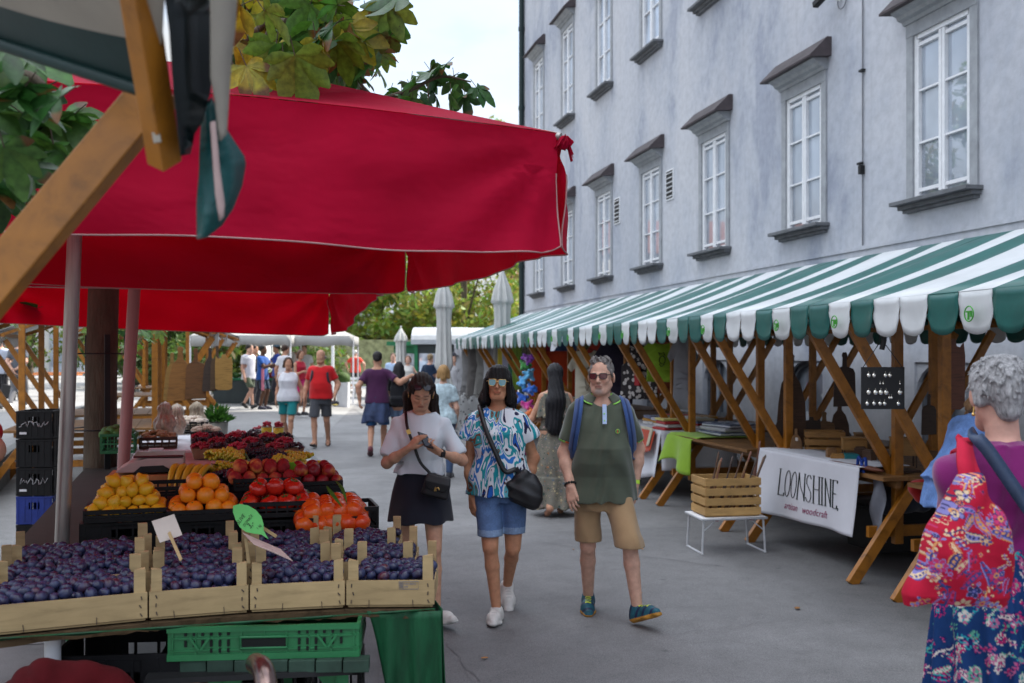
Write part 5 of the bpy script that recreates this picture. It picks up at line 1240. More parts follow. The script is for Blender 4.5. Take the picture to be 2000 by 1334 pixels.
for lab, px, Z, z, w, d, h in [('black crate standing on the road behind the green tarpaulin', 640, 4.0, 0, .56, .38, .30), ('black crate on top of another under the green shelf', 610, 4.05, .30, .40, .36, .22), ('tall black crate under the table by the cardboard', 255, 3.75, 0, .50, .38, .38), ('black crate right under the plank beside the white leg', 262, 3.74, .38, .48, .38, .30), ('black crate at the back between the table legs', 470, 4.3, 0, .60, .40, .34)]:
 plastic_crate('black_crate', lab, LW((px-1000)/F*Z, Z, z), R(6)-YAW, w, d, h, M_BPL, 0 if px > 500 else 2, GB)
b = MB(); p = LW((355-1000)/F*3.66, 3.66, 0); b.box(p+Vector((0, 0, .30)), (.16, .25, .60), (0, 0, R(10)-YAW)); b.box(p+Vector((0, 0, .56))-FW*.13, (.15, .006, .10), (0, 0, R(10)-YAW)); single(b, 'cardboard_box', M('cardboard', (.22, .135, .07), .85, .2, 7, .2, 40), 'tall brown cardboard box standing under the green shelf', 'box', loc=p, bevel=.004)
# green tarpaulin hanging from the table end
M_TARP = M('green_tarpaulin', (.004, .060, .022), .6, .5, 7, .5, 35, spec=.35, stretch=(3, 3, .6))
b = MB()
def tf(u, v):
 x0 = lerp(716, 800, v**.75)-6*math.sin(7*v)*v; x1 = lerp(862, 868, v); px = lerp(x0, x1, u); Z = 3.735-.02+.05*v+.030*math.sin(px*.105+1.5*v)*(.2+.8*v)+.012*math.sin(px*.23-2*v)*v+.03*(u)*v
 z = lerp(TZ-.006, .02, v); return LW((px-1000)/F*Z, Z, z)
b.grid(tf, 22, 26)
def tg(u, v): p = tf(1, v); q = FW*(.02+.55*u)+RT*(-.15*u+.02*math.sin(9*u+3*v)*v); return p+q*(1-.25*v*u)
b.grid(tg, 10, 26); o = single(b, 'tarpaulin', M_TARP, 'dark green tarpaulin hanging from the street end of the table', 'tarpaulin', loc=LT(0, 0, 0)); so = o.modifiers.new('cloth', 'SOLIDIFY'); so.thickness = .004
b = MB()
def lf(u, v): p = FR[4].lerp(FR[0], u)+Vector((.0, -.02+.02*v)); return LW(p.x, p.y, TZ-.0015+.0-.010*math.sin(math.pi*v)*(.5+.5*math.sin(u*37)))
b.grid(lf, 60, 3); tag(b.build('table_liner', M_TARP), 'strip of green sheet showing under the plum crates', 'sheet')
# red cloth bundle and the steel rail end low in front
S = SDF()
pc = P(140, 1360, 3.30)
S.cap((-.12, 0, -.02), (.12, .02, -.04), .10, .08, .05); S.cap((-.06, -.02, .04), (.06, .0, .04), .08, .06, .06); S.cap((-.17, -.06, -.03), (-.11, -.10, -.02), .045, .05, .03); S.cap((.1, .0, -.02), (.17, .0, -.06), .06, .05, .05); S.cap((-.15, .03, -.4), (.12, .03, -.4), .14, .14, .08); S.cap((0, .03, -.1), (0, .03, -.4), .15, .15, .05)
S.warp = lambda X, Y, Z: -.026*np.abs(np.sin(13*X+9*Z+2*np.sin(9*X+14*Z)))+.010*np.sin(38*X-26*Z+Y*18)
o = S.build('red_cloth', cloth((.060, .002, .004), .95, .25, 'fleece', 0), None, .011); o.location = pc; tag(o, 'crumpled dark red fleece cloth lying low beside the white table leg', 'cloth')
b = MB(); b.tube(curve_pts([P(528, 1400, 2.6), P(520, 1335, 2.65), P(512, 1305, 2.72), P(500, 1296, 2.85)], 6), .030, 14); single(b, 'handrail', M('worn_steel', (.16, .11, .10), .25, .5, 9, .1, 40, metal=.9), 'rounded steel rail end rising at the very bottom of the scene', 'rail', loc=P(515, 1334, 2.65))
# ---------------------------------------------------------------- price signs and card
def leaf_outline(n=26, L=.165, W=.058):
 o = []
 for i in range(n+1):
  t = i/n; wv = W*math.sin(math.pi*t**.85)**.8*(1+.05*(i % 2)); o.append((t*L, wv))
 return o+[(x, -y) for x, y in reversed(o[1:-1])]
def hand_text(txts, fn):
 b = MB()
 for txt, size, x, y, sh in txts:
  vs, fs = text_mesh(txt, size, .0002, sh, .8); b.add([fn(x+v.x, y+v.y, v.z) for v in vs], fs)
 return b
def plate(name, label, cat, tl, tr, bl, m, outline, txts, ink, stick=None, group=None, sm=None):
 """flat card: tl/tr/bl give its plane; outline in its own units (0..1 across, 0..1 down)"""
 ex, ey = tr-tl, bl-tl; nn = ex.cross(ey).normalized()
 if nn.dot(camw-tl) < 0: nn = -nn
 r = empty(name, (tl+tr+bl)/3, 0, label, cat, group); b = MB()
 fn = lambda a, c, t: tl+ex*a+ey*c+nn*(t+.012*math.sin(3*a)*math.sin(2*c)*.3); b.prism(outline, fn, -.002); b.build('card', m, r)
 if txts:
  W_, H_ = ex.length, ey.length; tb = MB()
  for txt, size, x, y, rot, sh in txts:
   vs, fs = text_mesh(txt, size, .0002, sh, .85); ca, sa = math.cos(rot), math.sin(rot)
   tb.add([tl+ex*(x+(v.x*ca+v.y*sa)/W_)+ey*(y-(v.y*ca-v.x*sa)/H_)+nn*(.0016+v.z+.012*math.sin(3*x)*math.sin(2*y)*.3) for v in vs], fs)
  tb.build('handwriting', ink, r)
 if stick: q = MB(); q.beam(stick[0], stick[1], .012, .004, FW); q.build('stick', sm or M_CRATE, r)
 return r
M_LEAFS = M('green_sign_card', (.10, .42, .11), .6, .08, 6, .05, 60); M_INK = M('black_marker', (.008, .015, .012), .6); M_PAPER = M('off_white_paper', (.48, .43, .38), .8, .08, 6, .05, 60); M_PINKC = M('pinkish_card', (.42, .31, .28), .8, .1, 6, .05, 60)
lo = leaf_outline(); mxx = max(x for x, y in lo); myy = max(abs(y) for x, y in lo); ol = [(x/mxx, .5+y/(2*myy)) for x, y in lo]
tl, bl = P(478, 972, 3.98), P(432, 1000, 3.94)     # leaf runs from upper tip to stalk, lower right
plate('price_sign', 'leaf-shaped bright green price sign on the plum crates', 'sign', P(453, 984, 4.0), P(524, 984, 3.94), P(453, 1052, 3.90), M_LEAFS, [(.03, .06), (.22, 0), (.45, .05), (.66, .18), (.80, .36), (.86, .58), (.86, .76), (.98, 1), (.80, .88), (.60, .86), (.40, .82), (.22, .68), (.10, .46), (.03, .25)], [('SLIVE', .026, .20, .62, R(-52), .2), ('DOMAČE', .018, .36, .68, R(-52), .2), ('3,-', .036, .52, .74, R(-52), .2), ('1 kg', .018, .72, .76, R(-52), .2)], M_INK, (P(540, 1048, 3.92), P(512, 1030, 3.95)))
plate('paper_sign', 'pinkish paper price card propped below the green leaf sign', 'sign', P(474, 1040, 3.80), P(548, 1072, 3.74), P(494, 1062, 3.66), M_PINKC, [(0, 0), (.5, .04), (1, 0), (1.02, .95), (.5, 1.0), (.03, 1)], [('SLIVE za kompot', .016, .14, .42, 0, .2), ('2,50 / kg', .016, .30, .82, 0, .2)], M('brown_marker', (.12, .05, .05), .7), (P(480, 1050, 3.80), P(486, 1100, 3.80)))
plate('blank_card', 'blank pale card tied to a thin stick among the plums', 'card', P(296, 1018, 3.86), P(340, 1004, 3.88), P(312, 1060, 3.80), M_PAPER, [(0, 0), (1, 0), (1, .98), (.5, 1.02), (0, 1)], None, None, (P(330, 1040, 3.80), P(354, 1094, 3.68)))
plate('price_sign', 'pale green leaf-shaped sign standing in the grapes', 'sign', P(474, 876, 6.1), P(497, 912, 6.05), P(481, 884, 6.1)-Vector((0, 0, .035)), M('pale_green_card', (.28, .55, .34), .6), ol, [('4,-', .03, .3, .6, R(-40), 0)], M_INK, (P(494, 908, 6.06), P(497, 930, 6.06)))
plate('leaf_sign', 'blank bright green vine-leaf shaped card on the peaches', 'sign', P(541, 897, 5.5), P(582, 904, 5.46), P(545, 929, 5.42), M('lime_card', (.10, .50, .03), .6), [(0, .25), (.18, 0), (.5, .1), (.8, .0), (1, .35), (.95, .75), (.75, 1), (.45, .85), (.2, 1), (.05, .7)], None, None)
# ---------------------------------------------------------------- fruit
def fruit_mat(name, stops, rough=.38, sc_=3, pore=.15, spec=.5, ps=220, sss=0):
 m, nt, n, bs = base_mat(name); nz = noise_node(nt, sc_, 3, .55); oi = nt.nodes.new('ShaderNodeObjectInfo'); ad = nt.nodes.new('ShaderNodeMath'); ad.operation = 'MULTIPLY_ADD'; ad.inputs[1].default_value = .34;
 nt.links.new(oi.outputs['Random'], ad.inputs[0]); nt.links.new(nz.outputs[0], ad.inputs[2]); sb_ = nt.nodes.new('ShaderNodeMath'); sb_.operation = 'SUBTRACT'; sb_.inputs[1].default_value = .17; nt.links.new(ad.outputs[0], sb_.inputs[0])
 r = ramp(nt, sb_.outputs[0], stops); nt.links.new(r.outputs[0], bs.inputs['Base Color']); bs.inputs['Roughness'].default_value = rough; bs.inputs['Specular IOR Level'].default_value = spec
 bump(nt, bs, noise_node(nt, ps, 2).outputs[0], pore, .0015); return m
M_LEM = fruit_mat('lemon_peel', [(.2, (.62, .34, .012)), (.5, (.72, .42, .015)), (.75, (.70, .33, .012)), (.85, (.45, .36, .02))], .42, 8)
M_ORA = fruit_mat('orange_peel', [(.25, (.74, .20, .006)), (.7, (.80, .27, .010))], .40, 8)
M_TOM = fruit_mat('tomato_skin', [(.2, (.42, .012, .006)), (.6, (.52, .022, .010)), (.85, (.58, .07, .015))], .22, 9, .02)
M_TOM2 = fruit_mat('orange_tomato_skin', [(.2, (.56, .035, .006)), (.6, (.66, .10, .010)), (.85, (.68, .20, .02))], .24, 9, .02)
M_PEA = fruit_mat('peach_skin', [(.25, (.20, .010, .018)), (.52, (.34, .025, .025)), (.66, (.55, .16, .05)), (.78, (.62, .32, .08))], .75, 14, .1, .25)
M_NECT = fruit_mat('nectarine_skin', [(.25, (.16, .006, .012)), (.6, (.30, .014, .018)), (.8, (.55, .20, .04))], .42, 16, .05, .4)
M_STALK = M('green_stalk', (.05, .12, .02), .7)
def ob(mbld, name, m): return mbld.build(name, m)
def lemon():
 b = MB(); b.ball((0, 0, 0), (.031, .031, .033), 18, 14, squash=lambda p: Vector((p.x, p.y, p.z+(.34*(abs(p.z)**9))*(1 if p.z > 0 else -.7)))); return b
def orange(): b = MB(); b.ball((0, 0, 0), (.041, .041, .039), 18, 12, squash=lambda p: p*(1-.06*math.exp(-((p.z-1)/.03)**2))); b.box((0, 0, .0365), (.007, .007, .003), None, 1); return b
def tomato(n=7, f=.78):
 b = MB(); b.ball((0, 0, 0), (.047, .047, .047*f), 28, 12, squash=lambda p: p*(1+.055*math.sin(n*math.atan2(p.y, p.x))*(1-p.z*p.z)*max(0, .5+p.z*.5)-.16*math.exp(-((p.z-1)/.08)**2)))
 for k in range(5): b.beam((0, 0, .030), (.018*math.cos(k*1.257), .018*math.sin(k*1.257), .034), .005, .002, mat=1)
 return b
def peach(): b = MB(); b.ball((0, 0, 0), (.036, .036, .034), 20, 14, squash=lambda p: p*(1-.06*math.exp(-(p.x/.12)**2)*(1 if p.y > -.2 else 0)-.15*math.exp(-((p.z-1)/.05)**2))); return b
FRUIT = {}
def heap(kind, builder, mats, label, cat, group, px, Z, zbase, w, d, rz, nx, ny, layers, size, seed, tilt=0, dz=None):
 """rounded pile: rings of fruit on shrinking courses"""
 rn = random.Random(seed); cx = LW((px-1000)/F*Z, Z, zbase); q = Matrix.Rotation(rz, 3, 'Z'); dz = dz or size*.72; n = 0
 for L in range(layers):
  mx_, my_ = nx-L, ny-L
  if mx_ < 1 or my_ < 1: break
  for j in range(my_):
   for i in range(mx_):
    if L == 0 and 0 < i < mx_-1 and 0 < j < my_-1 and layers > 2: continue     # buried
    x = (i-(mx_-1)/2)*min(w/nx, size*1.05)+rn.uniform(-.12, .12)*size; y = (j-(my_-1)/2)*min(d/ny, size*1.05)+rn.uniform(-.12, .12)*size
    z = size/2+L*dz+rn.uniform(-.08, .08)*size+tilt*y
    if kind not in FRUIT: FRUIT[kind] = builder().build(kind, mats); o = FRUIT[kind]
    else: o = FRUIT[kind].copy(); col.objects.link(o)
    o.location = cx+q @ Vector((x, y, z)); a = rn.uniform(.9, 1.08); o.scale = (a, a, a)
    o.rotation_euler = (rn.uniform(-1.3, 1.3), rn.uniform(-1.3, 1.3), rn.uniform(0, 6.28)) if kind in ('lemon', 'peach', 'nectarine') else (rn.uniform(-.7, .7), rn.uniform(-.7, .7), rn.uniform(0, 6.28))
    tag(o, label, cat, group); n += 1
 return n
GC = 'black plastic crates that hold the fruit'
def fcrate(lab, px, Z, z, w, d, h, ang=18, style=0): return plastic_crate('fruit_crate', lab, LW((px-1000)/F*Z, Z, z), R(ang)-YAW, w, d, h, M_BPL, style, GC)
Zb = .955
fcrate('shallow black crate full of lemons', 250, 4.88, Zb, .375, .30, .060); fcrate('black crate full of large oranges', 398, 4.90, Zb, .335, .30, .055)
fcrate('black crate full of red beef tomatoes', 540, 4.95, Zb+.01, .31, .30, .075, 14); fcrate('black crate of orange tomatoes at the street edge', 645, 4.86, Zb-.03, .27, .30, .055, 14)
fcrate('black crate of peaches behind the tomatoes', 520, 5.40, 1.035, .34, .32, .065, 16); fcrate('black crate of nectarines at the street edge', 612, 5.42, 1.02, .28, .32, .06, 16); fcrate('empty black crate beside the lemons and scale', 345, 5.25, .99, .40, .30, .085, 18)
for lab, px, Z, z0, w in [('black crate under the lemons', 250, 4.9, .80, .40), ('black crate under the oranges', 398, 4.92, .80, .34), ('black crate under the beef tomatoes', 535, 4.97, .80, .32), ('black crate under the peaches', 520, 5.45, .80, .36), ('black crate under the nectarines', 616, 5.47, .80, .30), ('black crate under the empty one', 345, 5.28, .80, .40)]:
 fcrate(lab, px, Z, z0, w, .30, .15 if z0+.15 < .96 else .15, 16, 2)
for lab, px, Z in [('black crate edge jutting out beside the nectarines', 668, 5.30), ('black crate edge jutting out beside the orange tomatoes', 700, 5.05)]: fcrate(lab, px, Z, .80, .16, .30, .20, 16)
heap('lemon', lemon, M_LEM, 'yellow lemon heaped in the shallow black crate', 'lemon', 'lemons in the black crate', 250, 4.88, Zb+.012, .35, .28, ROTL, 6, 5, 4, .062, 1)
heap('orange', orange, [M_ORA, M_STALK], 'large orange piled in the black crate', 'orange', 'oranges in the black crate', 398, 4.90, Zb+.012, .33, .29, ROTL, 4, 4, 3, .083, 2)
heap('beef_tomato', tomato, [M_TOM, M_STALK], 'red ribbed beef tomato piled in the black crate', 'tomato', 'red beef tomatoes in the crate', 540, 4.95, Zb+.03, .34, .29, R(14)-YAW, 4, 3, 2, .088, 3)
heap('orange_tomato', lambda: tomato(5, .9), [M_TOM2, M_STALK], 'orange-red tomato piled at the street edge of the table', 'tomato', 'orange tomatoes at the street edge', 648, 4.86, Zb-.025, .33, .33, R(14)-YAW, 5, 5, 2, .066, 4, .12)
heap('peach', peach, M_PEA, 'red and yellow peach piled behind the tomatoes', 'peach', 'peaches in the black crate', 512, 5.42, 1.055, .36, .32, R(16)-YAW, 5, 4, 2, .074, 5)
heap('nectarine', peach, M_NECT, 'dark red nectarine piled at the street edge', 'nectarine', 'nectarines in the black crate', 612, 5.44, 1.04, .30, .32, R(16)-YAW, 4, 4, 2, .072, 6)
# two long green leaves fallen on the tomatoes
def blade(pts, w_, lab):
 b = MB(); pts = [Vector(p) for p in curve_pts(pts, 6)]; n = len(pts)
 vs = []
 for i, p in enumerate(pts): t = i/(n-1); hw = w_*math.sin(math.pi*min(1, t*.9+.08)); d = RT*.9+FW*.3; vs += [p-d*hw+Vector((0, 0, .004)), p, p+d*hw+Vector((0, 0, .004))]
 b.add(vs, [(i*3+k, i*3+k+1, i*3+k+4, i*3+k+3) for i in range(n-1) for k in (0, 1)], 0, True); o = single(b, 'long_leaf', M('blade_green', (.06, .17, .02), .5, .2, 20, trl=.2), lab, 'leaf', loc=pts[0]); so = o.modifiers.new('cloth', 'SOLIDIFY'); so.thickness = .001
blade([P(638, 950, 4.80), P(650, 968, 4.74), P(668, 992, 4.70)], .012, 'narrow green leaf lying across the orange tomatoes'); blade([P(655, 940, 4.95), P(668, 955, 4.84), P(678, 985, 4.78)], .010, 'second narrow green leaf at the street side of the tomatoes')
# grapes
def bunch(n, L, r, seed):
 rn = random.Random(seed); b = MB(); pts = []
 for k in range(n):
  for _ in range(30):
   t = rn.random()**.8; rad = (1-t*.75)*.052; a = rn.uniform(0, 6.28); p = Vector((rad*math.cos(a)*rn.uniform(.75, 1), -L/2+L*t, rad*.62*math.sin(a)*rn.uniform(.75, 1)+.02))
   if all((p-q).length > r*1.45 for q in pts): break
  pts.append(p); b.ball(p, (r, r, r*1.12), 8, 6)
 b.tube([(0, -L/2-.03, .035), (0, -L/2, .03), (0, 0, .02)], .003, 5, 1); return b
M_GGR = fruit_mat('green_grape', [(.2, (.50, .36, .015)), (.5, (.60, .50, .03)), (.8, (.62, .44, .05))], .28, 20, .03); M_BGR = fruit_mat('black_grape', [(.2, (.008, .006, .014)), (.6, (.022, .012, .028)), (.85, (.05, .03, .07))], .35, 20, .03)
GR = {}
rg = random.Random(5)
def grapes(kind, px, Z, z, lab, grp, rz):
 if kind not in GR: o = bunch(58, .17, .0115, len(GR)+3).build('grape_bunch', [M_GGR if kind == 'g' else M_BGR, M_STALK]); GR[kind] = o
 else: o = GR[kind].copy(); col.objects.link(o)
 o.location = LW((px-1000)/F*Z, Z, z); o.rotation_euler = (rg.uniform(-.2, .2), rg.uniform(-.2, .2), rz); tag(o, lab, 'grapes', grp)
for px, Z, z in [(580, 6.05, 1.10), (600, 5.85, 1.075), (560, 6.25, 1.10), (590, 6.3, 1.09), (540, 5.95, 1.09), (572, 5.78, 1.08), (610, 6.05, 1.06)]: grapes('g', px, Z, z, 'yellow-green grape bunch heaped at the street side behind the peaches', 'street-side yellow-green grapes', rg.uniform(0, 6))
for px, Z, z in [(438, 6.2, 1.11), (458, 6.05, 1.12), (448, 5.85, 1.07), (470, 6.3, 1.10), (425, 6.35, 1.10), (492, 5.9, 1.07)]: grapes('g', px, Z, z, 'amber grape bunch heaped round the pale leaf sign', 'amber grapes round the leaf sign', rg.uniform(0, 6))
for px, Z, z in [(438, 5.66, 1.05), (428, 5.8, 1.03), (415, 5.95, 1.04), (450, 5.72, 1.02)]: grapes('b', px, Z, z, 'black grape bunch beside the bananas', 'black grapes by the bananas', rg.uniform(0, 6))
for px, Z, z in [(515, 6.2, 1.11), (528, 6.05, 1.10), (520, 5.85, 1.06), (505, 6.35, 1.11)]: grapes('b', px, Z, z, 'black grape bunch between the yellow-green ones', 'black grapes in the middle', rg.uniform(0, 6))
for lab, px, Z, w in [('dark crate under the street-side grapes', 575, 6.1, .36), ('blue-grey crate under the amber grapes', 458, 6.15, .36), ('dark crate under the middle grapes', 518, 6.12, .18)]: plastic_crate('fruit_crate', lab, LW((px-1000)/F*Z, Z, .80), R(17)-YAW, w, .50, .235, M_BPL if 'blue' not in lab else M('slate_plastic', (.03, .06, .10), .5), 2, GC)
# punnets of berries
M_PUN = M('pulp_punnet', (.26, .15, .09), .9, .2, 20, .4, 90); M_CLEAR = M('clear_tub', (.42, .40, .36), .25, .1, 20, .05, 60)
M_RBER = fruit_mat('red_berry', [(.2, (.22, .004, .016)), (.6, (.40, .010, .035)), (.85, (.5, .03, .08))], .3, 40, .1); M_DBER = fruit_mat('dark_berry', [(.2, (.010, .005, .010)), (.6, (.03, .008, .02)), (.85, (.12, .01, .03))], .35, 40, .1)
PN = {}
def punnet(kind, lab, px, Z, z, grp=None):
 if kind not in PN:
  r = empty('berry_punnet', (0, 0, 0), 0); b = MB(); b.lathe((0, 0, 0), [(0, .002), (.060, .002), (.085, .07), (.089, .07), (.063, -.001)], 4, 0, False, Matrix.Rotation(R(45), 3, 'Z')); b.build('box', M_CLEAR if kind[0] == 'c' else M_PUN, r, world=False)
  b = MB(); rn = random.Random(len(PN)); n = 46
  for k in range(n): x, y = rn.uniform(-.062, .062), rn.uniform(-.062, .062); b.ball((x, y, .062+rn.uniform(0, .016)+.028*(1-(x/.07)**2)*(1-(y/.07)**2)), .0105*rn.uniform(.8, 1.2), 7, 5)
  o = b.build('berries', M_RBER if kind[1] == 'r' else M_DBER, r, world=False); o['kind'] = 'stuff'; PN[kind] = r
 else: r = copy_tree(PN[kind])
 r.location = LW((px-1000)/F*Z, Z, z); r.rotation_euler = (0, 0, ROTL+rg.uniform(-.1, .1)); tag(r, lab, 'punnet', grp); return r
gp = 'berry punnets in rows behind the grapes'
k = 0
for Z, y0 in ((6.75, 1.05), (7.05, 1.06), (7.35, 1.07)):
 for j in range(6):
  px = lerp(392, 575 if Z < 7 else 555, j/5); kd = ('pr', 'pd')[(j+k) % 2]; k += (j == 5)
  punnet(kd, ('punnet of red berries' if kd == 'pr' else 'punnet of blackish berries')+' in the %s row behind the grapes' % {6.75: 'first', 7.05: 'middle', 7.35: 'rear'}[Z], px, Z, y0, gp+' ('+kd+str(Z)+')')
b = MB(); b.box(LT(-.58, 3.52, .92), (.78, .95, .24), (0, 0, ROTL)); single(b, 'display_box', M('pinkish_cloth', (.45, .27, .25), .8), 'pinkish cloth-covered box that raises the berry punnets', 'display box', loc=LT(-.8, 3.52, .8), rz=ROTL)
wt = MB(); wt.box(LT(-.66, 5.55, .93), (1.28, 2.5, .04), (0, 0, ROTL)); wt.box(LT(-.66, 5.55, .86), (1.26, 2.48, .12), (0, 0, ROTL)); single(wt, 'white_tabletop', M('white_sheet', (.52, .53, .57), .6), 'white covered table section behind the berries', 'table top', loc=LT(-.83, 5.55, .8), rz=ROTL)
for kd, px, Z, lab in [('cr', 466, 9.2, 'clear tub of red berries standing alone on the white table'), ('cd', 497, 9.3, 'clear tub of dark berries beside the fruit cups'), ('cr', 507, 9.7, 'clear tub of berries behind the first fruit cup')]: punnet(kd, lab, px, Z, .952)
cupm = glass_mat('clear_cup', (.20, .18, .13), 1.4)
def cup(px, Z, lab):
 r = empty('fruit_cup', LW((px-1000)/F*Z, Z, .952), 0, lab, 'cup', 'cups of mixed fruit'); b = MB(); b.lathe((0, 0, 0), [(0, .001), (.035, .001), (.05, .135), (.052, .135)], 14); b.build('cup', cupm, r, world=False)
 rn = random.Random(int(px)); b = MB()
 for k in range(16): a = rn.uniform(0, 6.28); b.ball((.030*math.cos(a), .030*math.sin(a), .14+rn.uniform(-.005, .03)), .014, 7, 5)
 b.ball((0, 0, .165), .022, 8, 6); b.build('berries', M_RBER, r, world=False)['kind'] = 'stuff'
 b = MB(); b.lathe((0, 0, 0), [(.0, .045), (.043, .045), (.0505, .125), (0, .13)], 12, 0); b.build('fruit_slices', M_GGR, r, world=False)
 b = MB(); b.lathe((0, 0, 0), [(0, .003), (.0365, .003), (.0425, .045), (0, .045)], 12, 0); b.build('dark_grapes', M_BGR, r, world=False)
cup(521, 9.25, 'first clear cup of layered fruit on the white table'); cup(544, 9.2, 'second clear cup of layered fruit, at the street edge')
# scale on its box, bananas
sc_ = empty('kitchen_scale', LW((300-1000)/F*5.75, 5.75, 1.075), R(16)-YAW, 'cream weighing scale with flat tray on an orange cardboard box', 'scale')
M_CRM = M('cream_plastic', (.45, .33, .31), .45, .1, 8, .05, 50)
b = MB(); b.prism([(-.19, 0), (.17, 0), (.17, .075), (-.02, .080), (-.12, .055), (-.19, .012)], lambda x, z, t: Vector((x, -.13+t, z+.012)), .26); b.build('body', M_CRM, sc_, world=False, bevel=.008)
b = MB(); b.box((.035, 0, .100), (.27, .27, .012)); b.box((.035, 0, .095), (.10, .10, .02)); b.build('tray', M('dark_tray', (.10, .03, .035), .3, .2, 8, .05, 40, metal=.5), sc_, world=False, bevel=.004)
b = MB(); b.prism([(-.10, 0), (-.06, .035), (.06, .038), (.12, 0)], lambda x, z, t: Vector((x, -.132+t, z+.011)), .004); b.build('display', M_BLACK, sc_, world=False)
bb = MB(); bb.box(LW((290-1000)/F*5.75, 5.75, .995), (.42, .34, .155), (0, 0, R(16)-YAW)); o = single(bb, 'cardboard_box', M('orange_cardboard', (.40, .17, .06), .7, .25, 9, .2, 40), 'orange-brown cardboard box under the weighing scale', 'box', loc=LW((290-1000)/F*5.75, 5.75, .918), rz=R(16)-YAW, bevel=.005)
bb = MB(); bb.box(LW((290-1000)/F*5.75, 5.75, .86), (.44, .36, .11), (0, 0, R(16)-YAW)); single(bb, 'wooden_box', M_CRATE, 'low wooden box under the orange cardboard', 'box', loc=LW((290-1000)/F*5.75, 5.75, .80), rz=R(16)-YAW)
M_BAN = fruit_mat('banana_skin', [(.2, (.52, .30, .01)), (.7, (.66, .40, .02))], .5, 6, .05)
bn = empty('banana_bunch', LW((372-1000)/F*5.6, 5.6, 1.02), -.4, 'small yellow banana bunch beside the scale', 'bananas')
for k in range(5):
 b = MB(); a = (k-2)*.22; pts = [Vector((.02*k-.04+.10*math.sin(t)*math.sin(a)*.5, -.10+.2*t/2.4, .10*math.sin(t*1.15))) for t in [i*.24 for i in range(11)]]; b.tube([p+Vector((.018*(k-2), 0, 0)) for p in pts], [.007, .013, .017, .0185, .019, .019, .0185, .017, .014, .008, .005], 8); b.build('banana', M_BAN, bn, world=False)
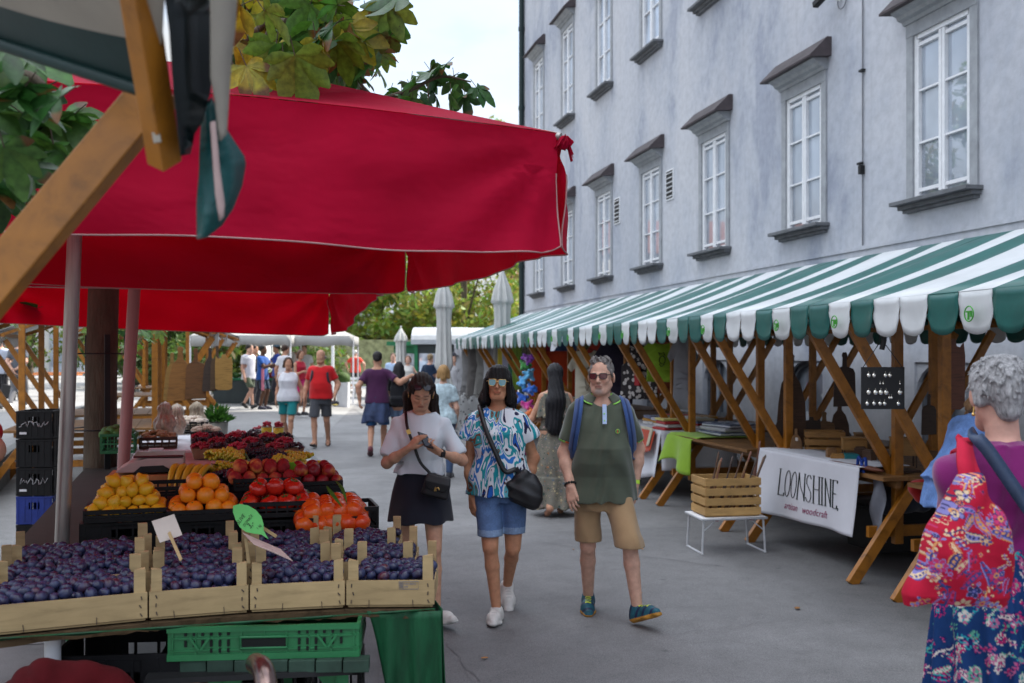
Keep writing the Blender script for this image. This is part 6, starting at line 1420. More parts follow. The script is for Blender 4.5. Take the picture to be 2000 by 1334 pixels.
# ---------------------------------------------------------------- everyone else in the street
SK = {'fair': (.58, .34, .25), 'tan': (.48, .25, .16), 'brown': (.10, .045, .025), 'mid': (.47, .25, .165)}
def walker(label, px, Z, H, face=0, z=0, sex='m', g=1.0, skin='mid', top=('tee', (.6, .6, .62)), bot=('shorts', (.05, .05, .06), .55), shoes=(.03, .03, .035), hair=(.03, .02, .015), style='short', pose='walk', h=.014, head=(0, 0, 0), arms=None, legs=None, belly=0, dx=0, fine=False, hat=None, sandal=False):
 """face: 0 towards the viewer, pi away; turned in the street plane"""
 s = H/1.75; ga = math.atan2((px-1000), F); r = figure(label, stand(px, Z)+Vector((0, 0, z)), face-YAW-ga*0, H)
 P_ = {'walk': [{'a': (-.07, -.22, .11), 'pitch': -.25}, {'a': (.08, .26, .15), 'pitch': .5}], 'walk2': [{'a': (-.07, .26, .15), 'pitch': .5}, {'a': (.08, -.22, .11), 'pitch': -.25}], 'stand': [{'a': (-.095, .02, .085)}, {'a': (.10, -.03, .085)}]}
 A_ = arms or [{'w': (-.235 if sex == 'm' else -.20, -.08, .87), 'pole': (-.4, 1, 0), 'dir': (.05, -.25, -1)}, {'w': (.235 if sex == 'm' else .20, .06, .87), 'pole': (.4, 1, 0), 'dir': (-.05, -.1, -1)}]
 B = Body(sex, g, belly=belly, legs=legs or P_[pose], arms=A_, head=head)
 sk = SK[skin] if isinstance(skin, str) else skin
 B.skin(r, h*(.62 if fine else .8), s, sk, fine, feet=sandal)
 kind, c = top[0], top[1]; m = c if not isinstance(c, tuple) else cloth(c)
 S = SDF(); hem = top[2] if len(top) > 2 else .86
 B.torso(S, .016, hem, 1.455, .03, flare=.02); B.yoke(S, .010) if kind != 'tank' else None
 for i in (0, 1):
  d = B.elb[i]-B.sh[i]
  if kind == 'tee': S.cap(B.sh[i], B.sh[i]+d*.55, .060*(.5+.5*g), .066*(.5+.5*g), .03); S.cut(B.sh[i]+d*.66, d, .12)
  elif kind == 'long': B.upperarm(S, i, .016, 1); S.cap(B.elb[i], B.elb[i]+(B.wr[i]-B.elb[i])*.92, .054, .042, .03)
 S.hole((0, -.01, 1.50), (0, -.12, 1.52), .064, .08); S.warp = folds(.009, fz=17, seed=int(px) % 97)
 if not B.bend: S.build('shirt', m, r, h, s)
 else:
  S.cuts = []; S.build('shirt', m, r, h, s)
 kb = bot[0]; mb_ = bot[1] if not isinstance(bot[1], tuple) else cloth(bot[1])
 if kb == 'shorts': shorts(B, r, s, mb_, bot[2], 0, 0, hem+.06, h=h, hemr=.088*(.5+.5*g), seed=int(px) % 31)
 elif kb == 'trousers':
  S = SDF(); B.torso(S, .008, .80, hem+.06)
  for i in (0, 1): S.cap(B.hip[i], B.knee[i], .098, .072, .03); S.cap(B.knee[i], B.ank[i]+V3(0, 0, .02), .070, .056, .03)
  S.warp = folds(.006, fz=15, seed=3); S.build('trousers', mb_, r, h, s)
 elif kb == 'skirt':
  z0 = bot[2]; S = SDF(); S.loft([(z0, .17+.10*(1-z0), .15+.10*(1-z0), 0, 0), (.80, .205, .17, 0, 0), (.93, .19, .145, 0, .01), (hem+.10, .150, .115, 0, 0)], .02)
  S.warp = lambda X, Y, Zz: .014*np.clip((.95-Zz)/.4, 0, 1)*np.sin(np.arctan2(X, Y)*9+2*Zz); S.build('skirt', mb_, r, h, s)
 for i in (0, 1):
  if sandal: B.shoe(r, i, [cloth((.03, .02, .018), .6, .2, 'leather')], .009, s, sandal=True)
  else: B.shoe(r, i, [cloth(shoes, .6, .2, 'shoe'), M_WSOLE if shoes[0] > .3 else cloth(tuple(x*.8 for x in shoes), .7, .2, 'sole')], max(.008, h*.7), s)
 hm = hair_mat(hair); S = SDF(); Hd, q = B.headp, B.hq
 if style != 'bald':
  S.ell(Hd((0, .020, .042)), (.0835, .102, .090), .02, q)
  if style == 'short':
   S.cap(Hd((0, .09, -.01)), Hd((0, .085, -.03)), .045, .04, .03); S.cut(Hd((0, .0, -.055)), q @ V3(0, .15, -1), .3)
   for sg in (-1, 1): S.hole(Hd((sg*.11, -.005, -.03)), Hd((sg*.11, .02, -.03)), .042, .044)
  elif style == 'bob':
   for sg in (-1, 1): S.cap(Hd((sg*.070, .02, .02)), Hd((sg*.082, .03, -.07)), .030, .028, .03)
   S.cap(Hd((0, .075, 0)), Hd((0, .08, -.08)), .055, .05, .04)
  else:
   L = style if isinstance(style, float) else 1.2
   for sg in (-1, 1): S.cap(Hd((sg*.070, .02, .02)), Hd((sg*.085, .045, -.09)), .030, .032, .03); S.cap(Hd((sg*.085, .045, -.09)), V3(sg*.09, .13, L), .034, .030, .04)
   S.cap(Hd((0, .08, 0)), V3(0, .145, L-.04), .06, .055, .05); S.cap(Hd((0, .08, -.05)), V3(0, .14, 1.3), .07, .075, .05)
  S.hole(Hd((0, -.14, -.045)), Hd((0, -.098, .035)), .080, .060, .008); S.warp = lambda X, Y, Zz: .0025*np.sin(X*230+Zz*20+Y*60)
  S.build('hair', hm, r, h*.7, s)
 else:
  S.cap(Hd((0, .075, -.02)), Hd((0, .080, -.02)), .05, None, .02)
  for sg in (-1, 1): S.cap(Hd((sg*.066, .03, -.005)), Hd((sg*.060, .06, -.02)), .020, .03, .02)
  S.build('hair', hm, r, h*.7, s)
 if hat:
  S = SDF(); S.ell(Hd((0, .012, .065)), (.088, .106, .075), .01, q); S.cap(Hd((0, -.10, .055)), Hd((0, -.15, .045)), .06, .05, .01, .18, 2); S.cut(Hd((0, 0, .042)), q @ V3(0, 0, -1), .25); S.build('cap', cloth(hat), r, h*.7, s)
 return r, B, s
def wpack(r, B, s, m, label, straps=True, big=1.0):
 o = empty('backpack', wl(r, (0, .19, 1.17), s), r.rotation_euler.z, label, 'backpack'); S = SDF(); S.loft([(-.22*big, .12, .06, 0, .04, 3), (-.18*big, .14, .09, 0, .04, 3), (.10, .14, .085, 0, .03, 3), (.21, .10, .05, 0, .0, 3)], .02); S.cap((-.08, .12, -.10), (.08, .12, -.10), .045, None, .02); S.build('body', m, o, .013, s)
 for sg in (-1, 1):
  sb = strap(curve_pts([(sg*.10, .12, 1.34), (sg*.118, .05, 1.455), (sg*.128, -.05, 1.43), (sg*.140, -.125, 1.30), (sg*.165, -.10, 1.15), (sg*.17, .05, 1.05)]), .045, .010, lambda p: (sg*.3, -1 if p.y < .03 else .3, .5)); sb.v = [tuple(wmat(r) @ (Vector(p)*s)) for p in sb.v]; sb.build('strap', m, o)
hold = lambda x, z, y=-.05: {'w': (x, y, z), 'pole': (math.copysign(.4, x), 1, 0), 'dir': (0, -.2, -1)}
# couple walking up hand in hand
walker('woman in white sleeveless blouse and teal shorts walking beside a man in red', 563, 19.2, 1.70, 0, sex='f', g=1.18, skin='tan', top=('tank', (.60, .60, .64), .88), bot=('shorts', (.006, .16, .17), .62), shoes=(.02, .14, .13), hair=(.06, .028, .015), style='bob', pose='walk2', head=(.35, .08, 0), arms=[hold(-.26, .88, .08), hold(.27, .90)], h=.016)
r, B, s = walker('balding man in bright red polo shirt and dark shorts holding a cap', 627, 18.9, 1.84, 0, g=1.12, skin='tan', top=('tee', (.52, .010, .014), .87), bot=('shorts', (.045, .047, .055), .55), hair=(.35, .33, .32), style='bald', pose='walk', head=(-.12, .05, 0), belly=.035, sandal=True, arms=[hold(-.30, .90, .0), {'w': (.27, -.12, .95), 'pole': (.5, .8, 0), 'dir': (.1, -.3, -1), 'curl': .9}], h=.015)
wpack(r, B, s, cloth((.03, .02, .03)), 'dark backpack worn by the man in the bright red polo shirt')
S = SDF(); S.ell((0, 0, 0), (.075, .09, .05), .01); S.cap((0, -.06, -.02), (.02, -.12, -.03), .05, .045, .01, .2, 2); o = S.build('cap', [cloth((.02, .02, .025)), cloth((.50, .36, .08))], None, .01, matfn=lambda C: (C[:, 2] < -.012).astype(int)); o.location = wl(r, (.29, -.20, .80), s); tag(o, 'black cap with yellow peak held by the man in red', 'cap')
# man in purple shirt with his arm round a woman with a black backpack
r, B, s = walker('man in purple T-shirt with a denim shirt tied round his waist, seen from behind', 737, 17.4, 1.80, math.pi, skin='tan', g=1.08, top=('tee', (.060, .014, .055), .88), bot=('shorts', (.02, .08, .20), .50), shoes=(.10, .02, .03), hair=(.015, .012, .012), style='short', pose='walk', arms=[{'w': (-.60, .05, 1.36), 'pole': (0, .5, -1), 'dir': (-1, -.1, -.3), 'palm': (0, 0, -1)}, {'w': (.28, .12, .92), 'pole': (.6, .6, 0), 'dir': (.05, -.2, -1), 'curl': .9}], h=.015)
S = SDF(); S.loft([(.55, .24, .20, .02, .02), (.70, .225, .19, .01, .02), (.92, .19, .15, 0, .012), (.99, .185, .145, 0, .01), (1.03, .165, .125, 0, .008)], .02); S.warp = lambda X, Y, Zz: .02*np.clip((1-Zz)/.4, 0, 1)*np.sin(np.arctan2(X, Y)*7+4*Zz)+.08*np.clip((.68-Zz)/.1, 0, 1)*(np.sin(np.arctan2(X, Y)*3) > .3); S.build('tied_shirt', denim((.030, .045, .10), 'dark_denim'), r, .014, s)
r, B, s = walker('woman in black top and pale blue shorts beside the man in purple', 779, 17.6, 1.62, math.pi, sex='f', skin='tan', top=('tee', (.012, .012, .014), .90), bot=('shorts', (.18, .27, .42), .70), hair=(.012, .010, .012), style=1.35, pose='walk2', h=.016)
wpack(r, B, s, cloth((.010, .010, .013)), 'black backpack on the woman in pale blue shorts', big=1.05)
# people half hidden behind the three walkers
pat = M('pastel_print', (.40, .50, .54), .8, .35, 20)
walker('blond woman in pale blue printed top seen from behind near the dresses', 866, 14.2, 1.60, math.pi, sex='f', g=1.1, skin='fair', top=('tee', pat, .84), bot=('trousers', (.04, .07, .14)), hair=(.40, .23, .09), style='bob', pose='stand', h=.016)
walker('man in navy T-shirt and straw cap by the grey kiosk', 840, 28.5, 1.76, math.pi*.9, skin='fair', top=('tee', (.010, .022, .05), .86), bot=('trousers', (.03, .03, .035)), hair=(.3, .2, .1), hat=(.25, .18, .10), pose='stand', h=.02)
walker('girl in white top and grey-green shorts swinging her arms', 797, 30, 1.72, 0, sex='f', skin='fair', top=('tank', (.62, .60, .56), .98), bot=('shorts', (.12, .15, .11), .78), hair=(.16, .08, .04), style='bob', pose='walk', arms=[hold(-.3, 1.0), {'w': (.50, -.1, 1.02), 'pole': (.2, .5, -1), 'dir': (.8, -.2, -.3)}], h=.02)
walker('man in pale blue T-shirt beside the girl in white', 768, 30.5, 1.80, 0, skin='fair', top=('tee', (.36, .48, .66), .86), bot=('shorts', (.05, .05, .06), .55), hair=(.07, .04, .02), pose='walk2', h=.02)
walker('man in orange-red T-shirt and black shorts far up the sunny street', 694, 44, 1.9, math.pi*.95, g=1.15, skin='fair', top=('tee', (.66, .05, .03), .84), bot=('shorts', (.02, .02, .025), .6), shoes=(.6, .6, .6), hair=(.5, .48, .45), pose='walk', z=.05, h=.022, arms=[{'w': (-.36, -.1, 1.0), 'pole': (-.8, .6, 0), 'dir': (0, -.3, -1)}, {'w': (.36, -.1, 1.0), 'pole': (.8, .6, 0), 'dir': (0, -.3, -1)}])
walker('person in white shirt and dark cap by the end of the dress stall', 886, 24, 1.80, .6, skin='fair', top=('tee', (.62, .62, .65), .84), bot=('trousers', (.05, .06, .09)), hair=(.05, .04, .03), hat=(.03, .03, .04), pose='stand', h=.02)
# group by the vegetable stall at the far side
walker('tall youth in white T-shirt and olive shorts with black boots', 486, 28.6, 1.86, 1.0, z=.2, skin='fair', top=('tee', (.58, .58, .62), .80), bot=('shorts', (.07, .09, .055), .58), shoes=(.012, .012, .014), hair=(.02, .015, .012), pose='walk', h=.018, head=(.3, .1, 0))
walker('person in black T-shirt behind the youth in olive shorts', 497, 30.2, 1.84, 1.2, z=.2, skin='tan', top=('tee', (.012, .012, .014), .82), bot=('trousers', (.03, .03, .04)), hair=(.02, .015, .012), pose='stand', h=.02)
walker('man in blue football shirt with a pink stripe, standing in profile', 513, 28.4, 1.82, 1.35, z=.2, skin='brown', top=('tee', (.010, .07, .28), .80), bot=('shorts', (.012, .03, .06), .56), shoes=(.03, .03, .05), hair=(.008, .007, .007), pose='stand', h=.018, arms=[{'w': (-.12, -.38, 1.22), 'pole': (-.4, .5, -1), 'dir': (.1, -1, .1)}, {'w': (.12, -.40, 1.2), 'pole': (.4, .5, -1), 'dir': (-.1, -1, .1)}])
b = MB(); p = P(513, 741, 28.2); b.box(p, (.07, .03, .62), (0, 0, -YAW)); pr = [o for o in col.objects if o.get('label', '').startswith('man in blue football')][0]; b.build('shirt_stripe', M('pink_stripe', (.50, .16, .22), .8), pr)
walker('person in royal blue top and cap reaching across the vegetable stall', 541, 31, 1.88, -1.2, z=.2, skin='tan', top=('tee', (.015, .05, .30), .82), bot=('trousers', (.02, .02, .03)), hair=(.02, .015, .01), hat=(.12, .22, .32), pose='stand', h=.02, arms=[{'w': (-.12, -.45, 1.15), 'pole': (-.4, .5, -1), 'dir': (.1, -1, 0)}, hold(.25, .9)])
walker('curly-haired man in white shirt behind the couple', 556, 27.2, 1.84, math.pi*.8, z=.18, skin='tan', top=('tee', (.60, .60, .64), .84), bot=('trousers', (.06, .05, .05)), hair=(.05, .025, .015), pose='stand', h=.02)
walker('woman in crimson top and bright pink skirt behind the couple', 586, 26.5, 1.72, .9, z=.15, sex='f', skin='tan', top=('tank', (.36, .01, .03), .95), bot=('skirt', (.42, .01, .10), .62), hair=(.09, .04, .02), style='bob', pose='stand', h=.02, arms=[{'w': (-.1, -.25, 1.18), 'pole': (-.4, .5, -1), 'dir': (.6, -.6, 0)}, {'w': (.1, -.25, 1.2), 'pole': (.4, .5, -1), 'dir': (-.6, -.6, 0)}])
walker('person in white T-shirt under the pale tent poles', 595, 33, 1.86, 0, z=.2, skin='fair', top=('tee', (.66, .66, .68), .84), bot=('trousers', (.3, .29, .27)), hair=(.10, .06, .03), pose='stand', h=.022)
walker('man in white vest seen between tent and red sleeve', 566, 33.5, 1.98, 0, z=.2, skin='fair', top=('tank', (.62, .60, .58), .84), bot=('trousers', (.04, .04, .05)), hair=(.08, .05, .03), pose='stand', h=.022)
# strollers on the raised square
walker('man in grey shirt and trousers walking away with hands behind his back', 36, 24.6, 1.80, math.pi*1.02, z=.40, skin='fair', top=('tee', (.09, .10, .12), .84), bot=('trousers', (.13, .13, .14)), shoes=(.55, .55, .55), hair=(.16, .11, .09), style='bald', pose='walk', h=.018, arms=[{'w': (-.05, .20, .98), 'pole': (-1, .2, -.2), 'dir': (.7, .1, -.5)}, {'w': (.05, .20, .95), 'pole': (1, .2, -.2), 'dir': (-.5, .1, -.7)}])
walker('man in pale blue shirt and dark trousers with a black shoulder bag', 2, 25.2, 1.80, math.pi, z=.40, skin='fair', top=('tee', (.42, .46, .55), .84), bot=('trousers', (.015, .015, .02)), hair=(.05, .035, .03), pose='walk2', h=.018)
b = MB(); p = P(14, 765, 24.8); b.box(p, (.22, .12, .34), (0, .15, -YAW)); b.tube([p+Vector((-.08, 0, .16)), p+Vector((-.05, 0, .50)), p+Vector((.05, 0, .50)), p+Vector((.08, 0, .16))], .012, 6); single(b, 'shoulder_bag', M_LEATHER, 'black bag hanging at the side of the man in dark trousers', 'bag', loc=p, bevel=.02)
# vendor at the edge, only a red sleeve and arm in view
walker('vendor in red T-shirt standing at the end of the plum table', -137, 4.25, 1.90, 0, skin='mid', top=('tee', (.42, .012, .014), .80), bot=('trousers', (.03, .03, .05)), hair=(.05, .03, .02), pose='stand', h=.010, g=1.15, fine=False, arms=[{'w': (-.2, -.28, 1.0), 'pole': (-.6, .5, -.6), 'dir': (.2, -1, -.2)}, {'w': (.10, -.25, 1.20), 'pole': (1, .1, .1), 'dir': (-1, -.3, -.2)}])
# long-haired woman in the tiered dress
def floral(name, base, cols, sc_, dark=(.02, .02, .03)):
 m, nt, n, bs = base_mat(name); tc = nt.nodes.new('ShaderNodeTexCoord'); dn = nt.nodes.new('ShaderNodeTexNoise'); dn.inputs['Scale'].default_value = sc_*.6; dn.inputs['Detail'].default_value = 3; nt.links.new(tc.outputs['Object'], dn.inputs['Vector'])
 va = nt.nodes.new('ShaderNodeVectorMath'); va.operation = 'MULTIPLY_ADD'; va.inputs[1].default_value = (.045,)*3; nt.links.new(dn.outputs['Color'], va.inputs[0]); nt.links.new(tc.outputs['Object'], va.inputs[2]); o = None
 r = ramp(nt, noise_node(nt, 5, 3).outputs[0], [(.3, tuple(x*.7 for x in base)), (.7, tuple(min(1, x*1.2) for x in base))]); o = r.outputs[0]
 for k, (sc2, lo_, hi_) in enumerate(((sc_, .22, .34), (sc_*2.1, .20, .32), (sc_*3.4, .0, .20))):
  vo = nt.nodes.new('ShaderNodeTexVoronoi'); vo.inputs['Scale'].default_value = sc2; nt.links.new(va.outputs[0], vo.inputs['Vector'])
  cr = ramp(nt, vo.outputs['Color'], [(i/len(cols), c) for i, c in enumerate(cols[k:]+cols[:k])], 'CONSTANT')
  dr = ramp(nt, vo.outputs['Distance'], [(0, 0 if k < 2 else 1), (lo_*.35, 1), (lo_, 1), (lo_+.02, 0), (hi_+.08, 0), (hi_+.10, .8 if k == 0 else 0), (hi_+.13, 0)], 'CONSTANT' if k else 'LINEAR'); o = mix(nt, o, cr.outputs[0], dr.outputs[0])
  ce = ramp(nt, vo.outputs['Distance'], [(0, 1), (lo_*.35, 0)], 'CONSTANT'); o = mix(nt, o, cols[(k+2) % len(cols)], ce.outputs[0])
 nt.links.new(o, bs.inputs['Base Color']); bs.inputs['Roughness'].default_value = .8; bs.inputs['Specular IOR Level'].default_value = .2; bump(nt, bs, noise_node(nt, 220, 2).outputs[0], .2, .002); return m
M_DRESS = floral('tiered_floral', (.17, .16, .13), [(.32, .14, .07), (.10, .13, .16), (.40, .33, .20), (.05, .08, .07), (.34, .24, .22)], 17)
sW = .94; dr = figure('long-haired woman in a tiered floral dress seen from behind', stand(1084, 10.9), math.pi-YAW+.1, 0)
B = Body('f', 1.05, legs=[{'a': (-.08, -.10, .09)}, {'a': (.10, .22, .14), 'pitch': .5}], arms=[{'w': (-.16, -.22, 1.10), 'pole': (-.6, .5, -.6), 'dir': (.3, -1, 0)}, {'w': (.16, -.22, 1.10), 'pole': (.6, .5, -.6), 'dir': (-.3, -1, 0)}])
B.skin(dr, .010, sW, SK['tan'], False, feet=True)
S = SDF(); S.loft([(.10, .30, .27, 0, .02), (.45, .245, .215, 0, .02), (.452, .225, .20, 0, .02), (.80, .205, .17, 0, .015), (.95, .175, .14, 0, .01), (1.08, .14, .11, 0, 0)], .02); B.torso(S, .016, 1.0, 1.42); S.warp = lambda X, Y, Zz: .018*np.clip((1.05-Zz)/.6, 0, 1)*np.sin(np.arctan2(X, Y)*11+3*np.sin(4*Zz)); S.build('dress', M_DRESS, dr, .010, sW)
S = SDF(); S.loft([(1.14, .235, .175, 0, .0), (1.25, .215, .155, 0, .0), (1.38, .19, .11, 0, .005), (1.43, .12, .085, 0, .01)], .02); S.warp = lambda X, Y, Zz: .012*np.clip((1.4-Zz)/.25, 0, 1)*np.sin(np.arctan2(X, Y)*14); S.build('cape_sleeves', M_DRESS, dr, .009, sW)
S = SDF(); Hd = B.headp; S.ell(Hd((0, .020, .042)), (.090, .108, .094), .02, B.hq); S.cap(Hd((0, .06, 0)), V3(0, .13, 1.32), .080, .105, .05); S.cap(V3(0, .13, 1.34), V3(.03, .155, 1.02), .10, .085, .05); S.cap(V3(.02, .155, 1.06), V3(-.055, .165, .96), .06, .03, .05); S.cap(V3(.06, .13, 1.3), V3(.10, .14, 1.05), .07, .03, .05); S.hole(Hd((0, -.14, -.045)), Hd((0, -.098, .035)), .080, .060, .008); S.warp = lambda X, Y, Zz: .004*np.sin(X*150+3*np.sin(Zz*6)+Y*20); S.build('hair', hair_mat((.012, .011, .014)), dr, .008, sW)
# stooping woman in the blue smock at the first stall
sm = figure('woman in blue smock stooping over the goods of the near stall', stand(1862, 6.25), R(100)-YAW, 0)
B = Body('f', 1.1, bend=.42, legs=[{'a': (-.09, .05, .085)}, {'a': (.10, -.12, .085)}], arms=[{'w': (-.12, -.46, 1.08), 'pole': (-.6, 1, -.3), 'dir': (.4, -1, .15), 'palm': (0, 0, -1)}, {'w': (.16, -.58, 1.12), 'pole': (.5, .3, -1), 'dir': (-.3, -1, .15), 'palm': (0, 0, -1)}], head=(0, .25, 0))
B.skin(sm, .0075, .95, SK['mid'], True)
M_SMOCK = denim((.10, .19, .42), 'blue_linen')
S = SDF(); B.torso(S, .026, .96, 1.44, .03, flare=.02); B.yoke(S, .016); S.loft([(.84, .225, .20, 0, 0), (.98, .215, .19, 0, -.02), (1.10, .19, .17, 0, -.07)], .05)
for i in (0, 1): d = B.elb[i]-B.sh[i]; S.cap(B.sh[i], B.sh[i]+d*.78, .068, .082, .03); S.cut(B.sh[i]+d*.90, d, .12)
S.warp = folds(.011, fz=17, seed=21); S.build('smock', M_SMOCK, sm, .009, .95)
S = SDF()
for i in (0, 1): S.cap(B.hip[i], B.knee[i], .095, .07, .03); S.cap(B.knee[i], B.ank[i]+V3(0, 0, .05), .066, .05, .03)
S.build('leggings', cloth((.02, .02, .03)), sm, .012, .95)
for i in (0, 1): B.shoe(sm, i, [M_RUB, M_WSOLE], .008, .95)
S = SDF(); Hd, q = B.headp, B.hq; S.ell(Hd((0, .02, .042)), (.088, .106, .092), .02, q); S.cap(Hd((0, .08, 0)), Hd((0, .10, -.14)), .062, .05, .04)
for sg in (-1, 1): S.cap(Hd((sg*.07, .02, .02)), Hd((sg*.09, .03, -.16)), .034, .03, .03)
S.hole(Hd((0, -.14, -.045)), Hd((0, -.098, .035)), .075, .055, .008); S.warp = lambda X, Y, Zz: .004*np.sin(X*160+Zz*120+Y*60); S.build('hair', hair_mat((.24, .13, .06)), sm, .008, .95)
# -------------------------------------------------- white-haired woman close by, seen from behind
sW = .994; ww = figure('white-haired woman in purple top and floral skirt seen from behind', stand(1958, 3.2), math.pi-YAW-R(4), 0)
B = Body('f', 1.12, shw=1.02, legs=[{'a': (-.09, .10, .10)}, {'a': (.10, -.10, .09)}], arms=[hold(-.24, .95, -.12), {'w': (.07, -.36, 1.14), 'pole': (.10, 1, -.5), 'dir': (-.2, -1, .1), 'palm': (-1, 0, 0), 'curl': .9}], head=(.05, .10, .0))
B.skin(ww, .0062, sW, (.56, .31, .24), True)
M_PURP = M('magenta_jersey', (.17, .008, .11), .85, .12, 5, .3, 260, spec=.2, sheen=.3)
S = SDF(); B.torso(S, .016, 1.125, 1.475, .03, flare=.012); B.yoke(S, .012)
for i in (0, 1): B.upperarm(S, i, .014, 1.0, .03); S.cap(B.elb[i], B.elb[i]+(B.wr[i]-B.elb[i])*.9, .056, .042, .03)
S.hole((0, -.02, 1.53), (0, -.02, 1.56), .082, .12); fw = folds(.010, fz=24, seed=31); S.warp = lambda X, Y, Z: fw(X, Y, Z)+.007*np.sin(60*(Z-1.16)+5*np.sin(6*X))*np.exp(-((Z-1.19)/.07)**2)
S.build('top', M_PURP, ww, .0075, sW)
M_PRINT = attr_mat('printed_cotton', .8, .10, 40, .2, 220, .2)
SKC = [(.40, .012, .12), (.02, .30, .36), (.55, .50, .46), (.010, .015, .10), (.10, .34, .24), (.42, .10, .22)]
S = SDF(); S.loft([(.14, .27, .22, 0, .0), (.60, .232, .195, 0, .0), (.93, .208, .168, 0, .01), (1.05, .185, .148, 0, .005), (1.15, .165, .130, 0, 0)], .02); S.warp = lambda X, Y, Z: (.006+.020*np.clip((1.05-Z)/.4, 0, 1))*np.sin(np.arctan2(X, Y)*17+2.2*np.sin(3.5*Z)+1.5*np.sin(np.arctan2(X, Y)*3))
S.build('skirt', M_PRINT, ww, .0046, sW, tintfn=lambda V: motifs(np.arctan2(V[:, 0], V[:, 1])*.22, V[:, 2], (.006, .034, .13), [('sprig', 260, .018, .034, SKC), ('paisley', 90, .018, .034, SKC), ('flower', 200, .010, .020, SKC), ('flower', 260, .004, .009, SKC)], 5, (-.7, .7, .55, 1.2)))
for i in (0, 1): B.shoe(ww, i, [M_RUB, M_RUB], .009, sW)
def silver_mat():
 m, nt, n, bs = base_mat('silver_hair'); nz = noise_node(nt, 13, 6, .75, stretch=(6, 6, 1.3), dist=1.0); r = ramp(nt, nz.outputs[0], [(.30, (.12, .115, .12)), (.45, (.36, .35, .36)), (.62, (.58, .57, .58)), (.78, (.74, .73, .74))]); nt.links.new(r.outputs[0], bs.inputs['Base Color']); bs.inputs['Roughness'].default_value = .45; bump(nt, bs, nz.outputs[0], 1.0, .02); return m
S = SDF(); Hd, q = B.headp, B.hq; S.ell(Hd((0, .022, .040)), (.081, .101, .090), .02, q); S.cap(Hd((0, .076, .0)), Hd((0, .074, -.052)), .055, .040, .03)
for sg in (-1, 1): S.cap(Hd((sg*.070, .02, .05)), Hd((sg*.074, .035, -.025)), .028, .020, .02)
S.hole(Hd((0, -.14, -.045)), Hd((0, -.098, .035)), .080, .066, .008)
rh = random.Random(4)
for k in range(230):     # tufted cropped locks
 a = rh.uniform(0, 6.28); el = rh.uniform(-.45, 1.35); p = V3(.084*math.cos(a)*math.cos(el), .022+.104*math.sin(a)*math.cos(el), .040+.092*math.sin(el))
 if p[1] < -.05 and p[2] < .07: continue
 n_ = nrm(p-V3(0, .024, .046)); dn = nrm(V3(n_[0]*.3+rh.uniform(-.3, .3), n_[1]*.3+.15, -1.1)-n_*(n_ @ V3(0, 0, -1.1))*.9); S.cap(Hd(p-n_*.008), Hd(p+n_*.001+dn*.040), .0070, .0022, .004)
S.build('hair', silver_mat(), ww, .0048, sW)
b = MB()
for sg in (-1, 1): b.tube([Vector(Hd((sg*.084, .012, -.040))), Vector(Hd((sg*.086, .010, -.062)))], .0025, 6); b.ball(Hd((sg*.086, .010, -.066)), .0065, 8, 6)
acc(b, 'earrings', M_GOLD, ww, sW)
def q3(px, py, Z): return P(px, py, Z)
nb = empty('crossbody_bag', q3(2040, 1050, 3.0), 0, 'navy leather bag on a broad strap across the purple top', 'handbag')
sb = strap(curve_pts([q3(1905, 862, 3.26), q3(1897, 848, 3.16), q3(1903, 850, 3.07), q3(1930, 880, 3.045), q3(1975, 945, 3.03), q3(2010, 995, 3.02), q3(2050, 1050, 3.0)]), .042, .005, lambda p: -FW); M_NAVYL = M('navy_leather', (.022, .040, .085), .45, .25, 10, .35, 140, spec=.5); sb.build('strap', M_NAVYL, nb)
S = SDF(); S.loft([(-.12, .11, .03, 0, 0, 4), (.0, .12, .045, 0, 0, 4), (.10, .11, .03, 0, 0, 4)], .01); o = S.build('body', M_NAVYL, nb, .01); o.location = (.12, 0, -.1); o.rotation_euler = (0, 0, -YAW)
# big printed shopping bag
PAC = [(.58, .26, .10), (.04, .05, .20), (.60, .44, .28), (.20, .18, .42), (.36, .006, .03), (.45, .03, .12), (.03, .03, .10)]
M_PAIS = M('red_cotton', (.42, .008, .035), .8, .12, 6, .2, 200, spec=.2)
tb = empty('shopping_bag', P(1880, 1090, 2.86), -YAW, 'big red paisley cloth bag hanging from the shoulder of the white-haired woman', 'bag')
kb = 2.86/F
def bl(px, py): return ((px-1880)*kb, (1090-py)*kb)
rows = [(1177, 1782, 1968, .06), (1160, 1776, 1974, .085), (1120, 1782, 1970, .105), (1075, 1796, 1966, .115), (1030, 1815, 1960, .11), (1000, 1832, 1948, .095), (970, 1850, 1934, .075), (945, 1862, 1922, .055), (925, 1868, 1914, .04)]
S = SDF(); S.loft([(bl(0, y)[1], (x1-x0)/2*kb, dpt*.75, bl((x0+x1)/2, 0)[0], 0, 2.5) for y, x0, x1, dpt in rows], .01)
S.warp = lambda X, Y, Z: .010*np.sin(46*X-16*Z+2*np.sin(14*Z))*np.clip(.75+Z*3, .15, 1)+.006*np.sin(30*X+24*Z)
S.build('body', M_PRINT, tb, .0032, tintfn=lambda V: motifs(V[:, 0], V[:, 2], (.40, .006, .030), [('sprig', 42, .018, .034, PAC), ('paisley', 24, .020, .040, PAC), ('flower', 22, .012, .026, PAC), ('flower', 60, .004, .009, PAC)], 3, (-.16, .15, -.14, .26)))
sb = strap(curve_pts([P(1890, 935, 2.90), P(1885, 905, 2.93), P(1884, 880, 3.0), P(1884, 862, 3.10), P(1882, 858, 3.2), P(1872, 880, 3.3), P(1860, 940, 3.3)]), .048, .008, lambda p: -FW+Vector((0, 0, .6)) if p.z < 1.48 else Vector((0, 0, 1))); sb.build('handle', M_PAIS, tb)
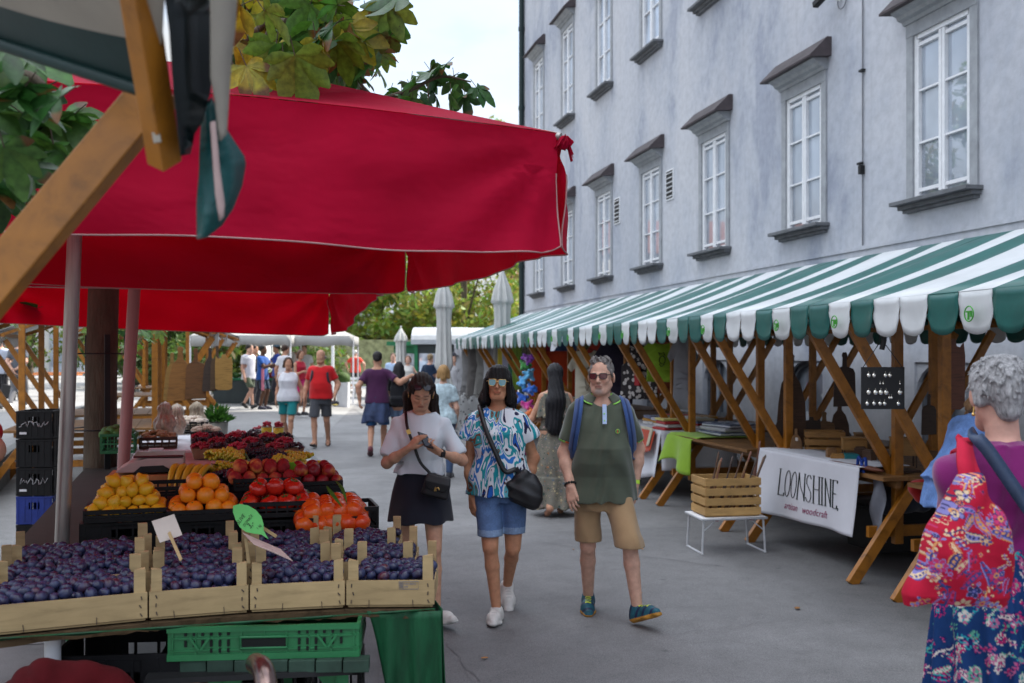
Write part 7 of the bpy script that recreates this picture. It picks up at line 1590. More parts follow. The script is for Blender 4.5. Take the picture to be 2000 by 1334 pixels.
sb = strap(curve_pts([P(1905, 935, 2.90), P(1894, 905, 2.95), P(1888, 880, 3.02), P(1886, 862, 3.10)]), .04, .008, lambda p: -FW+Vector((0, 0, .6))); sb.build('handle', M_PAIS, tb)
# ---------------------------------------------------------------- raised square on the left, far buildings, trees
def cpoly(name, pts, m, z0, z1):
 b = MB(); n = len(pts); b.add([cw(x, z, z1) for x, z in pts]+[cw(x, z, z0) for x, z in pts], [tuple(range(n))]+[(i, n+i, n+(i+1) % n, (i+1) % n) for i in range(n)]); bm = bmesh.new(); return tag(b.build(name, m), kind='structure')
cpoly('raised_square', [(-5.2, 9.0), (-7.2, 14), (-10.8, 24), (-13.5, 34), (-22, 60), (-70, 60), (-70, 9.0)], M_PAVE, -.2, .385)
cpoly('kerb', [(-5.04, 8.9), (-7.04, 14), (-10.64, 24), (-13.3, 34), (-13.5, 34), (-10.8, 24.05), (-7.2, 14.05), (-5.2, 9.05)], M('kerb_stone', (.16, .16, .155), .85, .25, 4, .3, 40), -.2, .40)
b = MB(); b.grid(lambda u, v: cw(lerp(-13.3, -4.0, u)-3*v, 21+28*v, .006+.20*smooth1(min(1, v*5))*(1-smooth1(max(0, u-.75)*4))), 10, 24); tag(b.build('sloping_pavement', M_PAVE), kind='structure')
def house(label, X, Z, rz, W, D, Hh, cw_, rows, cols, win=(1.0, 1.5), roof=True, z=0, rc=(.22, .08, .05), arcade=False):
 r = empty('house', cw(X, Z, z), rz-YAW, label, 'building'); b = MB(); b.box((0, D/2, Hh/2), (W, D, Hh)); b.build('wall', cw_, r, world=False)
 if roof: b = MB(); b.prism([(-D/2-.5, 0), (D/2+.5, 0), (0, D*.32)], lambda a, c, t: Vector((-W/2-.3+t, D/2+a, Hh+c)), W+.6); b.build('roof', M('roof_%d' % int(rc[0]*100), rc, .85), r, world=False)
 for i in range(rows):
  for j in range(cols):
   x = -W/2+W*(j+.5)/cols; zz = 1.2+(Hh-1.2)*(i+.12)/rows if not (arcade and i == 0) else .1; w_, h_ = win if not (arcade and i == 0) else (W/cols*.55, 2.6)
   b = MB(); b.box((x, -.02, zz+h_/2), (w_+.24, .08, h_+.24)); f = b.build('window', M_STONE, r, world=False); b = MB(); b.box((x, -.05, zz+h_/2), (w_, .05, h_)); b.build('pane', M_GLASS, f, world=False)
 return r
M_CREAMW = M('cream_render', (.62, .58, .50), .9, .1, 2, .1, 30); M_WHITEW = M('white_render', (.50, .49, .47), .9, .08, 2, .1, 30); M_GREYW = M('grey_render', (.30, .32, .33), .9, .1, 2, .1, 30)
house('bright white house with tall arcade openings across the raised square', -40, 62, R(20), 34, 10, 9, M_WHITEW, 2, 9, (1.3, 2.2), z=.38, arcade=True)
house('grey modern building with broad glass windows at the end of the street', -11.5, 74, R(4), 16, 8, 4.9, M_GREYW, 1, 4, (3.0, 2.4), roof=False)
house('cream house with a red roof far behind the trees', 12, 118, 0, 26, 10, 9, M_CREAMW, 3, 8, (1.1, 1.7))
b = MB(); b.box(cw(-9.5, 56, 1.3), (9, .5, 2.6), (0, 0, -YAW+R(3))); single(b, 'garden_wall', M('ivy_stone', (.24, .25, .13), .95, .55, 3.5, .6, 14), 'long pale stone wall overgrown with ivy at the end of the street', 'wall', loc=cw(-9.5, 56, 0), rz=-YAW+R(3))
# kiosks
M_KGREEN = M('kiosk_green', (.012, .15, .06), .5, .2, 6, .1, 40); M_KGREY = M('kiosk_grey', (.30, .32, .34), .5, .15, 4, .1, 40); M_KDARK = M('kiosk_dark', (.03, .04, .04), .5)
def kiosk(label, px, Z, W, m, dome=True):
 r = empty('kiosk', stand(px, Z), -YAW, label, 'kiosk'); b = MB(); b.box((0, 1, 1.05), (W, 2.0, 2.1)); b.build('body', M_KDARK if dome else m, r, world=False)
 b = MB(); b.box((0, -.02, 1.35), (W*.8, .06, .9)); f = b.build('window', M_GLASS, r, world=False); b = MB(); b.box((0, -.25, .95), (W*.9, .5, .05)); b.build('counter', m, r, world=False)
 for sx in (-1, 1): b = MB(); b.box((sx*(W/2-.06), -.03, 1.05), (.12, .08, 2.1)); b.build('corner_panel', m if not dome else M_KGREEN, r, world=False)
 b = MB()
 if dome: n = 12; b.prism([(1.25*math.cos(math.pi*i/n), .62*math.sin(math.pi*i/n)) for i in range(n+1)], lambda a, c, t: Vector((-W/2-.1+t, 1+a, 2.12+c)), W+.2)
 else: b.box((0, .9, 2.2), (W+.5, 2.6, .16))
 b.build('roof', M_KGREY if dome else m, r, world=False, bevel=0)
kiosk('dark kiosk with a rounded grey roof behind the first closed parasol', 858, 35, 1.75, M_KGREY); kiosk('second dark kiosk with a rounded grey roof near the building corner', 950, 35.5, 1.95, M_KGREY); kiosk('small green kiosk with a flat roof beyond the walkers', 806, 40, 1.5, M_KGREEN, False)
# closed parasols
M_PARA = M('parasol_cloth', (.52, .52, .50), .85, .12, 3, .2, 60)
def parasol(label, px, Z, top, wd, ang=0):
 r = empty('closed_parasol', stand(px, Z), ang, label, 'parasol', 'closed white parasols'); b = MB(); b.tube([(0, 0, 0), (0, 0, top-.1)], .035, 10); b.build('pole', M_STEEL, r, world=False)
 b = MB(); b.lathe((0, 0, 0), [(.30, 0), (.30, .08), (.06, .10)], 16); b.build('base', M_BLACK, r, world=False)
 b = MB(); prof = [(.02, 1.0), (.10, .985), (.72, .82), (.92, .72), (.70, .70), (.62, .60), (.66, .40), (.80, .22), (.55, .17), (.95, .0)]
 def f(u, v):
  a = 2*math.pi*u; k = v*(len(prof)-1); i = min(len(prof)-2, int(k)); rr, zz = [lerp(prof[i][j], prof[i+1][j], k-i) for j in (0, 1)]; fold = 1+.28*math.sin(8*a+2*zz)*min(1, rr*1.6)*(1-.3*zz)
  return (rr*wd*fold*math.cos(a), rr*wd*fold*math.sin(a), lerp(.95, top, zz))
 b.grid(f, 64, 36); b.build('folded_cloth', M_PARA, r, world=False); b = MB(); b.ball((0, 0, top+.02), .03, 8, 6); b.build('finial', M_WHITE, r, world=False)
parasol('closed white parasol standing before the rounded kiosk', 867, 21.5, 3.50, .21); parasol('closed white parasol nearer the building corner', 981, 21.5, 3.64, .24, 1.0); parasol('small closed parasol by the green kiosk', 783, 36, 2.75, .24, .5)
# street furniture far off
b = MB(); p = stand(650, 40); b.tube([p, p+Vector((0, 0, 3.0))], .06, 8); single(b, 'signpost', M_WHITE, 'slim white post at the end of the sunlit pavement', 'post', loc=p)
b = MB(); p = stand(670, 33); b.box(p+Vector((0, 0, .42)), (.36, .36, .84), (0, 0, -YAW), taper=1.1); b.ball(p+Vector((0, 0, .95)), (.24, .24, .22), 10, 8, 1); single(b, 'planter', [M_WHITE, M('planter_leaves', (.05, .10, .02), .8, .5, 30, .5, 40)], 'pale square planter with a small shrub in the sun', 'planter', loc=p)
b = MB(); p = stand(722, 40)
for k in range(3): b.box(p+Vector((0, .12*k, .44)), (1.5, .09, .04), (0, 0, -YAW))
for k in range(2): b.box(p+Vector((0, .40, .62+.16*k)), (1.5, .04, .11), (0, 0, -YAW))
for sx in (-.6, .6): b.box(p+RT*sx+Vector((0, .15, .21)), (.06, .40, .42), (0, 0, -YAW))
single(b, 'park_bench', M_WHITE, 'white slatted bench in the sun at the end of the street', 'bench', loc=p)
def pub_table(px, Z, z, lab):
 r = empty('beer_table', stand(px, Z)+Vector((0, 0, z)), -YAW+R(10), lab, 'table', 'orange tables on the raised square'); m = M('orange_boards', (.45, .14, .03), .6)
 b = MB(); b.box((0, 0, .76), (2.0, .55, .04)); b.build('table_top', m, r, world=False)
 for sx in (-.8, .8): b = MB(); b.beam((sx, -.2, 0), (sx, .2, .74), .05, .03, (1, 0, 0)); b.beam((sx, .2, 0), (sx, -.2, .74), .05, .03, (1, 0, 0)); b.build('leg', M_BLACK, r, world=False)
pub_table(88, 30, .39, 'orange beer table behind the man in grey'); pub_table(132, 33, .39, 'orange beer table by the tree trunk');
# ---------------------------------------------------------------- trees
M_BARK2 = M('tree_bark', (.085, .065, .045), .95, .4, 6, .9, 22, stretch=(1.5, 1.5, .35), bdist=.02)
M_LEAFT = attr_mat('tree_leaf', .5, .25, 30, .1, 60, .4, trl=.45)
def far_tree(name, label, loc, H, rad, n, seed, tone, low=.25, leaf=.22, group=None, trunk_r=.25):
 rn = random.Random(seed); r = empty(name, loc, rn.uniform(0, 6), label, 'tree', group); b = MB(); tr = [(0, 0, 0), (.1, .05, H*.25), (.0, .15, H*.5), (.1, .1, H*.85)]; b.tube(curve_pts(tr, 4), [trunk_r*(1-.07*i) for i in range(13)], 9)
 blobs = []
 for k in range(26):
  a = rn.uniform(0, 6.28); e = rn.uniform(0, 1); rr = rad*(.25+.70*math.sin(math.pi*min(1, e*.85+.12)))*rn.uniform(.5, 1.0); c = Vector((rr*math.cos(a), rr*math.sin(a), H*(low+(1-low)*e*.93))); blobs.append((c, rad*rn.uniform(.20, .36)))
  if k < 12: b.tube(curve_pts([(0, .1, H*(low*.7+.4*e*.6)), tuple(c*.5+Vector((0, 0, H*(low*.6+.35*e)))*.5), tuple(c)], 3), [.09, .075, .06, .05, .04, .03, .015], 5)
 b.build('trunk', M_BARK2, r, world=False)
 vs, fs, tint = [], [], []
 N3 = lambda: Vector((rn.gauss(0, 1), rn.gauss(0, 1), rn.gauss(0, 1)))
 for k in range(n):
  c, br = blobs[rn.randrange(len(blobs))]; d = N3().normalized(); p = c+d*br*rn.uniform(.55, 1.1); s = leaf*rn.uniform(.6, 1.3); u = (N3()-d*.4).normalized(); v = u.cross(d+N3()*.6).normalized()
  o = len(vs); vs += [p-u*s, p+v*s*.42-u*s*.1, p+u*s, p-v*s*.42+u*s*.1]; fs.append((o, o+1, o+2, o+3)); t = [x*rn.uniform(.7, 1.3) for x in tone]
  if rn.random() < .12: t = [t[0]*1.5, t[1]*1.15, t[2]*.7]
  tint += [t]*4
 q = MB(); q.add(vs, fs); q.build('crown', M_LEAFT, r, world=False, tint=tint); return r
TG = 'sunlit trees behind the kiosks'
for k, (px, Z, H_, rd, nn, tn) in enumerate([(745, 60, 6.8, 3.0, 5200, (.24, .32, .06)), (820, 64, 9.5, 4.2, 7500, (.22, .30, .05)), (905, 58, 11.5, 4.4, 8500, (.26, .32, .06)), (985, 66, 17.5, 4.8, 9000, (.24, .30, .05)), (680, 80, 8, 4, 4500, (.14, .20, .05)), (450, 52, 6.5, 3.6, 4500, (.24, .32, .05)), (560, 60, 6.8, 3.8, 4500, (.14, .20, .04)), (60, 56, 5.5, 3.0, 3000, (.11, .16, .03)), (300, 48, 5.5, 3.2, 4000, (.15, .20, .03))]):
 far_tree('leafy_tree', ['low tree at the edge of the ivy wall', 'round yellow-green tree between ivy wall and parasol', 'broad yellow-green tree between the two closed parasols', 'tallest tree, right beside the corner of the grey building', 'dark tree over the grey modern building', 'bright tree beyond the white tents', 'dark tree beyond the vegetable stall', 'tree before the white arcade house', 'bright green tree behind the chestnut trunk'][k], stand(px, Z), H_, rd, nn, 40+k, tn, .18 if k < 4 else .28)
for k, (x, y, H_) in enumerate([(-17, 20, 9), (-14, 36, 14), (-17, 46, 12), (-26, 62, 14)]):   # row across the square, mirrored in the panes
 far_tree('leafy_tree', 'plane tree in the row across the raised square, mirrored in the window panes', Vector((x, y, .38)), H_, 3.4, 3800, 70+k, (.10, .14, .03), .35, .26, 'row of plane trees across the square')
# horse chestnut over the stalls: palmate leaves on drooping shoots
def palmate(rn, p, axis, nrm_, L, vs, fs, tint, tone, nl=7):
 """seven toothed leaflets round one stalk"""
 axis = axis.normalized(); nrm_ = (nrm_-axis*nrm_.dot(axis)).normalized(); side = axis.cross(nrm_)
 for k in range(nl):
  a = (k-(nl-1)/2)*R(33)*(6/(nl-1) if nl > 1 else 1); ln = L*(1-.42*abs(k-(nl-1)/2)/((nl-1)/2))*rn.uniform(.9, 1.1); d = (axis*math.cos(a)+side*math.sin(a)); w_ = d.cross(nrm_); seg = 7; o = len(vs); droop = rn.uniform(.10, .38); fold = rn.uniform(.10, .35); tw = rn.uniform(-.15, .15)
  tn = [x*rn.uniform(.82, 1.18) for x in tone]; br = rn.random() < .16
  for i in range(seg+1):
   t = i/seg; hw = ln*.205*(math.sin(math.pi*min(1, t**1.35*.93+.03))**.85)*(1+.10*(i % 2)); c = p+d*ln*t-nrm_*(droop*ln*t*t)
   for sg in (-1, 0, 1): vs.append(c+w_*(sg*hw)+nrm_*(abs(sg)*hw*fold)+nrm_*sg*tw*hw); e = 1 if not br or t < .6 else 0; tint.append([x*(1.06 if sg == 0 else .98) for x in tn] if e else [.16, .07, .02])
  for i in range(seg):
   for q in (0, 1): fs.append((o+i*3+q, o+i*3+q+1, o+(i+1)*3+q+1, o+(i+1)*3+q))
M_CLEAF = attr_mat('chestnut_leaf', .42, .45, 38, .35, 110, .5, trl=.30)
def chestnut(label, base, trunk_pts, trunk_r, clusters, seed, branches):
 rn = random.Random(seed); r = empty('chestnut_tree', base, 0, label, 'tree'); b = MB(); b.tube(trunk_pts, trunk_r, 16); b.build('trunk', M_BARK2, r)
 b = MB()
 for pts, r0, r1 in branches: pp = curve_pts(pts, 6); b.tube(pp, [lerp(r0, r1, i/(len(pp)-1)) for i in range(len(pp))], 7)
 vs, fs, tint = [], [], []
 for poly, Z0, Z1, n, L, tones in clusters:
  xs = [p[0] for p in poly]; ys = [p[1] for p in poly]; k = 0
  while k < n:
   x, y = rn.uniform(min(xs), max(xs)), rn.uniform(min(ys), max(ys)); ins = False; j = len(poly)-1
   for i in range(len(poly)):
    if (poly[i][1] > y) != (poly[j][1] > y) and x < (poly[j][0]-poly[i][0])*(y-poly[i][1])/(poly[j][1]-poly[i][1])+poly[i][0]: ins = not ins
    j = i
   if not ins: continue
   k += 1; p = P(x, y, rn.uniform(Z0, Z1)); ax = Vector((rn.uniform(-1, 1), rn.uniform(-1, 1), rn.uniform(-1.3, .15))); nn = Vector((rn.uniform(-.7, .7), rn.uniform(-.7, .7), rn.uniform(.3, 1.2)))
   tn = tones[rn.randrange(len(tones))]; palmate(rn, p, ax, nn, L*rn.uniform(.75, 1.15), vs, fs, tint, tn, rn.choice([5, 7, 7]))
   st = p-ax.normalized()*L*.9+Vector((0, 0, L*.35)); b.tube([p, p.lerp(st, .35)], .0022, 4)
 b.build('branches', M_BARK2, r); q = MB(); q.add(vs, fs, 0, True); q.build('crown', M_CLEAF, r, tint=tint); return r
DG, MG, LG, YG = (.028, .095, .018), (.065, .16, .025), (.15, .24, .028), (.34, .29, .018)
p0 = P(190, 900, 8.5); bs_ = Vector((p0.x, p0.y, 0)); tp = [bs_, bs_+Vector((.02, 0, .5)), bs_+Vector((.03, 0, 1.5)), bs_+Vector((.05, .05, 2.6)), bs_+Vector((.15, -.1, 3.8)), bs_+Vector((.3, -.2, 5.2))]
chestnut('horse chestnut with a slim guarded trunk, leaves hanging over the red canopy', bs_, tp, [.16, .14, .13, .125, .12, .10],
 [([(446, -20), (640, -20), (700, 40), (640, 110), (630, 150), (560, 160), (450, 150)], 3.9, 4.8, 34, .19, [MG, LG, LG, YG, YG, DG]), ([(560, -20), (780, -20), (800, 40), (790, 90), (700, 110), (640, 90)], 4.3, 5.2, 26, .20, [DG, MG, MG, DG, LG]), ([(640, 60), (760, 60), (745, 120), (700, 165), (650, 170)], 5.6, 7.0, 26, .18, [MG, DG, LG]),
     ([(800, 120), (870, 118), (935, 165), (930, 185), (860, 205), (800, 165)], 6.3, 6.9, 13, .17, [DG, MG, DG]), ([(745, 165), (800, 160), (850, 200), (800, 205), (740, 190)], 6.3, 6.9, 8, .16, [DG, MG]), ([(440, -40), (680, -40), (660, 120), (440, 160)], 5.2, 6.6, 60, .19, [DG, MG, LG, DG]), ([(-200, -160), (700, -160), (640, -20), (-200, 0)], 5.0, 8.5, 60, .20, [DG, MG]),
     ([(-250, 600), (300, 600), (280, 650), (-250, 655)], 8.5, 10.5, 30, .18, [DG, MG, LG]), ([(220, 625), (330, 620), (300, 680), (230, 690)], 10, 11.5, 14, .17, [MG, LG, LG])], 3,
 [([tp[3], P(300, 250, 7.0), P(480, 60, 5.6), P(560, 40, 4.5)], .06, .012), ([P(480, 60, 5.6), P(620, 60, 5.6), P(720, 185, 6.4), P(790, 180, 6.5), P(860, 150, 6.5), P(920, 160, 6.5)], .03, .005), ([P(470, 90, 4.6), P(530, 40, 4.2), P(500, 120, 4.2), P(470, 165, 4.1)], .018, .005), ([tp[4], P(100, 300, 7.5), P(-200, 200, 7)], .05, .02), ([tp[4], P(620, -60, 6.5), P(760, -20, 5.0)], .05, .01)])
b2_ = cw(-3.4, 2.2, 0); tp2 = [b2_, b2_+Vector((0, 0, 1.5)), b2_+Vector((.1, .1, 3.2)), b2_+Vector((.2, .2, 4.6))]
chestnut('nearer horse chestnut whose dark leaves hang in from the side', b2_, tp2, [.17, .15, .13, .10], [([(-60, 60), (60, 78), (120, 130), (150, 230), (130, 290), (70, 290), (40, 380), (-60, 410)], 2.35, 3.0, 40, .15, [DG, DG, MG, MG]), ([(-80, 50), (60, 90), (100, 250), (40, 390), (-80, 400)], 2.9, 3.2, 26, .15, [DG, DG])], 9, [([tp2[2], cw(-2.6, 2.5, 3.0), P(-60, 120, 2.7), P(60, 150, 2.6), P(110, 200, 2.6)], .04, .005)])
# steel guard round the trunk
gd = empty('tree_guard', bs_, 0, 'dark steel guard of posts and bands round the chestnut trunk', 'tree guard');
for k in range(4): a = k*math.pi/2+.5; b = MB(); b.beam(bs_+Vector((.24*math.cos(a), .24*math.sin(a), 0)), bs_+Vector((.24*math.cos(a), .24*math.sin(a), 1.92)), .045, .012, (math.cos(a), math.sin(a), 0)); b.build('post', M_BLACK, gd)
for z in (.62, 1.12, 1.76): b = MB(); b.tube([bs_+Vector((.25*math.cos(t), .25*math.sin(t), z)) for t in [i*.3927 for i in range(17)]], .026, 6, flat=.25); b.build('band', M_BLACK, gd)
# stack of crates left of the pole, one of them blue
for k in range(5):
 m = M_BLPL if k == 1 else M_BPL; lab = ['lowest black crate of the tall stack by the steel pole', 'blue crate in the tall stack by the steel pole', 'black crate right on top of the blue one', 'second black crate above the blue one', 'topmost black crate with white scribbles in the tall stack'][k]
 c = plastic_crate('stacked_crate', lab, LW((83-1000)/F*9.0, 9.0, .252*k), R(6)-YAW, .31, .40, .245, m, 2, 'crates in the tall stack by the pole')
 if k in (2, 4):
  b = MB(); rn = random.Random(k)
  b.tube([(-.12+.012*j+rn.uniform(-.01, .02), -.214, .10+rn.uniform(0, .06)) for j in range(20)], .0025, 4)
  b.build('chalk_lettering', M_WHITE, c, world=False); b = MB(); b.box((-.09, -.213, .05), (.06, .003, .02)); b.build('paper_label', M_WHITE, c, world=False)
# ---------------------------------------------------------------- timber stalls of the left row with white tops
proto_w = None
M_OLD = [o for o in col.objects if o.name.startswith('market_stall')][0]
wst = make_stall(True, True); wst['group'] = 'white-topped stalls of the left row'
LS = [(-5.35, 12.6, 'white-topped stall hung with brown paddle boards behind the berry tables'), (-6.3, 15.6, 'white-topped stall just behind the one with paddle boards'), (-7.5, 20.5, 'white-topped stall beside the vegetable shoppers'), (-8.6, 25.5, 'farthest white-topped stall of the left row')]
for k, (X, Z, lab) in enumerate(LS):
 o = wst if k == 0 else copy_tree(wst); o.location = cw(X, Z, 0 if k < 2 else .1); o.rotation_euler = (0, 0, ROTL+math.pi if False else ROTL); o['label'] = lab
M_HIDE = [wood('board_%d' % k, c, .6, .6) for k, c in enumerate([(.26, .115, .03), (.16, .07, .025), (.34, .19, .05), (.06, .04, .03), (.10, .06, .03)])]
def paddle(name, label, p, w_, h_, m, shape=0, rz=0, group=None, t=.022):
 """board cut from one plank: outline with a neck and hanging hole"""
 if shape == 0: o = [(-.5, 0), (-.42, -.03), (.40, -.02), (.5, .06), (.46, .45), (.30, .66), (.12, .76), (.09, .90), (.12, .97), (.05, 1), (-.06, 1), (-.11, .96), (-.09, .88), (-.12, .76), (-.30, .66), (-.40, .45)]
 elif shape == 1: o = [(-.5, 0), (.5, .02), (.46, .62), (.38, .70), (.10, .74), (.09, .90), (.12, .94), (.08, 1), (-.08, 1), (-.12, .94), (-.09, .90), (-.10, .74), (-.36, .70), (-.45, .60)]
 else: o = [(-.48, .05), (-.3, 0), (.3, 0), (.48, .05), (.5, .75), (.44, .95), (.3, .88), (.14, .90), (.10, 1), (-.10, 1), (-.14, .90), (-.32, .88), (-.46, .95), (-.5, .72)]
 q = Matrix.Rotation(rz, 3, 'Z'); b = MB(); b.prism([(a*w_, c*h_) for a, c in o], lambda a, c, d: p+q @ Vector((a, d, c)), t); o_ = single(b, name, m, label, 'board', group, loc=p, rz=rz, bevel=.003); return o_
for k, (px, w_, h_, m, sh) in enumerate([(336, .20, .55, 2, 0), (352, .30, .62, 0, 0), (382, .24, .60, 1, 1), (410, .18, .50, 3, 0), (424, .16, .52, 4, 1), (437, .20, .42, 2, 2)]):
 Z = 11.7; paddle('hanging_board', ['pale paddle board hanging first from the tree side', 'large orange-brown paddle board in the left row stall', 'dark brown board hanging behind the long brace', 'blackish narrow board hanging in the left row stall', 'narrow walnut board next to the blackish one', 'honey-coloured rounded board hanging last at the street side'][k], P(px, 780 if k < 3 else 762, Z), w_, h_, M_HIDE[m], sh, -YAW+.2, 'boards hanging in the left row stall')
for k, (px, py, Z, s) in enumerate([(424, 800, 11.9, .26), (398, 812, 12.3, .20)]):
 p = P(px, py+25, Z); r = empty('potted_plant', p, 0, ['bushy green herb in a grey pot by the street', 'smaller leafy herb behind the grey pot'][k], 'plant'); b = MB(); b.lathe(p, [(0, -.40), (.10, -.40), (.13, 0), (.115, 0), (.11, -.03), (0, -.03)], 16); b.build('pot', M('clay_grey', (.20, .19, .17), .8), r)
 rn = random.Random(k); vs, fs, tn = [], [], []
 for j in range(420):
  d = Vector((rn.gauss(0, 1), rn.gauss(0, 1), abs(rn.gauss(0, 1)))).normalized(); c = p+d*s*.75*rn.uniform(.3, 1)*Vector((1, 1, 1)).length/1.73+Vector((0, 0, .02)); u = (d+Vector((rn.uniform(-.5, .5), rn.uniform(-.5, .5), .3))).normalized()*.045; v = u.cross(Vector((rn.gauss(0, 1), rn.gauss(0, 1), rn.gauss(0, 1)))).normalized()*.014; o = len(vs); vs += [c-u, c+v, c+u, c-v]; fs.append((o, o+1, o+2, o+3)); t = rn.uniform(.6, 1.4); tn += [[.05*t, .15*t, .02]]*4
 q = MB(); q.add(vs, fs); q.build('foliage', M_LEAFT, r, tint=tn)
# baskets, bags and boxes on the far part of the left tables
M_NUT = fruit_mat('nut_shell', [(.2, (.20, .10, .04)), (.6, (.34, .20, .09)), (.85, (.42, .28, .15))], .7, 30, .2, .2); M_MUSH = fruit_mat('mushroom_cap', [(.3, (.42, .34, .25)), (.7, (.58, .50, .42))], .8, 20, .1, .2)
def filled(label, px, Z, z, w, d, h, m, fm, fs_, cat='crate', n=60, style=0, dome=.05):
 r = plastic_crate('goods_crate', label, LW((px-1000)/F*Z, Z, z), ROTL, w, d, h, m, style, None, cat); rn = random.Random(int(px)); b = MB()
 for k in range(n): x, y = rn.uniform(-.44, .44), rn.uniform(-.44, .44); b.ball((x*w, y*d, h*.8+dome*(1-4*x*x)*(1-4*y*y)+rn.uniform(0, fs_*.5)), (fs_*rn.uniform(.8, 1.2), fs_, fs_*.7), 7, 5)
 o = b.build('contents', fm, r, world=False); o['kind'] = 'stuff'
filled('black crate of pale mushrooms on the white table', 402, 9.2, .952, .26, .30, .10, M_BPL, M_MUSH, .028); filled('brown crate of walnuts beside the pink pole', 310, 8.6, .952, .30, .34, .10, M('brown_plastic', (.05, .025, .015), .6), M_NUT, .024); filled('green crate with vegetables behind the pink pole', 232, 8.2, .95, .26, .3, .16, M_GPL, M('cabbage', (.06, .16, .03), .6), .05, n=20)
filled('dark crate of pale turnips behind the mushrooms', 372, 10.2, .952, .34, .30, .12, M_BPL, M_MUSH, .034)
def sack(label, px, py, Z, s, m):
 S = SDF(); S.ell((0, 0, .09), (.085, .075, .10), .03); S.cap((0, 0, .17), (0, .01, .22), .035, .055, .03); S.warp = lambda X, Y, Zz: .009*np.sin(np.arctan2(X, Y)*9+14*Zz)*np.clip(Zz*6, .3, 1)+.006*np.sin(70*X+40*Zz); o = S.build('produce_bag', m, None, .008, s); o.location = P(px, py, Z); tag(o, label, 'bag')
M_BAG = M('cellophane_bag', (.40, .30, .22), .2, .4, 30, .3, 60, spec=.6)
sack('clear bag of nuts beside the walnut crate', 322, 852, 8.9, 1.1, M_BAG); sack('clear bag leaning by the mushrooms', 345, 850, 9.4, 1.0, M_BAG); sack('bleached paper sack under the long brace', 345, 858, 10.6, 1.35, M('kraft_pale', (.40, .34, .27), .8, .2, 10, .4, 30)); sack('crumpled paper sack by the potted herb', 384, 850, 10.8, 1.3, M('kraft_mid', (.33, .27, .20), .8, .3, 10, .4, 30))
b = MB(); p = LW((305-1000)/F*7.2, 7.2, .953); b.box(p+Vector((0, 0, .06)), (.10, .08, .12), (0, 0, ROTL)); b.box(p+Vector((.17, .02, .05)), (.17, .10, .10), (0, 0, ROTL)); single(b, 'white_carton', M_WHITE, 'white paper cartons in front of the walnut crate', 'carton', loc=p, rz=ROTL, bevel=.004)
# vegetable stall under the pale tents, where the group stands
vs_ = empty('vegetable_stall', stand(525, 32)+Vector((0, 0, .2)), -YAW, 'low green vegetable stall where the group is standing', 'stall'); b = MB(); b.box((0, 0, .78), (3.4, 1.0, .06)); b.build('table_top', M_KGREEN, vs_, world=False); b = MB(); b.box((0, 0, .38), (3.3, .9, .72)); b.build('skirt', M_KDARK, vs_, world=False)
b = MB(); rn = random.Random(2);
for k in range(90): x = rn.uniform(-1.6, 1.6); b.ball((x, rn.uniform(-.42, .3), .86+rn.uniform(0, .08)), .07, 7, 5, int((x+1.6)/1.07))
o = b.build('vegetables', [M('cabbage', ()), M('tomato_heap', (.40, .03, .02), .5), M('pepper_heap', (.45, .30, .02), .5)], vs_, world=False); o['kind'] = 'stuff'
def tent(label, px, Z, W, D, zt, zb_):
 r = empty('white_tent', stand(px, Z)+Vector((0, 0, .2)), -YAW+R(6), label, 'tent', 'white tents over the vegetable stalls')
 for sx in (-1, 1):
  for sy in (0, 1): b = MB(); b.tube([(sx*W/2, sy*D, 0), (sx*W/2, sy*D, zb_)], .03, 6); b.build('leg', M_WHITE, r, world=False)
 b = MB(); b.add([(-W/2, 0, zb_), (W/2, 0, zb_), (W/2, D, zb_), (-W/2, D, zb_), (0, D/2, zt)], [(0, 1, 4), (1, 2, 4), (2, 3, 4), (3, 0, 4)]); n = 24
 b.grid(lambda u, v: (-W/2+W*u, -.02-.03*math.sin(9*u), zb_-.32*v-.03*math.sin(20*u)*v), n, 2); b.grid(lambda u, v: (W/2+.02, D*u, zb_-.32*v), n, 2); o = b.build('roof', M('tent_white', (.42, .42, .41), .7, .06, 3, .1, 30, trl=.25), r, world=False); so = o.modifiers.new('cloth', 'SOLIDIFY'); so.thickness = .01
tent('white tent on the near side of the vegetable stall', 470, 30.5, 3.0, 3.0, 2.9, 2.15); tent('white tent above the woman with the pink skirt', 590, 31.5, 3.2, 3.0, 2.9, 2.15)
van = empty('delivery_van', stand(462, 40)+Vector((0, 0, .2)), -YAW, 'white delivery van seen through the left stalls', 'van'); S = SDF(); S.loft([(.35, .95, 2.3, 0, 2.3, 6), (1.0, .98, 2.35, 0, 2.3, 6), (1.9, .90, 2.1, 0, 2.5, 6), (2.1, .80, 1.9, 0, 2.6, 6)], .05); S.build('body', M_WHITE, van, .06); b = MB(); b.box((0, .10, 1.52), (1.45, .10, .62), (R(-8), 0, 0)); b.build('windscreen', M_GLASS, van, world=False)
for sx in (-1, 1): b = MB(); b.box((sx*.72, -.05, .85), (.26, .08, .16)); b.build('headlight', M_GOLD, van, world=False)
for sx in (-1, 1):
 for y in (.8, 3.6): b = MB(); b.lathe((sx*.88, y, .34), [(.34, -.1), (.34, .1), (.2, .11), (0, .11)], 18, ax=Matrix.Rotation(R(90), 3, 'Y')); b.build('wheel', M_RUB, van, world=False)
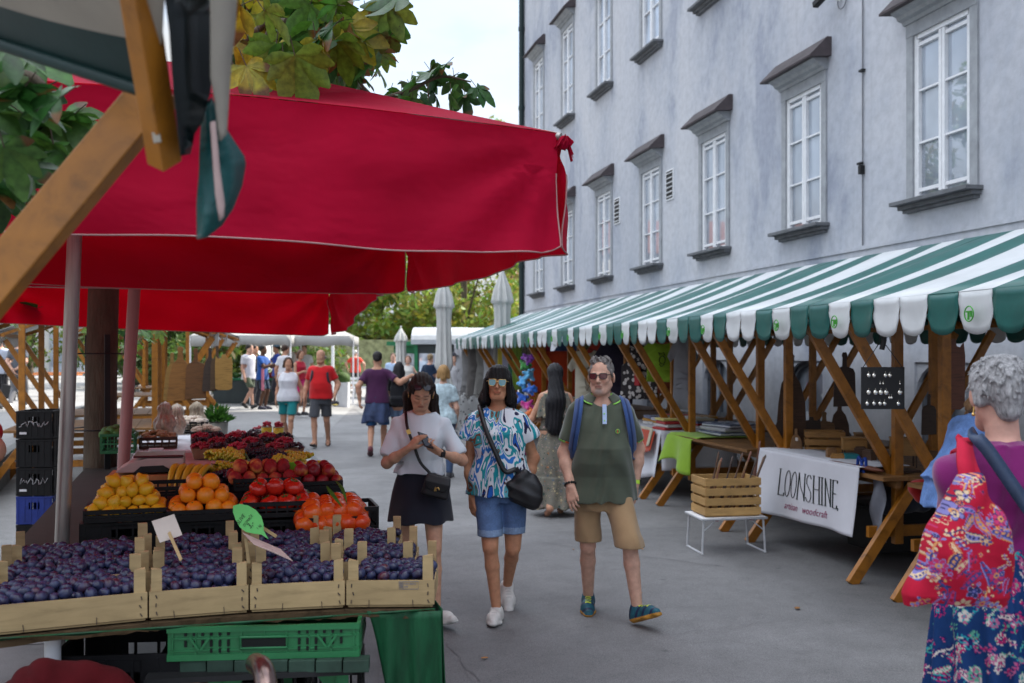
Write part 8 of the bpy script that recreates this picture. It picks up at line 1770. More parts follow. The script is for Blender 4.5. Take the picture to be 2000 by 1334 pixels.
for k, (px, Z, H_, rd, tn) in enumerate([(360, 40, 3.6, 2.4, (.05, .09, .02)), (425, 37, 3.2, 2.0, (.10, .15, .03)), (260, 42, 4.2, 2.6, (.06, .10, .02)), (540, 44, 3.8, 2.8, (.09, .14, .03))]):
 far_tree('shrub', ['dark shrub behind the hanging paddle boards', 'bright shrub between paddle boards and white youth', 'dark bushy shrub seen past the chestnut trunk', 'shrub behind the vegetable shoppers'][k], stand(px, Z)+Vector((0, 0, .15)), H_, rd, 3200, 90+k, tn, .10, .16, None, .1)
# ---------------------------------------------------------------- goods on and in front of the striped stalls
def SP(px, py, lat):
 """point of the vertical plane at this distance from the camera along the street's cross axis, seen at px, py"""
 s = 2043.5*lat/(px-560)-.2263*lat; Z = .9753*(s+.2263*lat); return Vector((lat, s, CH+(HOR-py)*Z/F))
TT = .817
# white cloth banner over the table front
M_LINEN = M('white_linen', (.60, .60, .64), .85, .05, 4, .25, 160)
bn2 = empty('banner', (4.42, 7.9, .8), 0, 'white cloth banner lettered LOONSHINE hanging over the front of the woodcraft table', 'banner')
SA, SB = 8.75, 7.05     # far (left in view) and near end along the street
def bf(u, v):
 s = lerp(SA, SB, u)+.03*v*(1 if u < .5 else -1); z = lerp(.86, .27+.05*u, v); x = 4.44-.05*v-.035*math.sin(u*7+.5)*v*v*.7-.015*math.sin(u*15)*v; return Vector((x-.035, s, z))
b = MB(); b.grid(bf, 40, 20); b.grid(lambda u, v: Vector((4.405+.45*v, lerp(SA, SB, u), .8625+.006*math.sin(9*u)*v)), 20, 4); cb = b.build('cloth', M_LINEN, bn2); so = cb.modifiers.new('cloth', 'SOLIDIFY'); so.thickness = .003; so.offset = 0
W_ = SA-SB; H_ = .57
def bt(x, y, off=.004): u, v = x/W_, 1-(y/H_); p = bf(u, v); return p+Vector((-off, 0, 0))
STRK = {'L': (.62, [[(.12, 0), (.12, 1)], [(.12, .02), (.58, .02)], [(.58, 0), (.58, .12)], [(.02, 1), (.22, 1)]]), 'O': (.62, [[(.30+.24*math.sin(t*.5236), .5+.5*math.cos(t*.5236)) for t in range(13)]]),
  'N': (.66, [[(.12, 0), (.12, 1)], [(.12, 1), (.54, 0)], [(.54, 0), (.54, 1)], [(.04, 0), (.20, 0)], [(.46, 1), (.62, 1)]]), 'S': (.55, [[(.46, .86), (.36, .99), (.20, .98), (.10, .84), (.12, .66), (.28, .52), (.44, .36), (.46, .18), (.36, .02), (.18, .01), (.06, .16)]]),
  'H': (.66, [[(.12, 0), (.12, 1)], [(.54, 0), (.54, 1)], [(.12, .52), (.54, .52)], [(.04, 1), (.20, 1)], [(.46, 1), (.62, 1)], [(.04, 0), (.20, 0)], [(.46, 0), (.62, 0)]]), 'I': (.30, [[(.14, 0), (.14, 1)], [(.04, 1), (.24, 1)], [(.04, 0), (.24, 0)]]),
  'E': (.56, [[(.12, 0), (.12, 1)], [(.12, 1), (.48, 1)], [(.12, .52), (.40, .52)], [(.12, 0), (.50, 0)], [(.48, 1), (.48, .90)], [(.50, 0), (.50, .12)]]), ',': (.25, [[(.10, .08), (.14, 0), (.08, -.10)]])}
b = MB(); x = .43; LHT = .235; LW_ = .200
for ch in 'LOONSHINE,':
 w_, st = STRK[ch]; sc2 = LHT if ch != ',' else LHT*.55
 for pl_ in st:
  pts = []
  for a, c in zip(pl_, pl_[1:]):
   for k in range(4): pts.append((lerp(a[0], c[0], k/4), lerp(a[1], c[1], k/4)))
  pts.append(pl_[-1]); vert = abs(pl_[0][0]-pl_[-1][0]) < .02 and len(pl_) == 2
  b.tube([bt(x+a*LW_, .19+c*sc2+.02*0) for a, c in pts], .0105 if vert else .0060, 6, flat=.25)
 x += w_*LW_*.93
b.build('lettering', M_INK, bn2)
vs, fs = text_mesh('artisan woodcraft', .088, .0, .35, .80, spacing=1.04); wmx = max(v.x for v in vs); b = MB(); b.add([bt(.58+v.x*(.66/wmx), .085+v.y, .006) for v in vs], fs); b.build('script_lettering', M('magenta_ink', (.28, .02, .10), .7), bn2)
# grey cloth hanging behind the banner's near end and the blue bow
b = MB(); b.grid(lambda u, v: Vector((4.50+.02*math.sin(9*v+5*u), lerp(7.03, 6.86, u), lerp(.80, .30, v))), 6, 12); o = single(b, 'grey_cloth', M('grey_linen', (.16, .17, .20), .9), 'strip of grey cloth hanging at the near end of the white banner', 'cloth', loc=(4.5, 6.95, .5)); so = o.modifiers.new('cloth', 'SOLIDIFY'); so.thickness = .003
b = MB(); p = SP(1690, 905, 4.50); b.tube([p+Vector((-.03, .06*math.sin(t), .05*math.sin(2*t))) for t in [i*.4 for i in range(17)]], .014, 6, flat=.5); b.tube([p+Vector((-.03, 0, 0)), p+Vector((-.04, .03, -.11))], .012, 5); b.tube([p+Vector((-.03, 0, 0)), p+Vector((-.04, -.05, -.09))], .012, 5); single(b, 'ribbon_bow', M('blue_ribbon', (.01, .05, .30), .6), 'blue ribbon tied to the table edge by the banner', 'ribbon', loc=p)
# folding table with the slatted crate
ft = empty('folding_table', (4.0, 8.35, 0), 0, 'low white folding table under the slatted crate', 'table'); M_ALU = M('white_enamel_tube', (.55, .56, .58), .4, .1, 10, .05, 60, metal=.2)
fx0, fx1 = G(1408, 1085), G(1490, 1082); fA = G(1365, 1062); dS = (fx1-fx0).normalized(); dD = Vector((-dS.y, dS.x, 0)); fc = fx0+(fx1-fx0)*.36+dD*.24; wS = .60; wD = .42; zT = .315
rzF = math.atan2(dS.y, dS.x); QF = Matrix.Rotation(rzF, 3, 'Z'); FT = lambda x, y, z: fc+QF @ Vector((x, y, z))
ft.location = fc; ft.rotation_euler = (0, 0, rzF)
b = MB(); b.box(FT(0, 0, zT), (wS, wD, .014), (0, 0, rzF)); b.build('table_top', M_WHITE, ft, bevel=.003); b = MB()
b.tube([FT(sx*wS/2, sy*wD/2, zT-.004) for sx, sy in ((-1, -1), (1, -1), (1, 1), (-1, 1), (-1, -1))], .011, 8); b.build('rim', M_ALU, ft)
for sx in (-1, 1): b = MB(); b.tube(curve_pts([FT(sx*wS*.46, -wD*.44, zT-.01), FT(sx*wS*.485, -wD*.45, .03), FT(sx*wS*.485, -wD*.40, .011), FT(sx*wS*.485, wD*.40, .011), FT(sx*wS*.485, wD*.45, .03), FT(sx*wS*.46, wD*.44, zT-.01)], 5), .010, 8); b.build('leg', M_ALU, ft)
for sx in (-1, 1): b = MB(); b.tube([FT(sx*wS*.47, -wD*.43, .20), FT(sx*wS*.25, -wD*.43, zT-.01)], .006, 6); b.build('stay', M_ALU, ft); b = MB(); b.box(FT(sx*wS*.27, -wD*.47, zT-.012), (.03, .02, .018), (0, 0, rzF)); b.build('catch', M('red_catch', (.25, .01, .03), .5), ft)
M_PINE = wood('pale_pine', (.50, .30, .11), .75, .55, .35, sx=(2, 2, 10), scale=2.5, bmp=.15)
def slat_crate(label, fn, rz, w, d, h, m, n=4, group=None):
 r = empty('slatted_crate', fn(0, 0, 0), rz, label, 'crate', group); sl = h/n
 for sy in (-1, 1):
  for k in range(n): b = MB(); b.box(fn(0, sy*(d/2-.006), .004+sl*(k+.5)), (w, .011, sl*.74), (0, 0, rz)); b.build('slat', m, r, bevel=.002)
 for sx in (-1, 1):
  for k in range(n): b = MB(); b.box(fn(sx*(w/2-.006), 0, .004+sl*(k+.5)), (.011, d-.026, sl*.74), (0, 0, rz)); b.build('slat', m, r, bevel=.002)
  for sy in (-1, 1): b = MB(); b.box(fn(sx*(w/2-.024), sy*(d/2-.024), h/2), (.024, .024, h-.01), (0, 0, rz)); b.build('corner_post', m, r)
 b = MB(); b.box(fn(0, 0, .008), (w-.03, d-.03, .010), (0, 0, rz)); b.build('base', m, r); return r
slat_crate('pale slatted crate full of wooden tools on the folding table', lambda x, y, z: FT(x, y, z+zT+.009), rzF, .52, .36, .345, M_PINE)
M_WALN = wood('walnut', (.085, .038, .018), .5, .5, .4); M_DWALN = wood('dark_walnut', (.042, .020, .012), .5, .5, .4); M_OLV = wood('olive_wood', (.24, .12, .045), .5, .5, .4); M_REDW = wood('reddish_wood', (.16, .05, .025), .6, .45, .4)
rt_ = random.Random(8)
for k in range(11):
 m = [M_WALN, M_OLV, M_REDW, M_DWALN][k % 4]; x = -.20+.042*k; y = rt_.uniform(-.10, .10); L = rt_.uniform(.48, .58); lean = .10+.013*k; p0, p1 = FT(x, y, zT+.03), FT(x+lean, y+rt_.uniform(-.05, .05), zT+L); b = MB(); d = p1-p0
 if k == 10: p1 = FT(.33, 0, zT+.66); d = p1-p0
 pts = [p0+d*t for t in (0, .3, .55, .62, .72, .85, .97, 1)]; b.tube(pts, [.030, .032, .028, .015, .012, .015, .019, .006], 8, flat=.35)
 single(b, 'wooden_tool', m, 'slim handled wooden serving board standing in the slatted crate' if k < 10 else 'longest wooden handle leaning out of the slatted crate', 'utensil', 'wooden tools in the slatted crate' if k < 10 else None, loc=p0)
# boards hanging in the woodcraft stall
def hboard(px, py0, py1, lat, w_, m, lab, sh, rz=-YAW-.2):
 a, c = SP(px, py1, lat), SP(px, py0, lat); p = Vector((a.x, a.y, a.z)); paddle('hanging_board', lab, p, w_, c.z-a.z, m, sh, rz, None, .03); b = MB(); b.tube([p+Vector((0, 0, c.z-a.z-.04)), p+Vector((0, .01, 2.25-p.z))], .004, 5); return p
hboard(1545, 690, 862, 4.92, .30, M_WALN, 'large waney-edged walnut board hanging beside the amber post', 0); hboard(1650, 688, 795, 5.0, .20, M_DWALN, 'dark wedge-shaped board hanging above the wooden boxes', 1); hboard(1862, 662, 800, 4.9, .17, M_REDW, 'reddish crown-topped board hanging near the stooping woman', 2); hboard(1815, 770, 850, 5.3, .12, M_DWALN, 'small dark paddle behind the amber post near the smock', 1)
def sboard(px, py0, py1, lat, w_, m, lab, sh=1, tilt=0):
 p = SP(px, py1, lat); p.z = TT+.003; h = SP(px, py0, lat).z-TT; paddle('serving_board', lab, p, w_, max(.1, h), m, sh, -YAW-.2, None, .022)
sboard(1530, 800, 868, 4.75, .16, M_DWALN, 'dark board leaning on the post above the banner', 1); sboard(1555, 838, 878, 4.66, .12, M_OLV, 'small round-shouldered board with a white tag on the table', 0); sboard(1610, 805, 870, 5.3, .22, M_OLV, 'tan board standing behind the honey-coloured crate', 1); sboard(1640, 780, 860, 5.5, .2, M_WALN, 'walnut board standing at the back of the table', 0); sboard(1585, 815, 872, 5.1, .18, M_DWALN, 'blackish board between tan board and post', 2)
b = MB(); p = SP(1556, 858, 4.64); b.box(p, (.004, .045, .03)); single(b, 'price_tag', M_PAPER, 'tiny white tag on the small round-shouldered board', 'tag', loc=p)
M_HONEY = wood('honey_wood', (.36, .18, .05), .7, .5, .35)
p = SP(1610, 872, 4.95); p.z = TT+.002; slat_crate('honey-coloured slatted crate of boards on the woodcraft table', lambda x, y, z: p+Matrix.Rotation(-YAW-.25, 3, 'Z') @ Vector((x, y, z)), -YAW-.25, .36, .28, .22, M_HONEY, 3)
for k, (px, lat, w_, h_, m, lab) in enumerate([(1668, 4.85, .20, .16, M_HONEY, 'pale box on four thin legs beside the honey crate'), (1690, 5.05, .18, .20, M_OLV, 'taller tan box on thin legs behind the pale one'), (1765, 5.0, .20, .22, M_HONEY, 'pale box on thin legs by the vertical post')]):
 p = SP(px, 870, lat); p.z = TT+.002; r = empty('legged_box', p, -YAW-.2, lab, 'box'); b = MB(); b.box((0, 0, .10+h_*.3), (w_, w_*.8, h_*.6)); b.box((0, -.01, .10+h_*.6+.008), (w_*1.06, w_*.86, .014)); b.build('body', m, r, world=False, bevel=.003)
 for sx in (-1, 1):
  for sy in (-1, 1): b = MB(); b.tube([(sx*w_*.44, sy*w_*.34, 0), (sx*w_*.44, sy*w_*.34, .10)], .006, 6); b.build('leg', M_DWALN, r, world=False)
b = MB(); p = SP(1660, 866, 4.72); p.z = TT; b.box(p+Vector((0, 0, .045)), (.12, .16, .08), (0, 0, -.3)); single(b, 'teal_box', M('teal_card', (.01, .16, .18), .6), 'teal box on the woodcraft table under the pale legged box', 'box', loc=p, rz=-.3, bevel=.004)
b = MB(); p = SP(1625, 884, 4.55); p.z = TT; b.box(p+Vector((0, 0, .016)), (.12, .22, .03), (0, 0, .2)); single(b, 'blue_folder', M('blue_folder', (.01, .10, .28), .5), 'flat blue folder lying on the banner edge of the table', 'folder', loc=p, rz=.2, bevel=.004)
b = MB(); a, c = SP(1615, 897, 4.44), SP(1725, 893, 4.50); a.z = c.z = TT+.035; b.tube(line3(a, c, 8), [.018, .028, .030, .024, .028, .034, .036, .030, .012], 9, flat=.6); single(b, 'carved_ladle', M_REDW, 'long carved wooden ladle lying across the table front', 'utensil', loc=a)
b = MB(); a, c = SP(1660, 888, 4.70), SP(1780, 884, 4.8); a.z = c.z = TT+.012; b.beam(a, c, .20, .02); single(b, 'dark_slab', M_DWALN, 'dark flat slab lying behind the carved ladle', 'board', loc=a)
for k in range(12):
 px = rt_.uniform(1570, 1790); lat = rt_.uniform(4.6, 5.9); p = SP(px, 870, lat); p.z = TT; b = MB(); sx, sy, sz = rt_.uniform(.05, .14), rt_.uniform(.05, .14), rt_.uniform(.05, .20); b.box(p+Vector((0, 0, sz/2)), (sx, sy, sz), (0, 0, k)); b.box(p+Vector((0, 0, sz+.006)), (sx*.8, sy*.8, .012), (0, 0, k)); single(b, 'wooden_block', [M_WALN, M_HONEY, M_OLV, M_DWALN][k % 4], 'small lidded wooden block among the boards on the woodcraft table', 'box', 'wooden blocks on the woodcraft table', loc=p, bevel=.003)
# jewellery board
jp = SP(1724, 758, 3.93); jr = empty('jewellery_board', jp, -YAW-.08, 'black board of silver earrings hanging by a dark cord', 'display board'); b = MB(); b.box((0, 0, 0), (.285, .014, .285)); b.build('board', M_BLACK, jr, world=False, bevel=.002)
M_SILV = M('silver', (.75, .72, .65), .25, .1, 30, 0, metal=1)
b = MB()
for row, (z, xs, r_) in enumerate([(.085, (-.095, -.06, .015, .045), .014), (.03, (-.02, .0, .11), .007), (-.03, (-.095, -.05, -.015, .02, .11), .017), (-.065, (.04, .055), .010), (-.105, (-.105, -.06, -.02, .01, .10), .014)]):
 for x in xs: b.ball((x, -.014, z), (r_, .006, r_), 10, 8); b.tube([(x, -.011, z+r_), (x, -.011, z+r_+.014)], .0015, 4)
b.build('earrings', M_SILV, jr, world=False)['kind'] = 'stuff'
b = MB(); b.tube([(-.13, 0, .14), (-.02, .02, .30), (0, .02, .50)], .003, 5); b.tube([(.13, 0, .14), (.02, .02, .30), (0, .02, .50)], .003, 5); b.tube(curve_pts([(0, .02, .26), (.015, .02, .34), (-.012, .02, .40), (.008, .02, .46), (0, .02, .52)], 5), .018, 6); b.build('cord', M_BLACK, jr, world=False)
# hanging clothes
def garment(label, cat, p, w_, h_, m, rz, kind='tee', group=None, name='hanging_shirt', prt=None, ry=0):
 if kind == 'tee': o = [(-.17, 1), (-.30, .97), (-.50, .74), (-.40, .66), (-.31, .72), (-.31, .02), (-.28, 0), (.28, 0), (.31, .02), (.31, .72), (.40, .66), (.50, .74), (.30, .97), (.17, 1), (.10, .955), (0, .94), (-.10, .955)]
 elif kind == 'dress': o = [(-.12, 1), (-.28, .96), (-.24, .70), (-.20, .62), (-.42, .02), (-.30, 0), (-.1, .015), (.12, -.01), (.32, .01), (.42, .04), (.20, .62), (.24, .70), (.28, .96), (.12, 1), (.05, .94), (-.05, .94)]
 elif kind == 'scarf': o = [(-.5, 1), (-.5, .5), (-.46, .02), (.1, 0), (.48, .03), (.5, .5), (.5, 1)]
 else: o = [(-.25, 1), (-.28, .75), (-.5, .62), (-.5, .05), (-.45, 0), (.45, 0), (.5, .05), (.5, .62), (.28, .75), (.25, 1), (.20, .76), (-.20, .76)]
 bm = bmesh.new(); pp = []
 for i in range(len(o)):
  a, c = Vector(o[i]), Vector(o[(i+1) % len(o)]); k = max(1, int((c-a).length/.12)); pp += [a.lerp(c, j/k) for j in range(k)]
 f = bm.faces.new([bm.verts.new((q.x, q.y, 0)) for q in pp]); bmesh.ops.triangulate(bm, faces=[f]); bmesh.ops.subdivide_edges(bm, edges=bm.edges[:], cuts=2); bm.verts.ensure_lookup_table(); ph = rt_.uniform(0, 6); Q = Matrix.Rotation(rz, 3, 'Z')
 fold = lambda x, y: .022*math.sin(11*x+ph+2*y)*(1-y*.6)+.012*math.sin(23*x+ph*2-3*y)*(1-y)
 b = MB(); b.add([p+Q @ Vector((v.co.x*w_, fold(v.co.x, v.co.y), v.co.y*h_)) for v in bm.verts], [tuple(v.index for v in fc.verts) for fc in bm.faces], 0, True); bm.free(); r = empty(name, p+Vector((0, 0, h_)), rz, label, cat, group); ob_ = b.build('cloth', m, r); so = ob_.modifiers.new('cloth', 'SOLIDIFY'); so.thickness = .014 if kind != 'scarf' else .008
 b = MB(); t = p+Vector((0, 0, h_)); b.tube([t+Q @ Vector((-.25*w_, 0, -.02*h_)), t+Vector((0, 0, .02)), t+Q @ Vector((.25*w_, 0, -.02*h_))], .005, 5); b.tube([t+Vector((0, 0, .02)), t+Vector((0, 0, .10)), t+Q @ Vector((.02, 0, .12))], .003, 5); b.build('hanger', M_BLACK, r)
 if prt:
  b = MB()
  for pl_ in prt[1]: b.tube([p+Q @ Vector((x*w_, fold(x, y)-.014, y*h_)) for x, y in pl_], prt[2], 6, flat=.3)
  b.build('print', prt[0], r)
 return r
M_LIME = cloth((.24, .40, .03)); M_GREYT = cloth((.20, .20, .22)); M_CRTEE = cloth((.46, .42, .33)); M_NVY = cloth((.018, .014, .030)); M_ORNGC = cloth((.50, .055, .015));
def dots(name, c1, c2, sc2, th):
 m, nt, n, bs = base_mat(name); vo = nt.nodes.new('ShaderNodeTexVoronoi'); vo.inputs['Scale'].default_value = sc2; tc = nt.nodes.new('ShaderNodeTexCoord'); nt.links.new(tc.outputs['Object'], vo.inputs['Vector']); r = ramp(nt, vo.outputs['Distance'], [(0, c2), (th, c2), (th+.02, c1)]); nt.links.new(r.outputs[0], bs.inputs['Base Color']); bs.inputs['Roughness'].default_value = .9; return m
M_APR = dots('black_white_print', (.025, .02, .022), (.50, .46, .44), 16, .40); M_SPOT = dots('spotted_grey', (.30, .30, .30), (.06, .06, .07), 13, .28); M_DGREY = cloth((.16, .155, .155)); M_LGREY = cloth((.36, .36, .38)); M_REDC = cloth((.36, .012, .016))
loop = [[(0+.06*math.cos(t), .55+.10*math.sin(t)) for t in [i*.5 for i in range(14)]], [(-.05, .66), (-.08, .74), (-.02, .70), (.03, .74), (.05, .66)], [(-.06, .45), (-.02, .38), (.05, .45)]]
p = SP(1294, 746, 4.6); garment('lime green T-shirt with a black print hanging over the folded shirts', 'T-shirt', p, .62, .50, M_LIME, -YAW-.25, 'tee', None, 'hanging_shirt', (M_BLACK, loop, .012))
p = SP(1333, 800, 4.62); garment('plain grey T-shirt hanging next to the lime one', 'T-shirt', p, .46, .86, M_GREYT, -YAW-.9, 'tee')
p = SP(1248, 780, 4.5); garment('black and white printed apron with a red pocket hanging by the braces', 'apron', p, .50, .70, M_APR, -YAW-.5, 'apron', None, 'hanging_apron'); b = MB(); q = SP(1240, 735, 4.46); b.box(q, (.03, .30, .24), (0, 0, .1)); single(b, 'red_pot_holder', M_REDC, 'red square pot holder in front of the printed apron', 'pot holder', loc=q, rz=.1, bevel=.01)
p = SP(1148, 812, 4.45); garment('cream T-shirt with a faint print hanging before the orange-red cloth', 'T-shirt', p, .62, 1.0, M_CRTEE, -YAW-.2, 'tee', None, 'hanging_shirt', (M('faded_print', (.20, .16, .13), .9), loop, .014))
p = SP(1205, 790, 4.6); garment('very dark navy T-shirt hanging behind the cream one', 'T-shirt', p, .70, .92, M_NVY, -YAW-.3, 'tee')
p = SP(1088, 775, 4.9); b = MB(); b.grid(lambda u, v: p+Vector((.02*math.sin(8*u), 0, 0))+(RT*(u-.5)*.95)+Vector((0, 0, .85*v)), 20, 10); o = single(b, 'orange_cloth', M_ORNGC, 'orange-red cloth hung as a backdrop in the stall of the cream shirt', 'cloth', loc=p); so = o.modifiers.new('cloth', 'SOLIDIFY'); so.thickness = .006
for k, (px, w_, c, lab) in enumerate([(962, .26, (.36, .42, .56), 'pale blue scarf hanging first in the row'), (972, .20, (.05, .22, .42), 'bright blue scarf in the row'), (981, .22, (.52, .42, .05), 'yellow scarf in the row'), (992, .26, (.30, .30, .38), 'lilac-grey scarf in the row'), (1003, .22, (.03, .14, .08), 'dark green scarf at the end of the row'), (1010, .2, (.20, .32, .05), 'moss green scarf beside the toys')]):
 p = SP(px, 762, 4.4+.02*k); garment(lab, 'scarf', p, w_, 1.15, cloth(c), -YAW-.4, 'scarf', 'scarves hanging by the toy garland', 'hanging_scarf')
for k, (px, py, w_, h_, m, lab) in enumerate([(898, 790, .5, 1.5, M_LGREY, 'pale grey dress hanging at the far end'), (912, 800, .5, 1.45, M_DGREY, 'charcoal dress hanging near the far end'), (925, 790, .55, 1.4, cloth((.11, .10, .095)), 'brownish grey tiered dress'), (942, 790, .55, 1.4, cloth((.20, .19, .175)), 'taupe dress with long folds'), (955, 800, .5, 1.4, M_LGREY, 'light grey dress next to the scarves')]):
 p = SP(px, py, 4.05+.05*k); garment(lab, 'dress', p, w_, h_, m, -YAW-.3, 'dress', 'dresses hanging in the far stalls', 'hanging_dress')
for k, (px, py, w_, h_, lab) in enumerate([(900, 850, .6, 1.0, 'spotted grey dress in the lower row, farthest'), (915, 865, .6, 1.05, 'spotted grey dress in the middle of the lower row'), (932, 870, .6, 1.1, 'spotted grey dress in the lower row behind the painted blouse')]):
 p = SP(px, py, 3.95+.05*k); garment(lab, 'dress', p, w_, h_, M_SPOT, -YAW-.3, 'dress', 'dresses hanging in the far stalls', 'hanging_dress')
# garland of bright plush flowers
tg_ = empty('toy_garland', SP(1028, 690, 4.05), 0, 'hanging garland of bright blue, pink and orange plush toys', 'garland'); rn = random.Random(6)
CT = [(.20, .04, .30), (.05, .25, .05), (.10, .38, .62), (.08, .34, .66), (.02, .12, .50), (.02, .10, .45), (.55, .04, .26), (.62, .14, .03), (.58, .03, .24), (.10, .30, .05), (.30, .02, .20), (.03, .10, .36), (.45, .03, .22)]
for k, c in enumerate(CT):
 p = SP(1028+rn.uniform(-8, 8), 700+15.5*k, 4.05); S = SDF(); S.ell((0, 0, 0), (.07, .07, .07), .02)
 for j in range(9): a = rn.uniform(0, 6.28); e = rn.uniform(-1, 1); d = V3(math.cos(a)*math.cos(e), math.sin(a)*math.cos(e), math.sin(e)); S.cap(d*.05, d*.115, .035, .028, .02)
 o = S.build('plush_flower', cloth(c, .9, .2, 'plush', .5), None, .012); o.parent = tg_; o.location = p-tg_.location
b = MB(); b.tube([SP(1028, 655, 4.05), SP(1028, 890, 4.05)], .006, 5); b.build('string', M_BLACK, tg_)
# covered table and folded goods of the clothes stall
b = MB(); s0, s1 = 11.35, 13.45
def tcf(u, v):
 s = lerp(s0, s1, u);
 if v < .5: return Vector((lerp(5.3, 4.42, v*2), s, TT+.008))
 k = (v-.5)*2; return Vector((4.42-.05*k-.04*math.sin(s*9)*k, s, lerp(TT+.008, .22+.05*math.sin(s*4), k)))
b.grid(tcf, 40, 20); b.grid(lambda u, v: Vector((lerp(4.42, 5.4, u), s0-.02*v-.03*math.sin(9*u)*v, lerp(TT+.008, .35, v))), 16, 10); o = single(b, 'tablecloth', M_LINEN, 'white cloth hanging over the front of the clothes table', 'tablecloth', loc=(4.8, 12.4, .8)); so = o.modifiers.new('cloth', 'SOLIDIFY'); so.thickness = .004
rn = random.Random(12)
pal = [(.42, .38, .28), (.36, .03, .03), (.50, .48, .46), (.45, .22, .04), (.12, .14, .22), (.40, .40, .44), (.50, .42, .12), (.08, .10, .08)]
for k in range(9):
 s = rn.uniform(11.5, 13.3); x = rn.uniform(4.55, 5.3); z = TT+.012;
 for j in range(rn.randrange(2, 5)):
  b = MB(); hgt = rn.uniform(.025, .04); b.box((x+rn.uniform(-.02, .02), s+rn.uniform(-.02, .02), z+hgt/2), (.26, .30, hgt), (0, 0, rn.uniform(-.2, .2))); single(b, 'folded_cloth', cloth(pal[rn.randrange(8)]), 'folded cloth in the piles on the clothes table', 'cloth', 'folded cloths on the clothes table', loc=(x, s, z), bevel=.012); z += hgt+.002
b = MB(); q = SP(1265, 850, 4.38); b.grid(lambda u, v: Vector((4.40-.06*v-.02*math.sin(8*u), lerp(12.2, 11.5, u), lerp(TT+.03, .52+.12*u, v))), 14, 10); o = single(b, 'draped_cloth', cloth((.46, .41, .30)), 'beige cloth draped over the edge of the white tablecloth', 'cloth', loc=(4.4, 11.9, .7)); so = o.modifiers.new('cloth', 'SOLIDIFY'); so.thickness = .006
b = MB(); b.grid(lambda u, v: Vector((4.385-.065*v, lerp(11.95, 11.45, u), lerp(TT+.02, .50+.10*u, v)-.02)), 10, 8); o = single(b, 'red_trimmed_cloth', cloth((.40, .05, .02)), 'red and orange edge of cloth under the beige drape', 'cloth', loc=(4.38, 11.7, .7)); so = o.modifiers.new('cloth', 'SOLIDIFY'); so.thickness = .004
# lime cloth on the corner of the bare table, striped shirts on it
b = MB()
def lg(u, v):
 if v < .45: return Vector((lerp(5.1, 4.46, v/.45), lerp(11.15, 10.25, u), TT+.010+.012*math.sin(7*u)*math.sin(5*v)))
 k = (v-.45)/.55; return Vector((4.46-.03-.06*k-.05*math.sin(9*u+1)*k, lerp(11.15, 10.45, u)-.10*k*(u-.5), lerp(TT+.008, .47+.07*math.sin(5*u), k)))
b.grid(lg, 24, 18); o = single(b, 'lime_cloth', M_LIME, 'lime green cloth hanging from the corner of the bare brown table', 'cloth', loc=(4.7, 10.7, .8)); so = o.modifiers.new('cloth', 'SOLIDIFY'); so.thickness = .006
def stripes(name, c1, c2):
 m, nt, n, bs = base_mat(name); w_ = nt.nodes.new('ShaderNodeTexWave'); w_.bands_direction = 'Z'; w_.inputs['Scale'].default_value = 9; w_.inputs['Distortion'].default_value = 2.5; tc = nt.nodes.new('ShaderNodeTexCoord'); nt.links.new(tc.outputs['Object'], w_.inputs['Vector']); r = ramp(nt, w_.outputs[0], [(0, c1), (.5, c2)], 'CONSTANT'); nt.links.new(r.outputs[0], bs.inputs['Base Color']); bs.inputs['Roughness'].default_value = .9; return m
M_STRP = stripes('grey_stripe', (.09, .11, .16), (.48, .48, .54))
z = TT+.022
for j in range(3): b = MB(); b.box((4.95+.02*j, 10.62-.02*j, z+.022), (.48, .62-.04*j, .042), (0, 0, .1*j)); single(b, 'folded_shirt', M_STRP if j != 1 else M_LGREY, ['lowest striped shirt folded on the lime cloth', 'pale grey shirt folded between the striped ones', 'topmost striped shirt folded on the lime cloth'][j], 'shirt', loc=(4.95, 10.62, z), bevel=.018); z += .044
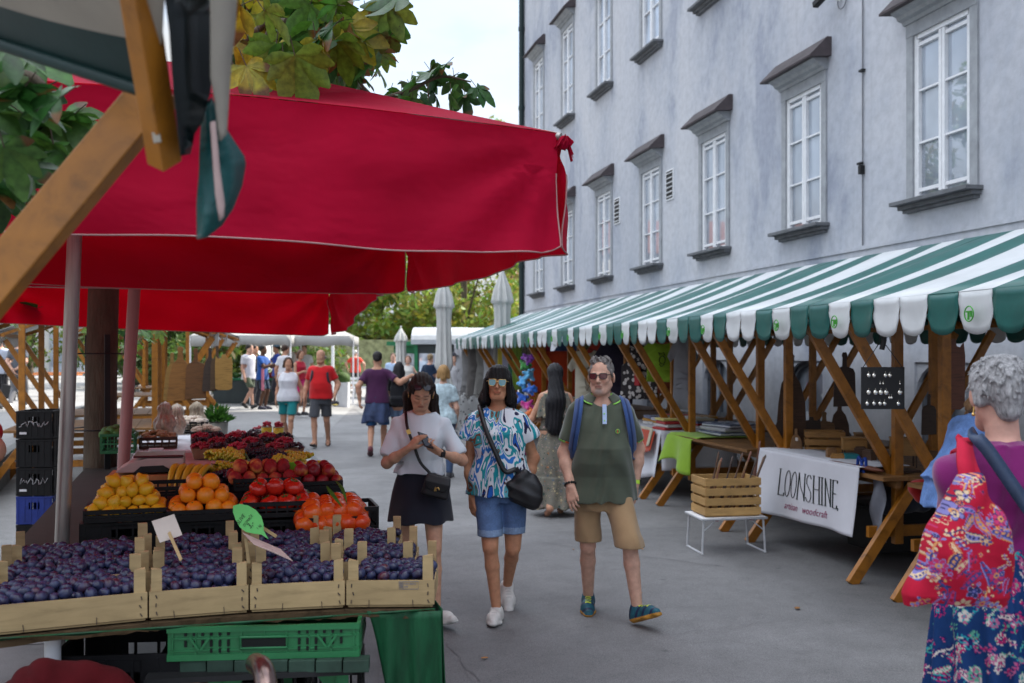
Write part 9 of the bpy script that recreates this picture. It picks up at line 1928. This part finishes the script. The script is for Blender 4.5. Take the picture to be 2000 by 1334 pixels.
# things stored under the woodcraft table
for k, (px, py, lat, d, m, lab) in enumerate([(1745, 960, 5.2, (.6, .5, .36), M_BLACK, 'black storage box under the woodcraft table'), (1700, 985, 5.5, (.5, .4, .30), M_DWALN, 'brown wooden chest under the woodcraft table'), (1560, 1000, 5.6, (.4, .5, .34), M_DGREY, 'grey canvas box behind the banner')]):
 p = SP(px, py, lat); p.z = .06; b = MB(); b.box(p+Vector((0, 0, d[2]/2)), d); b.box(p+Vector((0, 0, d[2]+.012)), (d[0]+.02, d[1]+.02, .03)); single(b, 'storage_box', m, lab, 'box', loc=p, bevel=.012)
S = SDF(); S.cap((-.15, 0, .12), (.15, .05, .10), .12, .10, .05); S.cap((0, 0, .2), (.1, 0, .18), .07, .06, .05); S.warp = lambda X, Y, Z: .015*np.sin(20*X+13*Z)*np.sin(17*Y+9*X); o = S.build('dark_bundle', cloth((.025, .03, .045)), None, .013); p = SP(1770, 905, 4.9); o.location = Vector((p.x, p.y, .46)); tag(o, 'dark blue bundled jacket lying on the black storage box', 'jacket')
S = SDF(); S.cap((-.10, 0, .0), (.12, 0, .03), .10, .07, .05); S.cap((-.05, 0, -.10), (.05, 0, -.08), .08, .08, .05); S.warp = lambda X, Y, Z: .012*np.sin(24*X+15*Z)*np.sin(19*Y+9*X); o = S.build('red_jacket', cloth((.30, .010, .010)), None, .012, .62); o.location = SP(1806, 952, 4.6); tag(o, 'bright red cloth hung on the table corner by the stooping woman', 'cloth')
# second row of clothes at the back of the middle stalls
for k, (px, lat, kd, w_, h_, c, lab) in enumerate([(1062, 5.3, 'dress', .55, 1.1, (.30, .02, .05), 'crimson dress at the back of the toy stall'), (1040, 5.2, 'tee', .6, .7, (.55, .50, .42), 'ivory T-shirt half hidden by the toy garland'), (1110, 5.6, 'tee', .6, .75, (.05, .10, .22), 'blue T-shirt at the back beside the orange-red cloth'), (1180, 5.7, 'tee', .65, .8, (.42, .05, .03), 'rust red T-shirt at the back behind the navy one'), (1225, 5.5, 'dress', .5, 1.0, (.10, .09, .08), 'blackish dress hanging at the back near the printed apron'), (1262, 5.8, 'tee', .6, .75, (.50, .48, .44), 'off-white T-shirt at the back of the clothes stall'), (1300, 5.9, 'scarf', .3, .9, (.38, .10, .05), 'brick-coloured shawl at the back under the lime shirt'), (1325, 5.6, 'scarf', .25, 1.0, (.10, .12, .15), 'slate shawl hanging at the corner post'), (1148, 5.9, 'dress', .5, 1.2, (.20, .24, .10), 'olive dress behind the cream T-shirt'), (985, 5.2, 'dress', .5, 1.2, (.40, .36, .32), 'pale linen dress behind the scarves')]):
 p = SP(px, 700, lat); p.z = 2.02-h_; garment(lab, {'dress': 'dress', 'tee': 'T-shirt', 'scarf': 'shawl'}[kd], p, w_, h_, cloth(c), -YAW-.2, kd, None, {'dress': 'hanging_dress', 'tee': 'hanging_shirt', 'scarf': 'hanging_shawl'}[kd])
